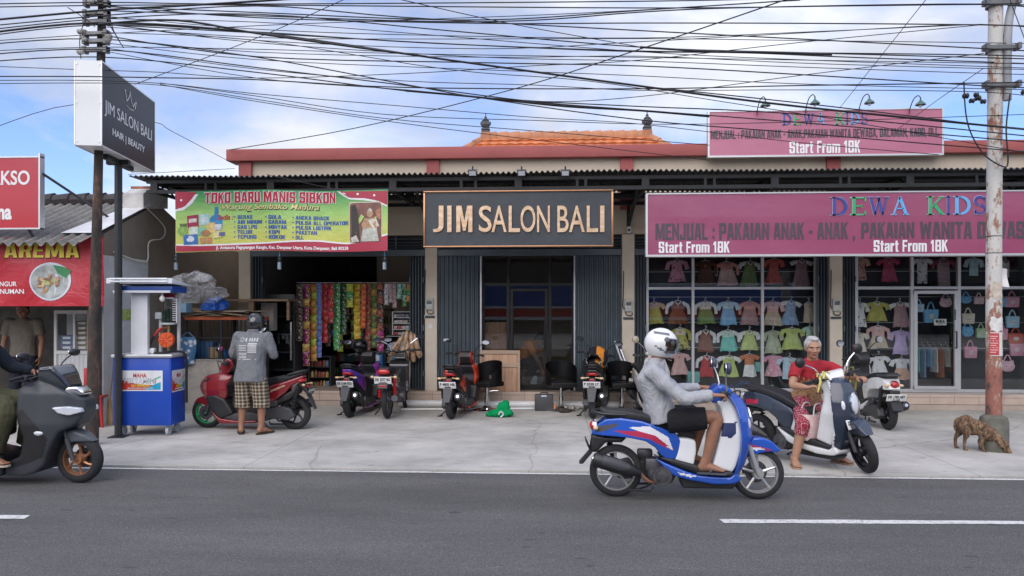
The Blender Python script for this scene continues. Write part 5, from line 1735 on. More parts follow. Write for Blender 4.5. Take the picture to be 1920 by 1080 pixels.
# -- worker bending over behind the salon glass
ww0 = at(994, 700, 13.42)
wk = person_root('worker in orange shirt bending over a bucket behind the salon glass', (ww0.x, 13.42, STEP_Z), R(-20))
J = dict(pelvis=(-.16, 0, .50), chest=(.0, 0, .76), neck=(.12, 0, .84), sh_r=(.05, -.17, .80), sh_l=(.05, .17, .80), el_r=(.20, -.19, .56), el_l=(.20, .17, .56), wr_r=(.26, -.09, .35), wr_l=(.26, .09, .35),
         hip_r=(-.15, -.1, .46), hip_l=(-.15, .1, .46), kn_r=(.16, -.16, .46), kn_l=(.16, .16, .46), an_r=(-.05, -.15, .09), an_l=(-.05, .15, .09))
body_mesh(wk, J, SKIN, head=((.20, 0, .88), 0, R(40)), hands=dict(r=((.3, 0, -1), (0, 1, 0), (1, 0, 0), .5, 1, 1), l=((.3, 0, -1), (0, -1, 0), (1, 0, 0), .5, 1, 1)), feet=dict(r=(1, 0), l=(1, 0)), zfoot=.0, vox=.0095)
wrinkle(sleeve_torso(J, .05, 1.05, .40, .075, .06).vox(.012, 4), .006, 7, 7).B('shirt', cloth('orange_cloth', (.60, .22, .03), .1), wk)
trousers(J, 1.9, 1.0, .11, .085, .07).vox(.013, 4).B('trousers', cloth('black_cloth', ()), wk)
mb = MB()
for p, r in (((-.022, 0, .045), (.102, .084, .087)), ((-.07, 0, -.01), (.054, .073, .067)), ((.09, 0, .05), (.06, .06, .012))): mb.ell(Vector((.20, 0, .88)) + MRo(R(40), 3, 'Y') @ Vector(p), *r, 14, 9, MRo(R(40), 3, 'Y'))
mb.vox(.01, 2).B('cap', BLACKP, wk)

# -- dog at the pole
def brindle():
 m, N, L, P = nodes_of('brindle_fur')
 n = noise_node(N, L, 11, 6, rough=.75, vscale=(1.8, 1, .8)); n.inputs['Distortion'].default_value = 1.4
 b = noise_node(N, L, 130, 3, vscale=(.5, 1, 1))
 r = ramp(N, L, n.outputs['Fac'], [(.36, (.025, .018, .013)), (.45, (.09, .055, .032)), (.56, (.24, .145, .08)), (.70, (.36, .25, .155))])
 f = ramp(N, L, b.outputs['Fac'], [(.3, .7), (.7, 1.2)])
 L.new(mixc(N, L, 1, r.outputs[0], f.outputs[0], 'MULTIPLY'), P.inputs['Base Color'])
 P.inputs['Roughness'].default_value = .9
 bump(N, L, P, b.outputs['Fac'], .8, .012)
 return m
dg = gnd(1795, 842)
dog = thing('dog', 'brindle brown dog sniffing the ground at the foot of the big pole', 'dog', (dg.x, dg.y, 0), R(-26))
def d3(cx, cy, y=0.0): return Vector(((cx - 190) / 470.0, y, (958 - cy) / 470.0))
mb = MB()
for c, r in (((232, 800), (.085, .072, .085)), ((212, 815), (.06, .066, .075)), ((275, 822), (.10, .072, .086)), ((320, 844), (.095, .078, .098)), ((352, 862), (.075, .075, .09))):
 mb.ell(d3(*c), *r, 16, 10, MRo(.3, 3, 'Y'))
mb.ell(d3(262, 845), .085, .06, .065, 14, 9)
mb.tube([d3(340, 845), d3(375, 878), d3(402, 908)], [.072, .058, .052], 14)
mb.ell(d3(408, 915), .064, .056, .056, 14, 9, MRo(.7, 3, 'Y'))
mb.tube([d3(412, 922), d3(430, 948), d3(440, 964)], [.046, .034, .026], 12)
mb.ell(d3(441, 965), .021, .018, .016, 10, 7)
for s in (-1, 1):
 mb.tube([d3(398, 890, s * .035), d3(392, 902, s * .065), d3(398, 925, s * .07)], [(.022, .012), (.026, .012), (.008, .008)], 8)
 dx = -12 if s > 0 else 30
 limb(mb, [d3(205 + dx * .5, 815, s * .045), d3(212 + dx * .7, 860, s * .055), d3(196 + dx, 893, s * .055), d3(193 + dx, 925, s * .055), d3(195 + dx, 950, s * .055)], [.062, .045, .023, .018, .019], 12)
 mb.ell(d3(201 + dx, 953, s * .055), .028, .02, .014, 10, 6)
 dx = -18 if s < 0 else 16
 limb(mb, [d3(335 + dx * .4, 860, s * .05), d3(318 + dx, 900, s * .06), d3(325 + dx, 930, s * .06), d3(332 + dx, 950, s * .06)], [.05, .034, .021, .019], 12)
 mb.ell(d3(340 + dx, 953, s * .06), .028, .02, .014, 10, 6)
limb(mb, [d3(200, 785), d3(185, 800), d3(178, 830), d3(182, 858)], [.026, .022, .018, .010], 10)
mb.vox(.007, 3)
wrinkle(mb, .0025, 30, 4)
mb.B('body', brindle(), dog)
mb = MB(); mb.ell(d3(445, 968), .012, .014, .010, 10, 6); mb.B('nose', BLACKP, dog)
for s in (-1, 1):
 mb = MB(); mb.ell(d3(418, 912, s * .040), .007, n=8, m=6); mb.B('eye', EYE, dog)
# -- signs and banners
def quad_sign(mb, pts, y):
 mb.face([mb.v((p[0], y, p[1])) for p in pts])
def px_box(a, b, c, d, Y):
 """photo rectangle (left, right, top, bottom) -> x0, x1, z0, z1 on the plane Y"""
 p, q = at(a, c, Y), at(b, d, Y)
 m = (at(a, (c + d) / 2, Y).x, at(b, (c + d) / 2, Y).x)
 return m[0], m[1], at((a + b) / 2, d, Y).z, at((a + b) / 2, c, Y).z
def px_text(s, a, b, c, d, Y, mat, parent, bold=0.02, name='lettering', shear=0.0, depth=.004, warp=None, space=1.0):
 x0, x1, z0, z1 = px_box(a, b, c, d, Y)
 if not bold:
  mb = MB(); block_text(mb, s, x0, x1, z0, z1, Y, depth, warp=warp)
  return mb.B(name, mat, parent, smooth=0, world=1)
 return lettering(s, x0, x1, z0, z1, Y, mat, parent, bold, depth, shear, name, space, warp)
# heavy condensed block lettering: each glyph is a set of convex pieces in a unit square
_v, _h = .36, .16
def _r(a, b, c, d): return [(a, c), (b, c), (b, d), (a, d)]
_L, _R, _T, _B, _M = _r(0, _v, 0, 1), _r(1 - _v, 1, 0, 1), _r(0, 1, 1 - _h, 1), _r(0, 1, 0, _h), _r(0, 1, .43, .43 + _h * .9)
GLY = {'A': [[(0, 0), (.31, 0), (.56, 1), (.24, 1)], [(.69, 0), (1, 0), (.76, 1), (.44, 1)], _r(.24, .76, .18, .33)], 'B': [_L, _r(_v, .84, 1 - _h, 1), _r(_v, .86, .43, .58), _r(_v, .84, 0, _h), _r(.62, .95, .52, .95), _r(.64, 1, .05, .49)], 'C': [_r(0, _v, .05, .95), _r(.07, .93, 1 - _h, 1), _r(.07, .93, 0, _h), _r(.64, 1, .62, .95), _r(.64, 1, .05, .38)], 'D': [_L, _r(_v, .86, 1 - _h, 1), _r(_v, .86, 0, _h), _r(.64, 1, .06, .94)], 'E': [_L, _T, _B, _r(0, .9, .43, .58)], 'F': [_L, _T, _r(0, .9, .42, .57)],
 'G': [_r(0, _v, .05, .95), _r(.07, .93, 1 - _h, 1), _r(.07, 1, 0, _h), _r(.64, 1, .66, .95), _r(.64, 1, 0, .48), _r(.5, 1, .36, .5)], 'I': [_r(0, 1, 0, 1)], 'J': [_r(.64, 1, .05, 1), _r(.07, .93, 0, _h), _r(0, .36, .05, .34)], 'K': [_L, [(.30, .40), (.30, .62), (.66, 1), (1, 1)], [(.34, .56), (.58, .66), (1, 0), (.66, 0)]], 'L': [_L, _B], 'M': [_r(0, .25, 0, 1), _r(.75, 1, 0, 1), [(.22, 1), (.25, .62), (.42, .05), (.5, .05), (.5, .42), (.32, 1)], [(.78, 1), (.68, 1), (.5, .42), (.5, .05), (.58, .05), (.75, .62)]], 'N': [_r(0, .3, 0, 1), _r(.7, 1, 0, 1), [(.28, 1), (.04, 1), (.72, 0), (.96, 0)]],
 'O': [_r(0, _v, .05, .95), _r(1 - _v, 1, .05, .95), _r(.07, .93, 1 - _h, 1), _r(.07, .93, 0, _h)], 'P': [_L, _r(_v, .88, 1 - _h, 1), _r(_v, .88, .38, .53), _r(.64, 1, .44, .95)], 'R': [_L, _r(_v, .86, 1 - _h, 1), _r(_v, .86, .42, .56), _r(.64, .98, .5, .95), [(.50, .44), (.84, .48), (1, 0), (.64, 0)]], 'S': [_r(0, _v, .48, .95), _r(.07, .93, 1 - _h, 1), _r(.64, 1, .66, .94), _r(.05, .95, .42, .58), _r(.64, 1, .05, .5), _r(.07, .93, 0, _h), _r(0, _v, .06, .34)],
 'T': [_T, _r(.32, .68, 0, 1)], 'U': [_r(0, _v, .05, 1), _r(.64, 1, .05, 1), _r(.07, .93, 0, _h)], 'W': [[(0, 1), (.24, 1), (.38, 0), (.17, 0)], [(.40, .9), (.55, .9), (.36, 0), (.22, 0)], [(.45, .9), (.60, .9), (.78, 0), (.64, 0)], [(.76, 1), (1, 1), (.83, 0), (.62, 0)]], 'Y': [_r(.32, .68, 0, .45), [(0, 1), (.36, 1), (.62, .4), (.38, .4)], [(1, 1), (.64, 1), (.38, .4), (.62, .4)]], '1': [_r(.36, .82, 0, 1), [(.0, .82), (.0, .66), (.5, .72), (.5, 1), (.4, 1)]], '8': [_r(0, .34, .05, .48), _r(.66, 1, .05, .48), _r(.03, .35, .5, .95), _r(.65, .97, .5, .95), _r(.08, .92, 1 - _h, 1), _r(.08, .92, .43, .57), _r(.08, .92, 0, _h)],
 't': [_r(.2, .72, .04, .95), _r(0, 1, .6, .74), _r(.3, 1, 0, .13)], 'a': [_r(.6, 1, 0, .68), _r(.1, .9, .6, .74), _r(0, .38, .05, .38), _r(.1, .9, .33, .44), _r(.1, .6, 0, .12), _r(0, .34, .5, .68)], 'r': [_r(0, .55, 0, .74), _r(.5, 1, .52, .74)], 'o': [_r(0, .38, .05, .69), _r(.62, 1, .05, .69), _r(.1, .9, .61, .74), _r(.1, .9, 0, .13)], 'm': [_r(0, .24, 0, .74), _r(.38, .62, 0, .68), _r(.76, 1, 0, .68), _r(.2, .9, .60, .73)], 'n': [_r(0, .38, 0, .74), _r(.62, 1, 0, .68), _r(.3, .9, .6, .73)],
 ',': [_r(0, 1, 0, .18), [(.3, 0), (1, 0), (.5, -.16), (.1, -.16)]], '.': [_r(0, 1, 0, .18)], ':': [_r(0, 1, .04, .24), _r(0, 1, .5, .7)], '-': [_r(0, 1, .36, .52)]}
GW = {'I': .40, 'M': 1.36, 'W': 1.42, '1': .62, 't': .62, 'r': .64, 'm': 1.42, 'a': .84, 'o': .86, 'n': .86, ',': .30, '.': .30, ':': .30, '-': .5, ' ': .42, 'L': .82, 'E': .82, 'F': .8, 'T': .92, 'J': .86}
def block_text(mb, s, x0, x1, z0, z1, y, d=.004, gap=.13, warp=None):
 tot = sum(GW.get(c, 1) for c in s) + gap * (len(s) - 1)
 k = (x1 - x0) / tot
 x = x0
 for c in s:
  w = GW.get(c, 1) * k
  for i, poly in enumerate(GLY.get(c, [])):
   e = y - d - i * .00012
   P = [Vector((x + a * w, e, z0 + b * (z1 - z0))) for a, b in poly]
   Q = [Vector((p.x, y, p.z)) for p in P]
   if warp: P, Q = [warp(p) for p in P], [warp(p) for p in Q]
   A, B = [mb.v(p) for p in P], [mb.v(p) for p in Q]
   mb.face(A)
   for j in range(len(A)): mb.face([A[j], B[j], B[(j + 1) % len(A)], A[(j + 1) % len(A)]])
  x += w + gap * k
WHITE_INK = M('white_ink', (.78, .78, .77), .5, var=.02)
# -- hanging salon sign
SY = 11.10
x0, x1, z0, z1 = px_box(794, 1150, 357, 463, SY)
sg = thing('shop_sign', 'dark slate JIM SALON BALI sign with copper frame hanging from the awning', 'sign', ((x0 + x1) / 2, SY, z0))
def slate():
 m, N, L, P = nodes_of('slate_panel')
 n = noise_node(N, L, 1.6, 6, rough=.6)
 r = ramp(N, L, n.outputs['Fac'], [(.3, (.028, .034, .042)), (.7, (.048, .056, .066))])
 L.new(r.outputs[0], P.inputs['Base Color']); P.inputs['Roughness'].default_value = .42
 bump(N, L, P, n.outputs['Fac'], .25, .05)
 return m
COPPER = M('copper_frame', (.50, .26, .14), .32, metal=.75, var=.08)
def gold():
 m, N, L, P = nodes_of('brushed_gold')
 n = noise_node(N, L, 7, 5, vscale=(1, 1, 2.5))
 r = ramp(N, L, n.outputs['Fac'], [(.3, (.50, .33, .20)), (.7, (.74, .55, .38))])
 L.new(r.outputs[0], P.inputs['Base Color']); P.inputs['Roughness'].default_value = .38; P.inputs['Metallic'].default_value = .55
 return m
GOLD = gold()
mb = MB(); mb.box(x0 + .02, x1 - .02, SY + .012, SY + .09, z0 + .02, z1 - .02); mb.B('panel', slate(), sg, smooth=0, world=1)
mb = MB()
mb.box(x0, x1, SY - .012, SY + .10, z0, z0 + .020, .003); mb.box(x0, x1, SY - .012, SY + .10, z1 - .020, z1, .003)
mb.box(x0, x0 + .028, SY - .014, SY + .10, z0 + .029, z1 - .029, .003); mb.box(x1 - .028, x1, SY - .014, SY + .10, z0 + .029, z1 - .029, .003)
mb.B('frame', COPPER, sg, world=1)
for ch, a, b in (('J', 812, 832), ('I', 839, 847), ('M', 856, 886), ('S', 898, 922), ('A', 922, 950), ('L', 954, 975), ('O', 976, 1004), ('N', 1007, 1031), ('B', 1045, 1066), ('A', 1067, 1096), ('L', 1100, 1121), ('I', 1125, 1133)):
 px_text(ch, a, b, 386, 435.5, SY + .008, GOLD, sg, 0 if ch == 'M' else .006, 'letter', depth=.028)

# -- DEWA KIDS signs
def serif(mb, ch, x0, x1, z0, z1, y, d=.006):
 w, h = x1 - x0, z1 - z0
 def q(a, b, c, e): mb.box(x0 + a * w, x0 + b * w, y - d, y, z0 + c * h, z0 + e * h)
 def st(pts, t):                      # stroke of width t between points (unit square)
  for (a, b), (c, e) in zip(pts, pts[1:]):
   p, r = Vector((x0 + a * w, 0, z0 + b * h)), Vector((x0 + c * w, 0, z0 + e * h))
   n = (r - p).normalized().cross(Vector((0, 1, 0))) * t * w / 2
   v = [mb.v((k.x, yy, k.z)) for yy in (y - d, y) for k in (p + n, r + n, r - n, p - n)]
   mb.face(v[:4]); mb.face(v[4:][::-1])
   for i in range(4): mb.face([v[i], v[(i + 1) % 4], v[4 + (i + 1) % 4], v[4 + i]])
 def arc(cx, cz, rx, rz, a0, a1, t0, t1, n=16):
  for k in range(n):
   u, v_ = k / n, (k + 1) / n
   A, B = R(a0 + (a1 - a0) * u), R(a0 + (a1 - a0) * v_)
   tt = t0 + (t1 - t0) * math.sin(PI * (u + .5 / n))
   st([(cx + rx * math.cos(A), cz + rz * math.sin(A)), (cx + rx * math.cos(B) * 1.001, cz + rz * math.sin(B))], tt)
 if ch == 'D':
  q(.12, .30, 0, 1); q(0, .42, 0, .05); q(0, .42, .95, 1); arc(.36, .5, .52, .47, -90, 90, .08, .20)
 elif ch == 'E':
  q(.14, .34, 0, 1); q(0, .95, 0, .07); q(0, .95, .93, 1); q(.34, .74, .47, .54); q(.9, 1, 0, .22); q(.9, 1, .78, 1); q(.70, .77, .40, .62)
 elif ch == 'W':
  st([(.13, .97), (.34, .02)], .13); st([(.34, .02), (.54, .95)], .07); st([(.50, .97), (.70, .02)], .13); st([(.70, .02), (.90, .97)], .07)
  q(0, .28, .95, 1); q(.38, .62, .95, 1); q(.78, 1, .95, 1)
 elif ch == 'A':
  st([(.16, .03), (.50, 1)], .08); st([(.48, 1), (.84, .03)], .17); q(.28, .70, .32, .38); q(0, .32, 0, .05); q(.66, 1, 0, .05)
 elif ch == 'K':
  q(.12, .30, 0, 1); q(0, .42, 0, .05); q(0, .42, .95, 1); st([(.30, .42), (.82, .97)], .08); st([(.44, .56), (.86, .03)], .18); q(.66, .98, .95, 1); q(.68, 1, 0, .05)
 elif ch == 'I':
  q(.25, .75, 0, 1); q(0, 1, 0, .05); q(0, 1, .95, 1)
 elif ch == 'S':
  arc(.5, .74, .36, .23, 20, 255, .08, .20); arc(.5, .27, .38, .24, 90, -160, .20, .10); q(.80, .88, .72, .98); q(.1, .18, .02, .30)
INKS = [M('ink_blue', (.05, .07, .30), .5), M('ink_green', (.03, .42, .15), .5), M('ink_sky', (.14, .42, .78), .5)]
INKW = M('ink_edge', (.55, .50, .62), .5)
GREYINK = M('grey_ink', (.075, .062, .075), .6, var=.1)
def magenta(name, lo, hi, h):
 m, N, L, P = nodes_of(name)
 n = noise_node(N, L, .8, 5, vscale=(.4, 1, 1.5)); n.inputs['Distortion'].default_value = .6
 r = ramp(N, L, n.outputs['Fac'], [(.3, lo), (.7, hi)])
 L.new(r.outputs[0], P.inputs['Base Color']); P.inputs['Roughness'].default_value = .30
 P.inputs['Coat Weight'].default_value = .4
 w = noise_node(N, L, 1.2, 3); bump(N, L, P, w.outputs['Fac'], .25, .06)
 return m
def kids_sign(name, label, Y, a, b, c, d, mat, words, letters, lz, fr):
 x0, x1, z0, z1 = px_box(a, b, c, d, Y)
 t = thing('shop_sign', label, 'sign', ((x0 + min(x1, 9)) / 2, Y, z0))
 mb = MB(); mb.box(x0 + .01, x1 - .01, Y, Y + .08, z0 + .01, z1 - .01); mb.B('panel', mat, t, smooth=0, world=1)
 mb = MB()
 mb.box(x0, x1, Y - .012, Y + .09, z0 - fr, z0 + .011); mb.box(x0, x1, Y - .012, Y + .09, z1 - .012, z1 + fr * .4)
 mb.box(x0 - fr, x0 + .011, Y - .014, Y + .092, z0 - fr * .99, z1 + .002); mb.box(x1 - .011, x1 + fr, Y - .014, Y + .092, z0 - fr * .99, z1 + .002)
 mb.B('frame', ALU, t, smooth=0, world=1)
 for ch, p, q, k in letters:
  u0, u1, _, _ = px_box(p, q, lz[0], lz[1], Y)
  w0, w1 = AZ(lz[1], Y, 1500), AZ(lz[0], Y, 1500)
  mb = MB(); serif(mb, ch, u0, u1, w0, w1, Y - .0085, .003); mb.transform(MTr(-Vector(t.location))); mb.B('letter', INKS[k], t, smooth=0)
  mb = MB(); serif(mb, ch, u0 - .007, u1 + .004, w0 - .006, w1 + .006, Y - .004, .003); mb.transform(MTr(-Vector(t.location))); mb.B('letter_outline', INKW, t, smooth=0)
 for s, p, q, u, v, m, bd in words: px_text(s, p, q, u, v, Y - .002, m, t, bd, space=.92)
 return t
KL = [('D', 1557, 1590, 0), ('E', 1594, 1623, 1), ('W', 1627, 1666, 0), ('A', 1670, 1704, 2), ('K', 1737, 1770, 1), ('I', 1773, 1782, 0), ('D', 1787, 1820, 2), ('S', 1824, 1850, 0)]
kids_sign('low', 'long magenta DEWA KIDS sign hung below the awning over the clothes shop windows', 11.12, 1213, 2230, 359, 477, magenta('magenta_panel', (.29, .055, .125), (.35, .095, .165), 1),  # magenta dulled: the sky's reflection is put into the panel colour
 [('MENJUAL : PAKAIAN ANAK - ANAK ,', 1229, 1603, 418, 449, GREYINK, 0), ('PAKAIAN', 1615, 1714, 417, 447, GREYINK, 0), ('WANITA DEWASA, DALAMAN', 1725, 2080, 415, 447, GREYINK, 0),
     ('Start From 18K', 1235, 1368, 453, 474, WHITE_INK, 0), ('Start From 18K', 1638, 1777, 450, 472, WHITE_INK, 0)], KL, (371, 404), .02)
UL = [(c, 1466 + (p - 1557) * .553, 1466 + (q - 1557) * .553, k) for c, p, q, k in KL]
top_sign = kids_sign('roof', 'faded pink DEWA KIDS board standing on the parapet under four lamps', 12.70, 1329, 1767, 206, 291, magenta('pink_panel', (.43, .13, .20), (.50, .18, .25), 1),
 [('MENJUAL : PAKAIAN ANAK - ANAK,PAKAIAN WANITA DEWASA, DALAMAN, KADO, DLL.', 1333, 1762, 242, 258, GREYINK, 0), ('Start From 18K', 1480, 1613, 264, 287, WHITE_INK, 0)], UL, (213, 234), .018)
mb = MB()
for p in (1360, 1550, 1740):
 x = AX(p, 12.85); mb.box(x - .025, x + .025, 12.79, 12.84, 4.3, 4.95); mb.tube([(x, 12.83, 4.9), (x, 13.6, 4.32)], .018, 6)
mb.B('support', BLACKM, top_sign, smooth=0, world=1)
GREENEN = M('green_enamel', (.03, .10, .07), .3, var=.1, coat=.5)
for i, (p, py) in enumerate(((1435, 197), (1528, 193), (1630, 192), (1726, 195))):
 c = at(p, py, 12.45)
 lp = thing('sign_lamp', ('green shade lamp leftmost above the pink roof board', 'green shade lamp second from the left above the pink roof board', 'green shade lamp third from the left above the pink roof board', 'green shade lamp rightmost above the pink roof board')[i], 'lamp', c, 0, 'green lamps over the roof board'); lp.scale = (.85,) * 3
 mb = MB(); mb.lathe([(.018, .075), (.028, .06), (.04, .045), (.085, .01), (.098, -.02), (.092, -.022), (.03, .03)], (0, 0, 0), n=18, cap=False); mb.B('lamp_shade', GREENEN, lp)
 mb = MB(); mb.ell((0, 0, -.03), .033, .033, .042, 12, 8); mb.B('bulb', M('frosted_bulb', (.75, .74, .70), .3), lp)
 mb = MB(); mb.cyl((0, 0, .06), (0, 0, .13), .012); mb.tube(sln([(0, 0, .12), (-.03, .03, .17), (-.07, .12, .13), (-.085, .24, -.02), (-.085, .27, -.12)], 4), .01, 6); mb.B('arm', GREYPL, lp)
# -- floodlights on the awning above the salon sign
for i, p in enumerate((886, 978, 1060)):
 c = at(p, 324, 11.0)
 fl = thing('floodlight', ('small floodlight on the awning edge, left of three above the salon sign', 'small floodlight on the awning edge, middle of three above the salon sign', 'small floodlight on the awning edge, right of three above the salon sign')[i], 'floodlight', c, 0, 'floodlights over the salon sign')
 mb = MB(); mb.obox((0, 0, 0), (1, 0, 0), .062, (0, .8, .6), .016, .045, .006); mb.B('housing', GREYPL, fl)
 mb = MB(); mb.obox((0, -.016, -.012), (1, 0, 0), .05, (0, .8, .6), .002, .034); mb.B('lens', CLEARLENS, fl)
 mb = MB(); mb.tube([(-.07, 0, .0), (-.07, .02, .05), (.07, .02, .05), (.07, 0, 0)], .006, 6); mb.cyl((0, .02, .05), (0, .02, .10), .012); mb.tube([(0, .02, .05), (0, .12, -.02)], .008, 6); mb.B('bracket', BLACKP, fl)

# -- grocery banner
BYv = 11.07
def bwarp(p):
 return Vector((p.x, p.y + .018 * math.sin(p.x * 5.1 + p.z * 2.2) + .012 * math.sin(p.x * 11 + 2) * (p.z - 2.5), p.z + .012 * math.sin(p.x * 2.4)))
x0, x1, z0, z1 = px_box(328, 727, 357, 471, BYv)
bn = thing('banner', 'green and red TOKO BARU MANIS SIBKON vinyl banner tied under the awning', 'banner', ((x0 + x1) / 2, BYv, z0))
def vinyl(name, stops, axis=2, lo=0.0, hi=1.0):
 m, N, L, P = nodes_of(name)
 tc = N.new('ShaderNodeTexCoord'); sx = N.new('ShaderNodeSeparateXYZ'); L.new(tc.outputs['Object'], sx.inputs[0])
 mr = N.new('ShaderNodeMapRange'); mr.inputs[1].default_value = lo; mr.inputs[2].default_value = hi; L.new(sx.outputs[axis], mr.inputs[0])
 r = ramp(N, L, mr.outputs[0], stops)
 L.new(r.outputs[0], P.inputs['Base Color']); P.inputs['Roughness'].default_value = .42
 w = noise_node(N, L, 2.6, 4, vscale=(1, 1, 1.2)); w.inputs['Distortion'].default_value = 1.6
 bump(N, L, P, w.outputs['Fac'], .45, .05)
 return m
H_ = z1 - z0
mb = MB()
mb.grid(lambda u, v: bwarp(Vector((x0 + (x1 - x0) * u, BYv, z0 + H_ * v))), 60, 12)
base = mb.B('cloth', vinyl('banner_green', [(.12, (.58, .55, .10)), (.38, (.50, .60, .14)), (.62, (.34, .58, .16)), (.95, (.045, .30, .10))], 2, 0, H_), bn, world=1)
RDK = M('banner_red', (.40, .025, .055), .42, var=.06)
def bpoly(name, pts, mat, lift, n=1):
 """printed patch given in photo pixels"""
 mb = MB()
 c = [at(a, b, BYv) for a, b in pts]
 vs = [mb.v(p) for p in c]
 f = mb.face(vs)
 if len(vs) > 4: bmesh.ops.triangulate(mb.bm, faces=[f])
 for _ in range(2): bmesh.ops.subdivide_edges(mb.bm, edges=[e for e in mb.bm.edges if e.calc_length() > .12], cuts=1)
 for v in mb.bm.verts: v.co = bwarp(v.co) + Vector((0, -lift, 0))
 return mb.B(name, mat, bn, world=1, smooth=True)
def wavept(x, off): return (x, lerp_tab([(328, 459), (380, 461), (430, 461), (500, 458), (560, 453), (600, 452), (650, 457), (690, 452), (727, 441)], x) + off)
xs = list(range(329, 727, 12)) + [727]
for k in range(len(xs) - 1):
 pass
def strip(name, top, bot, mat, lift):
 mb = MB()
 a = [mb.v(bwarp(at(x, top(x), BYv)) + Vector((0, -lift, 0))) for x in xs]
 b = [mb.v(bwarp(at(x, bot(x), BYv)) + Vector((0, -lift, 0))) for x in xs]
 for i in range(len(xs) - 1): mb.face([a[i], a[i + 1], b[i + 1], b[i]])
 return mb.B(name, mat, bn, world=1)
strip('white_wave', lambda x: wavept(x, -3)[1], lambda x: wavept(x, 1)[1], WHITE_INK, .003)
strip('red_wave', lambda x: wavept(x, 0)[1], lambda x: 470.6, RDK, .0045)
bpoly('white_swoosh', [(328, 395), (344, 393), (362, 381), (374, 364), (368, 364), (356, 378), (340, 388), (328, 390)], WHITE_INK, .003)
bpoly('red_corner', [(328, 358), (370, 360), (362, 372), (348, 385), (336, 390), (328, 391)], RDK, .004)
bpoly('white_swoosh', [(632, 357.5), (638, 357.5), (644, 366), (656, 373), (684, 375), (708, 379), (726, 388), (726, 384), (708, 375), (684, 370)], WHITE_INK, .003)
bpoly('red_corner', [(638, 357.5), (726, 358), (726, 385), (708, 376), (684, 371), (658, 370), (645, 364)], RDK, .004)
for a, b in ((340, 374), (671, 363), (702, 366)): bpoly('white_dot', [(a + 2.2 * math.cos(k * PI / 5), b + 2.2 * math.sin(k * PI / 5)) for k in range(10)], WHITE_INK, .006)
CREAMI = M('cream_ink', (.74, .66, .30), .5); BLKI = M('black_ink', (.02, .02, .02), .5); BLUEI = M('list_blue_ink', (.02, .085, .36), .5); REDI = M('title_red_ink', (.42, .012, .035), .5)
def btext(s, a, b, c, d, mat, bold=.02, lift=0.0, shear=0.0):
 px_text(s, a, b, c, d, BYv, mat, bn, bold, 'lettering', shear, .0012, lambda p: bwarp(p) + Vector((0, -.003 - lift, 0)))
[btext('TOKO BARU MANIS SIBKON', 385 + k, 629 + k, 360.5 + k * .8, 380.5 + k * .8, WHITE_INK, 0, .001 + k * .0003) for k in (-1.2, 1.2)]; btext('TOKO BARU MANIS SIBKON', 385, 629, 360.5, 380.5, REDI, 0, .005)
btext('Warung Sembako Madura', 415, 599, 382.5, 398.5, BLKI, .02, .001, .25); btext('Warung Sembako Madura', 416, 597.5, 383, 396.5, CREAMI, .008, .005, .25)
btext('Sedia :', 407, 438, 403, 413, REDI, .02, 0, .3)
for col, rows_ in ((( 0, 440, 445), (('BERAS', 472), ('AIR MINUM', 491), ('GAS LPG', 481), ('TELUR', 472), ('TEPUNG', 480))), ((1, 499, 504), (('GULA', 528), ('GARAM', 537), ('MINYAK', 539), ('KOPI', 525), ('ROKOK', 536))), ((2, 550, 555), (('ANEKA SNACK', 617), ('PULSA ALL OPERATOR', 653), ('PULSA LISTRIK', 621), ('PAKETAN', 594), ('DLL', 570)))):
 for k, (s, e) in enumerate(rows_):
  py = 408 + k * 9.3
  btext(s, col[2], e, py - 3.5, py + 3.6, BLUEI, 0)
  bpoly('bullet', [(col[1] + 1.4 * math.cos(j * PI / 3), py + 1.4 * math.sin(j * PI / 3)) for j in range(6)], BLUEI, .004)
btext('Jl. Antasura Peguyangan Kangin, Kec. Denpasar Utara, Kota Denpasar, Bali 80238', 406, 653, 461.5, 469.5, WHITE_INK, .03, .004)
# printed groceries and the framed picture
def el(cx, cy, rx, ry, n=14): return [(cx + rx * math.cos(2 * PI * k / n), cy + ry * math.sin(2 * PI * k / n)) for k in range(n)]
for i, (pts, colr) in enumerate(((el(406, 413, 12, 11), (.03, .20, .42)), ([(403, 388), (409, 388), (410, 402), (402, 402)], (.03, .20, .42)), ([(396, 414), (418, 414), (417, 430), (398, 430)], (.04, .26, .50)),
  ([(351, 404), (373, 402), (374, 425), (352, 427)], (.35, .03, .07)), ([(355, 410), (370, 409), (370, 416), (355, 417)], (.7, .65, .6)), ([(374, 402), (392, 401), (393, 421), (375, 423)], (.40, .62, .60)), ([(379, 407), (389, 407), (388, 416), (380, 416)], (.62, .66, .64)),
  (el(342, 432, 10, 9), (.25, .42, .10)), ([(336, 418), (351, 418), (350, 424), (337, 424)], (.10, .16, .05)), ([(388, 419), (404, 417), (405, 436), (389, 437)], (.70, .52, .20)), ([(355, 425), (372, 424), (372, 440), (356, 441)], (.62, .70, .60)), ([(372, 427), (386, 426), (386, 440), (373, 441)], (.2, .5, .35)),
  ([(343, 440), (371, 438), (372, 457), (344, 458)], (.04, .17, .45)), (el(357, 447, 8, 6), (.65, .68, .7)), (el(387, 437, 9, 6), (.42, .20, .09)), ([(404, 421), (417, 421), (416, 432), (404, 432)], (.62, .66, .68)), ([(400, 434), (415, 433), (416, 446), (401, 447)], (.62, .55, .25)), ([(376, 446), (386, 445), (387, 456), (377, 457)], (.45, .25, .12)), ([(388, 445), (398, 445), (398, 456), (389, 456)], (.60, .25, .12)), ([(412, 436), (423, 436), (422, 443), (412, 443)], (.1, .12, .28)))):
 bpoly('printed_grocery', pts, M('print_%02d' % i, colr, .5, var=.25, scale=18), .0035 + i * .0004)
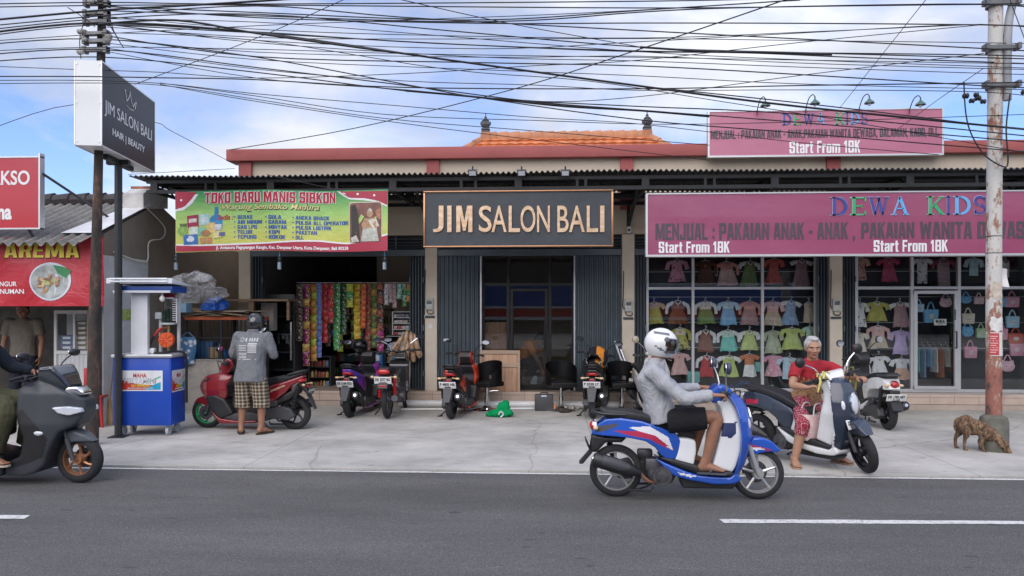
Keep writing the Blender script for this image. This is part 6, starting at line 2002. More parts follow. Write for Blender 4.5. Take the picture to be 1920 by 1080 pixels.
def rr(a, b, c, d, r=6):
 o = []
 for (cx, cy, s) in ((b - r, c + r, -90), (b - r, d - r, 0), (a + r, d - r, 90), (a + r, c + r, 180)):
  for k in range(4): o.append((cx + r * math.cos(R(s + k * 30)), cy + r * math.sin(R(s + k * 30))))
 return o
bpoly('picture_border', rr(655, 717, 378, 456), M('border_cream', (.62, .56, .42), .5), .0035)
bpoly('picture_ground', rr(656.5, 715.5, 379.5, 454.5), M('picture_brown', (.19, .085, .065), .5, var=.4, scale=5), .0045)
for i, (pts, colr) in enumerate((([(659, 385), (667, 382), (672, 400), (676, 454), (660, 454)], (.045, .035, .03)), (el(694, 400, 6, 7), (.42, .27, .16)), ([(689, 394), (694, 389), (699, 394), (697, 396), (691, 396)], (.5, .45, .35)), ([(684, 409), (704, 408), (710, 420), (706, 432), (682, 432), (678, 420)], (.45, .27, .15)), ([(690, 412), (706, 410), (712, 424), (700, 428)], (.62, .60, .50)), ([(681, 428), (707, 427), (711, 452), (677, 452)], (.48, .50, .42)), ([(704, 395), (714, 390), (714, 412), (708, 408)], (.45, .20, .10)), ([(658, 445), (668, 440), (674, 452), (660, 454)], (.5, .46, .4)))):
 bpoly('printed_figure', pts, M('figure_%02d' % i, colr, .5, var=.3, scale=25), .0055 + i * .0005)
mb = MB()
for p in (330, 395, 465, 523, 590, 658, 725):
 q = bwarp(at(p, 358, BYv)); mb.tube([q, (q.x + .01, AF, zbc - .02)], .004, 5)
mb.B('tie_cord', M('cord', (.5, .5, .48), .8), bn, world=1)

# -- red food banner and red signboard on the left
RYb = 10.02
def rwarp(p): return Vector((p.x, p.y + .02 * math.sin(p.x * 3.1 + p.z * 4) + .012 * math.sin(p.x * 7 - p.z * 6), p.z))
x1, z0, z1 = AX(193, RYb), AZ(574, RYb, 100), AZ(446, RYb, 100)
x0 = x1 - 3.4
rb = thing('banner', 'red AREMA food banner with a plate of food hung under the asbestos roof', 'banner', ((x0 + x1) / 2, RYb, z0))
REDV = vinyl('banner_scarlet', [(0, (.46, .022, .035)), (1, (.40, .018, .03))])
mb = MB(); mb.grid(lambda u, v: rwarp(Vector((x0 + (x1 - x0) * u, RYb, z0 + (z1 - z0) * v + (.03 * (1 - u) if v > .9 else 0)))), 60, 14); mb.B('cloth', REDV, rb, world=1)
mb = MB()
xe = AX(184, RYb)
mb.grid(lambda u, v: rwarp(Vector((xe + (x1 + .01 - xe) * u, RYb - .006 - .02 * math.sin(PI * u), z0 + (z1 - z0) * v))), 6, 14); mb.B('hem', REDV, rb, world=1)
YEL = M('yellow_ink', (.68, .55, .05), .5);
def rtext(s, a, b, c, d, mat, bold, sh=0.0, lift=0.0):
 px_text(s, a, b, c, d, RYb, mat, rb, bold, 'lettering', sh, .002, lambda p: rwarp(p) + Vector((0, -.004 - lift, 0)))
rtext('AREMA', 8.5, 148, 454, 485, M('maroon_ink', (.10, .01, .01), .5), .0); rtext('AREMA', 10, 146, 456, 483, YEL, 0, 0, .004)
rtext('CINGUR', -14, 34, 528, 537, WHITE_INK, .02); rtext('MINUMAN', -14, 47, 542, 551, WHITE_INK, .02)
def rpoly(name, pts, mat, lift):
 mb = MB(); f = mb.face([mb.v(at(a, b, RYb)) for a, b in pts])
 bmesh.ops.triangulate(mb.bm, faces=[f])
 for v in mb.bm.verts: v.co = rwarp(v.co) + Vector((0, -lift, 0))
 return mb.B(name, mat, rb, world=1)
rpoly('plate_rim', el(96, 528, 38, 36, 28), M('plate_blue_white', (.55, .60, .64), .4, var=.2), .006)
rpoly('plate_well', el(95, 528, 34, 32, 28), M('plate_shade', (.34, .36, .34), .5, var=.4, scale=9), .008)
rpoly('printed_leaf', [(100, 497), (118, 500), (133, 508), (124, 522), (108, 512)], M('leaf_ink', (.02, .20, .06), .5), .010)
random.seed(11)
for i in range(26):
 a, r_ = rnd(0, 2 * PI), rnd(0, 20)
 cx, cy = 90 + r_ * math.cos(a), 527 + r_ * .9 * math.sin(a)
 w, h, t = rnd(4, 8), rnd(2.2, 4), rnd(0, PI)
 rpoly('printed_food', [(cx + w * math.cos(2 * PI * k / 8) * math.cos(t) - h * math.sin(2 * PI * k / 8) * math.sin(t), cy + w * math.cos(2 * PI * k / 8) * math.sin(t) + h * math.sin(2 * PI * k / 8) * math.cos(t)) for k in range(8)], M('food_%d' % (i % 6), ((.30, .16, .08), (.42, .24, .12), (.50, .36, .20), (.22, .11, .06), (.36, .42, .14), (.48, .30, .18))[i % 6], .5, var=.3, scale=20), .0105 + i * .0003)
SBY = 9.85
x1, z0, z1 = AX(76, SBY), AZ(430, SBY, 40), AZ(293, SBY, 40)
x0 = x1 - 1.5
sb = thing('signboard', 'red signboard with white AKSO lettering above the asbestos roof', 'sign', ((x0 + x1) / 2, SBY, z0))
mb = MB(); mb.box(x0 + .02, x1 - .02, SBY, SBY + .06, z0 + .02, z1 - .02); mb.B('panel', M('sign_scarlet', (.46, .02, .03), .35, var=.04, coat=.4), sb, smooth=0, world=1)
mb = MB(); mb.box(x0, x1, SBY - .01, SBY + .08, z0, z0 + .02); mb.box(x0, x1, SBY - .01, SBY + .08, z1 - .02, z1); mb.box(x1 - .022, x1, SBY - .012, SBY + .085, z0 + .001, z1 + .04); mb.box(x0, x0 + .022, SBY - .012, SBY + .085, z0 + .001, z1 + .04); mb.B('frame', ALU, sb, smooth=0, world=1)
px_text('BAKSO', -33, 56, 320, 347, SBY, WHITE_INK, sb, .02); px_text('na', -4, 22, 391, 412, SBY, WHITE_INK, sb, .035)
mb = MB(); mb.tube([(x1, SBY + .04, AZ(315, SBY)), (x1 + .35, 10.9, 3.06)], .018, 6); mb.tube([(x0 + .3, SBY + .05, z0), (x0 + .3, SBY + .3, z0 - .3)], .02, 6); mb.tube([(x1 - .2, SBY + .05, z0), (x1 - .2, SBY + .3, z0 - .3)], .02, 6); mb.B('strut', GREYPL, sb, world=1)

# -- lightbox sign on its black pole
A0 = at(190, 300, 8.6); B0 = at(290, 300, 10.35); A0.z = B0.z = 0
dirv = (B0 - A0).normalized(); per = Vector((-dirv.y, dirv.x, 0))
Lb = (B0 - A0).length
zb0, zb1 = AZ(274, 8.6, 190), AZ(113, 8.6, 190)
TH_ = .30
pc = A0 + dirv * Lb * .5 + per * TH_ * .5
lb = thing('lightbox_sign', 'dark JIM SALON BALI lightbox with white ends on a black pole', 'sign', (pc.x, pc.y, 0), math.atan2(dirv.y, dirv.x))
# local: x along the face away from the viewer, y to the far side; face at y = -TH_/2
hL, hT = Lb / 2, TH_ / 2
mb = MB(); mb.box(-hL, hL, -hT + .006, hT - .006, zb0 + .006, zb1 - .006); mb.B('casing', M('white_sheet_metal', (.74, .75, .74), .4, var=.03, scale=1.5), lb, smooth=0)
FACE = M('charcoal_acrylic', (.014, .014, .016), .38, var=.1, scale=1, spec=.25)
for s in (-1, 1):
 mb = MB(); y = s * hT; mb.box(-hL + .012, hL - .012, min(y, y - s * .005), max(y, y - s * .005), zb0 + .014, zb1 - .014); f_ = mb.B('face', FACE, lb, smooth=0)
 def fr(p, s=s): return Vector((p.x * (1 if s < 0 else -1), p.y if s < 0 else -p.y, p.z))
 hh = zb1 - zb0
 def L_(u): return -hL + 2 * hL * u
 def Z_(v): return zb1 - hh * v
 for t_, u0, u1, v0, v1, bd in (('JIM SALON BALI', .05, .93, .43, .625, 1e-5), ('HAIR | BEAUTY', .18, .78, .715, .825, .012)):
  mb = MB(); put_text(mb, t_, L_(u0), L_(u1), Z_(v1), Z_(v0), -hT - .001, .003, bd, frame=fr); mb.B('lettering', WHITE_INK, f_, smooth=0)
 mb = MB()
 cr = [(.40, .16), (.43, .27), (.47, .21), (.49, .14), (.515, .24), (.55, .29), (.575, .23), (.60, .22), (.585, .30)]
 mb.tube([fr(Vector((L_(u), -hT - .002, Z_(v)))) for u, v in cr], .006, 5)
 mb.tube([fr(Vector((L_(.43 + .13 * k / 6), -hT - .002, Z_(.325 + .018 * math.sin(PI * k / 6))))) for k in range(7)], .005, 5)
 for u, v in ((.40, .15), (.49, .13), (.60, .21)): mb.ell(fr(Vector((L_(u), -hT - .002, Z_(v)))), .011, n=8, m=6)
 mb.B('crown_emblem', WHITE_INK, f_)
mb = MB()
for z in (zb0, zb1 - .02):
 mb.box(-hL - .004, hL + .004, -hT - .004, -hT + .008, z, z + .02); mb.box(-hL - .004, hL + .004, hT - .008, hT + .004, z, z + .02)
for x in (-hL - .004, hL - .014):
 for y in (-hT - .006, hT - .006): mb.box(x, x + .018, y, y + .012, zb0 + .001, zb1 - .001)
for z in (zb0 + .05, (zb0 + zb1) / 2, zb1 - .05):
 for y in (-hT + .02, hT - .02): mb.cyl((-hL - .004, y, z), (-hL - .010, y, z), .008, n=8)
mb.B('edge_trim', ALU, lb, smooth=0)
mb = MB(); mb.cyl((.0, 0, 0), (0, 0, zb0 - .03), .047, .047, 16); mb.box(-.10, .10, -.10, .10, 0, .012); mb.B('pole', M('black_paint_pole', (.022, .023, .025), .45, var=.3, scale=6), lb)
mb = MB(); mb.box(-.42, .42, -.04, .04, zb0 - .06, zb0 - .001, .004); mb.box(-.04, .04, -.14, .14, zb0 - .058, zb0 - .002); mb.B('bracket', BLACKM, lb, smooth=0)
# -- goods in the grocery
def foil(name, base, a, b):
 if name in MATS: return MATS[name]
 m, N, L, P = nodes_of(name)
 tc = N.new('ShaderNodeTexCoord')
 n = noise_node(N, L, 15, 1); n.inputs['Distortion'].default_value = .5
 r = ramp(N, L, n.outputs['Fac'], [(.32, b), (.40, base), (.57, base), (.66, a)])
 r.color_ramp.interpolation = 'CONSTANT'
 n2 = noise_node(N, L, 75, 2)
 r2 = ramp(N, L, n2.outputs['Fac'], [(.62, 0), (.66, .5)])
 L.new(mixc(N, L, 1, mixc(N, L, r2.outputs[0], r.outputs[0], (.7, .68, .6)), (1.35, 1.35, 1.35), 'MULTIPLY'), P.inputs['Base Color'])
 P.inputs['Roughness'].default_value = .28; P.inputs['Coat Weight'].default_value = .4
 w = noise_node(N, L, 40, 3); bump(N, L, P, w.outputs['Fac'], .6, .01)
 MATS[name] = m
 return m
FOIL = dict(
 coffee=((.035, .022, .016), (.20, .10, .05), (.30, .25, .2)), plum=((.20, .02, .09), (.55, .25, .30), (.50, .38, .10)), gold=((.46, .30, .06), (.55, .45, .2), (.30, .03, .05)),
 orange=((.50, .20, .03), (.60, .45, .1), (.12, .30, .06)), green=((.035, .24, .06), (.45, .50, .12), (.6, .6, .5)), blueyel=((.05, .14, .40), (.50, .40, .05), (.5, .1, .06)), red=((.46, .02, .025), (.60, .50, .45), (.25, .01, .02)), maroon=((.24, .015, .02), (.45, .2, .15), (.5, .4, .2)),
 dgreen=((.012, .09, .035), (.2, .35, .12), (.4, .4, .3)), lime=((.34, .42, .03), (.05, .25, .05), (.55, .4, .06)), yellow=((.55, .40, .02), (.25, .12, .03), (.45, .05, .03)), redor=((.50, .10, .02), (.55, .4, .1), (.25, .02, .02)),
 brown=((.18, .06, .03), (.45, .25, .12), (.4, .05, .04)), mixed=((.10, .20, .05), (.45, .30, .12), (.25, .03, .04)), pink=((.45, .08, .22), (.6, .4, .5), (.25, .03, .1)), silver=((.46, .47, .48), (.2, .24, .35), (.5, .1, .1)), pwhite=((.55, .40, .40), (.5, .06, .08), (.6, .6, .6)), mint=((.28, .50, .42), (.6, .62, .6), (.05, .3, .25)))
_sm = {}
def sachet_mesh(kind, w, h):
 k = (kind, round(w, 3), round(h, 3))
 if k in _sm: return _sm[k]
 mb = MB()
 def f(u, v):
  x = (u - .5) * w * (1 - .10 * math.sin(PI * v)) ; z = -h * .955 * v
  return x, z, (.016 + .10 * h) * max(0, math.sin(PI * min(1, max(0, (v - .07) / .86)))) ** .7 * max(0, math.sin(PI * u)) ** .6
 mb.grid(lambda u, v: (f(u, v)[0], -f(u, v)[2] - .001, f(u, v)[1]), 6, 8)
 mb.grid(lambda u, v: (f(u, v)[0], f(u, v)[2] + .001, f(u, v)[1]), 6, 8)
 bmesh.ops.remove_doubles(mb.bm, verts=mb.bm.verts[:], dist=.0015)
 o = mb.B('sachet', foil('foil_' + kind, *FOIL[kind]))
 _sm[k] = o.data
 bpy.data.objects.remove(o)
 return _sm[k]
random.seed(21)
STRIPS = [(561, 533, 640, 13, ('coffee',), 'dark coffee'), (574, 533, 687, 14, ('plum', 'plum', 'gold'), 'plum and gold snack'), (587.5, 533, 678, 14, ('orange', 'lime', 'orange'), 'orange and green snack'), (599, 531, 671, 10, ('blueyel',), 'narrow blue and yellow'), (609, 531, 643, 12, ('red',), 'bright red'), (620.5, 532, 606, 11, ('maroon', 'red'), 'short dark red'),
 (631.5, 532, 657, 13, ('green',), 'bright green'), (643.5, 533, 627, 13, ('dgreen',), 'dark green'), (656, 532, 577, 13, ('lime', 'green'), 'short lime green'), (669.5, 532, 636, 13, ('yellow',), 'yellow'), (681, 532, 616, 10, ('redor',), 'red and orange'), (690, 530, 661, 10, ('brown', 'maroon'), 'brown and red'), (701, 531, 652, 12, ('mixed', 'gold', 'mixed'), 'olive and brown mixed'), (712.5, 530, 620, 12, ('brown', 'coffee'), 'brown coffee'), (713.5, 616, 660, 13, ('pink', 'plum'), 'low pink'),
 (724.5, 532, 572, 8, ('silver',), 'short silver shampoo'), (731.5, 532, 568, 7, ('pwhite', 'silver'), 'narrow white and red'), (739, 532, 577, 9, ('pwhite',), 'short white and pink'), (749, 532, 561, 9, ('mint',), 'short pale mint'), (758, 532, 575, 8, ('mint', 'green'), 'mint and green'), (766, 533, 566, 8, ('orange', 'green'), 'short orange and green')]
for x_, b_, k_ in ((567, 640, 'mixed'), (581, 655, 'red'), (593, 640, 'brown'), (604, 620, 'orange'), (615, 650, 'coffee'), (626, 640, 'blueyel'), (638, 660, 'lime'), (650, 600, 'brown'), (663, 645, 'mixed'), (675, 640, 'green'), (686, 650, 'plum'), (696, 640, 'yellow'), (707, 640, 'red')):
 STRIPS.append((x_, 534, b_, 11, (k_, 'coffee'), 'back-row %s' % {'blueyel': 'blue and yellow'}.get(k_, k_)))
for i, (px, t, b, w, kinds, desc) in enumerate(STRIPS):
 Y = 13.18 + .05 * ((i * 7) % 5) + (.3 if 'back' in desc else 0)
 p = at(px, t, Y)
 wm_ = w * Y / FOC
 hh = max(.085, wm_ * 1.02) if w > 9 else .095
 n = max(2, round((p.z - AZ(b, Y, px)) / hh))
 hh = (p.z - AZ(b, Y, px)) / n
 s = thing('sachet_strip', 'hanging strip of %s sachets in the grocery doorway' % desc, 'sachet strip', p, 0, 'sachet strips hanging in the grocery')
 for k in range(n):
  o = bpy.data.objects.new('sachet', sachet_mesh(kinds[k % len(kinds)], wm_, hh))
  COL.objects.link(o); o.parent = s
  o.location = (rnd(-.005, .005), rnd(-.008, .008), -hh * k)
  o.rotation_euler = (rnd(-.12, .12), rnd(-.05, .05), rnd(-.25, .25))
hr = thing('hanging_rod', 'thin steel rod the sachet strips hang from', 'rod', at(660, 531, 13.28))
mb = MB(); mb.cyl((AX(556, 13.28), 13.28, AZ(530, 13.28, 560)), (AX(771, 13.28), 13.28, AZ(530, 13.28, 770)), .008, n=8); mb.B('rod', ALU, hr, world=1)
mb = MB()
for p in (560, 660, 768): mb.cyl((AX(p, 13.28), 13.28, AZ(530, 13.28, p)), (AX(p, 13.28), 13.28, 2.94), .003, n=5)
mb.B('wire', BLACKM, hr, world=1)

def cabinet(name, label, cat, a, b, c, d, Y, depth, shelves, mat, back, goods, seed, group=None, side=True):
 """open shelf unit given by its photo rectangle; goods: list of (colours, height fraction, kind)"""
 random.seed(seed)
 x0, x1, z0, z1 = px_box(a, b, c, d, Y)
 t = thing(name, label, cat, ((x0 + x1) / 2, Y, z0), 0, group)
 mb = MB()
 if side:
  mb.box(x0, x0 + .018, Y, Y + depth, z0, z1); mb.box(x1 - .018, x1, Y, Y + depth, z0, z1)
 mb.box(x0 + .019, x1 - .019, Y + depth - .012, Y + depth - .001, z0, z1)
 mb.B('frame', back, t, smooth=0, world=1)
 for k in range(shelves + 1):
  z = z0 + (z1 - z0) * k / shelves
  mb = MB(); mb.box(x0 + .019, x1 - .019, Y + .002, Y + depth - .013, max(z0, z - .012), z); mb.B('shelf', mat, t, smooth=0, world=1)
  if k < shelves:
   x = x0 + .03
   hmax = (z1 - z0) / shelves - .03
   mb = MB(); mi = 0; mats = []
   while x < x1 - .05:
    g = random.choice(goods)
    w = rnd(.04, .10) if g[2] == 'box' else rnd(.05, .07)
    if x + w > x1 - .02: break
    h = hmax * rnd(g[1] * .75, g[1])
    if g[0] not in mats: mats.append(g[0])
    mb.mi = mats.index(g[0])
    if g[2] == 'box': mb.box(x, x + w * .94, Y + .03, Y + .03 + depth * .6, z + .001, z + h, .003)
    else: mb.lathe([(w * .42, 0), (w * .45, h * .1), (w * .45, h * .7), (w * .25, h * .85), (w * .25, h)], (x + w / 2, Y + .06, z + .001), n=10)
    x += w
   if mats: mb.B('goods', [M('goods_%.2f_%.2f_%.2f' % q, q, .4, var=.25, scale=25) for q in mats], t, world=1)
 return t
G_CIG = [((.55, .54, .52), .8, 'box'), ((.42, .05, .05), .8, 'box'), ((.16, .17, .2), .8, 'box'), ((.5, .45, .4), .75, 'box')]
G_MIX = [((.5, .4, .1), .8, 'jar'), ((.3, .12, .06), .8, 'jar'), ((.45, .42, .38), .7, 'box'), ((.12, .2, .3), .8, 'box'), ((.4, .08, .06), .7, 'box'), ((.10, .22, .08), .7, 'jar')]
WHITESH = M('white_shelf', (.60, .60, .58), .5, var=.08)
cabinet('cigarette_rack', 'white cigarette display rack at the right of the grocery doorway', 'rack', 735, 771, 584, 628, 13.5, .22, 4, WHITESH, WHITESH, G_CIG, 3)
cabinet('shelf_unit', 'white shelf unit of boxed goods below the cigarette rack', 'shelf', 722, 770, 630, 728, 13.55, .3, 4, WHITESH, DARKIN, [((.5, .5, .48), .7, 'box'), ((.45, .5, .55), .6, 'box'), ((.16, .3, .42), .6, 'box'), ((.5, .3, .2), .55, 'box')], 4)
cabinet('shelf_unit', 'dark wire shelf of jars at the bottom left of the grocery doorway', 'shelf', 578, 620, 668, 727, 13.6, .3, 3, GREYPL, DARKIN, G_MIX, 5)
cabinet('shelf_unit', 'tall dark shelf of groceries deep inside the shop', 'shelf', 620, 735, 580, 727, 15.4, .35, 6, GREYPL, DARKIN, G_MIX, 6)
# green rice sacks, cartons
def sack(px, py, w, h, label, colr, Y=13.4):
 p = at(px, py, Y)
 t = thing('rice_sack', label, 'sack', p, 0, 'sacks stacked in the grocery')
 mb = MB(); mb.ell((0, 0, 0), w, .10, h, 16, 9)
 mb.vox(.012, 2); wrinkle(mb, .01, 16, px)
 mb.B('bag', M('sack_%s' % label.split()[0], colr, .4, var=.3, scale=14), t)
 mb = MB(); mb.prism([(-w * .5, -h * .4), (w * .4, -h * .45), (w * .45, h * .35), (-w * .45, h * .3)], -.104, -.09); mb.vox(.008, 2).B('printed_panel', M('sack_print', (.45, .45, .40), .5, var=.4, scale=30), t)
sack(748, 683, .14, .045, 'green bulging sack on top of the stack by the shutter', (.16, .34, .04))
sack(745, 692, .13, .04, 'teal sack in the middle of the stack by the shutter', (.05, .28, .20))
sack(748, 701, .14, .04, 'white printed sack at the bottom of the stack by the shutter', (.46, .46, .44))
def carton(label, a, b, c, d, Y, depth, mat, tape=True, name='carton', prt=None):
 x0, x1, z0, z1 = px_box(a, b, c, d, Y)
 t = thing(name, label, 'carton', ((x0 + x1) / 2, Y, z0))
 mb = MB(); mb.box(x0, x1, Y, Y + depth, z0, z1, .006); mb.B('box', mat, t, world=1)
 if tape:
  mb = MB(); mb.box(x0 + (x1 - x0) * .44, x0 + (x1 - x0) * .56, Y - .002, Y + depth, z1 - .03, z1 + .002); mb.B('tape', M('brown_tape', (.42, .32, .2), .3), t, smooth=0, world=1)
 if prt:
  mb = MB(); mb.box(x0 + (x1 - x0) * .15, x1 - (x1 - x0) * .15, Y - .003, Y + .004, z0 + (z1 - z0) * .3, z0 + (z1 - z0) * .75, .001); mb.B('printed_panel', prt, t, world=1)
 return t
BLUECARD = M('blue_carton', (.03, .14, .36), .6, var=.15); CARD = M('cardboard', (.36, .25, .15), .85, var=.12, scale=4, dirt=.2)
PRW = M('pale_print', (.50, .55, .60), .6, var=.4, scale=30)
carton('blue water carton on top of the stack behind the red-shocked motorcycle', 682, 717, 660, 684, 13.1, .25, BLUECARD, True, prt=PRW)
carton('blue water carton in the middle of the stack behind the red-shocked motorcycle', 683, 718, 685, 707, 13.1, .25, BLUECARD, True, prt=PRW)
carton('blue water carton on the floor under two others behind the motorcycle', 682, 717, 708, 731, 13.1, .25, BLUECARD, True, prt=PRW)
carton('brown cardboard box with a pale print on the grocery floor by the shutter', 733, 757, 711, 730, 13.3, .25, CARD, True, prt=PRW)
# bundle of crackers hanging at the shutter
cb = thing('cracker_bundle', 'bundle of long clear bags of brown crackers hanging at the grocery shutter', 'snack bags', at(766, 616, 12.85))
CRK = M('cracker_bag', (.46, .29, .17), .3, var=.45, scale=38, bmp=.6, bscale=70, coat=.6)
random.seed(8)
for k, (dx, dz, ln, tilt) in enumerate(((-.02, -.02, .30, -.15), (.05, -.05, .40, .05), (.11, -.08, .45, .22), (-.10, -.10, .42, -.42), (-.16, -.20, .34, -.55), (.0, -.22, .36, -.1), (.06, -.26, .34, .1), (.13, -.22, .30, .3), (-.06, -.28, .28, -.3))):
 mb = MB()
 d = Vector((math.sin(tilt), 0, -math.cos(tilt)))
 p = Vector((dx, -.03 * (k % 3), dz))
 mb.tube([p, p + d * ln * .08, p + d * ln * .2, p + d * ln * .8, p + d * ln * .95, p + d * ln], [.008, .022, .045, .050, .035, .01], 10)
 wrinkle(mb, .01, 30, k)
 mb.B('cracker_bag', CRK, cb)
# hanging water bottles under the banner
BOTG = clear_glass('bottle_plastic', (.86, .90, .92), 1.35, .05)
for i, (px, a) in enumerate(((330, 478), (524, 477), (721, 477))):
 p = at(px, a, 11.15)
 bt = thing('water_bottle', ('clear water bottle hung at the left end of the green banner', 'clear water bottle hung below the middle of the green banner', 'clear water bottle hung at the right end of the green banner')[i], 'bottle', p, 0, 'water bottles hung from the banner')
 mb = MB(); mb.lathe([(.012, -.02), (.014, -.035), (.032, -.07), (.034, -.10), (.030, -.13), (.034, -.15), (.030, -.17), (.034, -.19), (.033, -.225), (.02, -.235)], n=16); mb.B('bottle_body', BOTG, bt)
 mb = MB(); mb.lathe([(.028, -.12), (.029, -.125), (.029, -.228), (.02, -.232)], n=14); mb.B('water', M('pale_water', (.50, .56, .60), .1, var=.2, scale=20), bt)
 mb = MB(); mb.lathe([(.014, -.02), (.015, -.018), (.015, -.002), (.012, 0)], n=14); mb.B('cap', M('blue_cap', (.05, .2, .5), .4), bt)
 mb = MB(); mb.tube([(0, 0, 0), (.005, -.02, .08), (0, -.03, .14)], .003, 5); mb.B('string', M('cord', ()), bt)

# -- the alley: steel cage, shelf, plastic, cardboard, fridge
cg = thing('steel_cage', 'black steel bottle cage with an orange top rail beside the grocery', 'cage', at(415, 735, 12.0))
x0, x1 = AX(347, 12.0), AX(482, 12.0)
zt_, zb_ = AZ(594, 12.0, 400), AZ(735, 12.0, 400)
ORR = M('orange_paint', (.55, .11, .03), .5, var=.15, dirt=.4)
for y in (12.0, 12.5):
 mb = MB(); mb.box(x0, x1, y - .018, y + .018, zt_ - .05, zt_); mb.B('top_rail', ORR, cg, smooth=0, world=1)
mb = MB(); mb.box(x0 - .001, x0 + .035, 12.02, 12.48, zt_ - .05, zt_); mb.box(x1 - .035, x1 + .001, 12.02, 12.48, zt_ - .05, zt_); mb.B('end_rail', ORR, cg, smooth=0, world=1)
mb = MB()
n = 15
for k in range(n + 1):
 x = x0 + .02 + (x1 - x0 - .04) * k / n
 mb.cyl((x, 12.0, zb_), (x, 12.0, zt_ - .05), .007, n=6)
 mb.cyl((x, 12.5, zb_), (x, 12.5, zt_ - .05), .007, n=6)
for z in (zb_ + .1, zb_ + .55, zb_ + .9):
 mb.box(x0, x1, 11.985, 12.015, z - .012, z + .012)
for x in (x0 + .018, x0 + .62, x1 - .018):
 mb.box(x - .02, x + .02, 11.98, 12.02, 0, zt_ - .051); mb.box(x - .02, x + .02, 12.48, 12.52, 0, zt_ - .051)
mb.B('bars', BLACKM, cg, smooth=0, world=1)
random.seed(5)
for i in range(4):
 t = thing('water_gallon', ('blue water gallon at the left end inside the steel cage', 'blue water gallon second from the left inside the steel cage', 'blue water gallon third from the left inside the steel cage', 'blue water gallon at the right end inside the steel cage')[i], 'water gallon', (x0 + .22 + i * .28, 12.25, zb_ + .35), 0, 'blue gallons in the cage')
 mb = MB(); mb.lathe([(.11, 0), (.13, .02), (.13, .10), (.122, .12), (.13, .14), (.13, .26), (.10, .33), (.03, .37), (.03, .40)], n=18); mb.B('gallon', M('gallon_blue', (.03, .12, .26), .2, var=.2, coat=.5), t)
 mb = MB(); mb.lathe([(.034, .40), (.036, .405), (.036, .43), (.03, .435)], n=14); mb.B('cap', M('white_cap', (.6, .62, .64), .4), t)
bx = carton('blue crate of bottles standing in the steel cage', 357, 398, 640, 672, 12.12, .3, M('blue_crate', (.03, .11, .24), .5, var=.2), False, 'crate')
carton('brown slatted wood box inside the steel cage', 391, 409, 651, 672, 12.08, .2, CARD, False, 'wooden_box')
carton('brown cardboard box standing behind the red scooter', 426, 446, 700, 770, 12.4, .3, CARD)
def block_wall():
 m = M('rough_blockwork', (.44, .40, .34), .95, var=.2, scale=7, bmp=.6, bscale=25, dirt=.5)
 w = thing('low_wall', 'low unplastered block wall under the steel cage', 'wall', at(365, 750, 11.9))
 x0, x1 = AX(341, 11.9), AX(440, 11.9)
 mb = MB(); mb.box(x0, x1, 11.9, 11.96, 0, AZ(676, 11.9, 360)); mb.B('blockwork', m, w, smooth=0, world=1)
 mb = MB(); mb.box(x0 - .01, x1 + .01, 11.89, 11.975, AZ(676, 11.9, 360) + .001, AZ(676, 11.9, 360) + .02); mb.B('coping', M('cement', (.35, .33, .30), .9, var=.2), w, smooth=0, world=1)
block_wall()
def blue_bag():
 t = thing('plastic_bag', 'blue flowered plastic bag hanging at the corner of the cage', 'bag', at(352, 632, 11.85))
 mb = MB()
 mb.grid(lambda u, v: (-.13 + .26 * u + .02 * math.sin(v * 5), -.05 * math.sin(PI * u) - .01 * math.sin(u * 14 + v * 3), -.46 * v * (1 - .12 * abs(u - .5)) ), 14, 12)
 mb.grid(lambda u, v: (-.13 + .26 * u + .02 * math.sin(v * 5), .05 * math.sin(PI * u), -.46 * v * (1 - .12 * abs(u - .5))), 14, 12)
 m, N, L, P = nodes_of('flowered_plastic')
 v = N.new('ShaderNodeTexVoronoi'); v.inputs['Scale'].default_value = 11; tc = N.new('ShaderNodeTexCoord'); L.new(tc.outputs['Object'], v.inputs['Vector'])
 r = ramp(N, L, v.outputs['Distance'], [(.30, (.55, .58, .62)), (.42, (.06, .16, .30))])
 L.new(r.outputs[0], P.inputs['Base Color']); P.inputs['Roughness'].default_value = .3
 mb.B('bag', m, t)
 mb = MB(); mb.tube([(-.1, 0, 0), (-.03, .0, .07), (.03, .0, .07), (.1, 0, 0)], .008, 6); mb.B('handle', M('blue_strap', (.06, .16, .3), .4), t)
blue_bag()
random.seed(31)
for i in range(6):
 t = thing('cardboard_sheet', ('flattened cardboard sheet lowest in the pile on the cage', 'folded cardboard sheet second in the pile on the cage', 'torn cardboard sheet third in the pile on the cage', 'pale cardboard sheet fourth in the pile on the cage', 'curled cardboard sheet near the top of the pile on the cage', 'cardboard sheet topmost in the pile on the cage')[i], 'cardboard', ((x0 + x1) / 2 - .2 + .12 * i * (-1) ** i, 12.2, zt_ + .012 + i * .022), rnd(-.3, .3), 'cardboard laid on the cage')
 mb = MB(); w, d = rnd(.28, .48), rnd(.22, .3)
 ph = rnd(0, 6)
 mb.grid(lambda u, v: ((u - .5) * 2 * w, (v - .5) * 2 * d, .018 * math.sin(u * 4 + ph) - .05 * abs(u - .5) ** 2 + .008 * math.sin(v * 9)), 14, 8)
 r = bmesh.ops.extrude_face_region(mb.bm, geom=mb.bm.faces[:])
 for e in r['geom']:
  if isinstance(e, bmesh.types.BMVert): e.co.z += .008
 mb.B('sheet', M('cardboard_%d' % (i % 3), ((.40, .29, .19), (.46, .36, .26), (.34, .24, .15))[i % 3], .9, var=.15, scale=5), t, smooth=0)
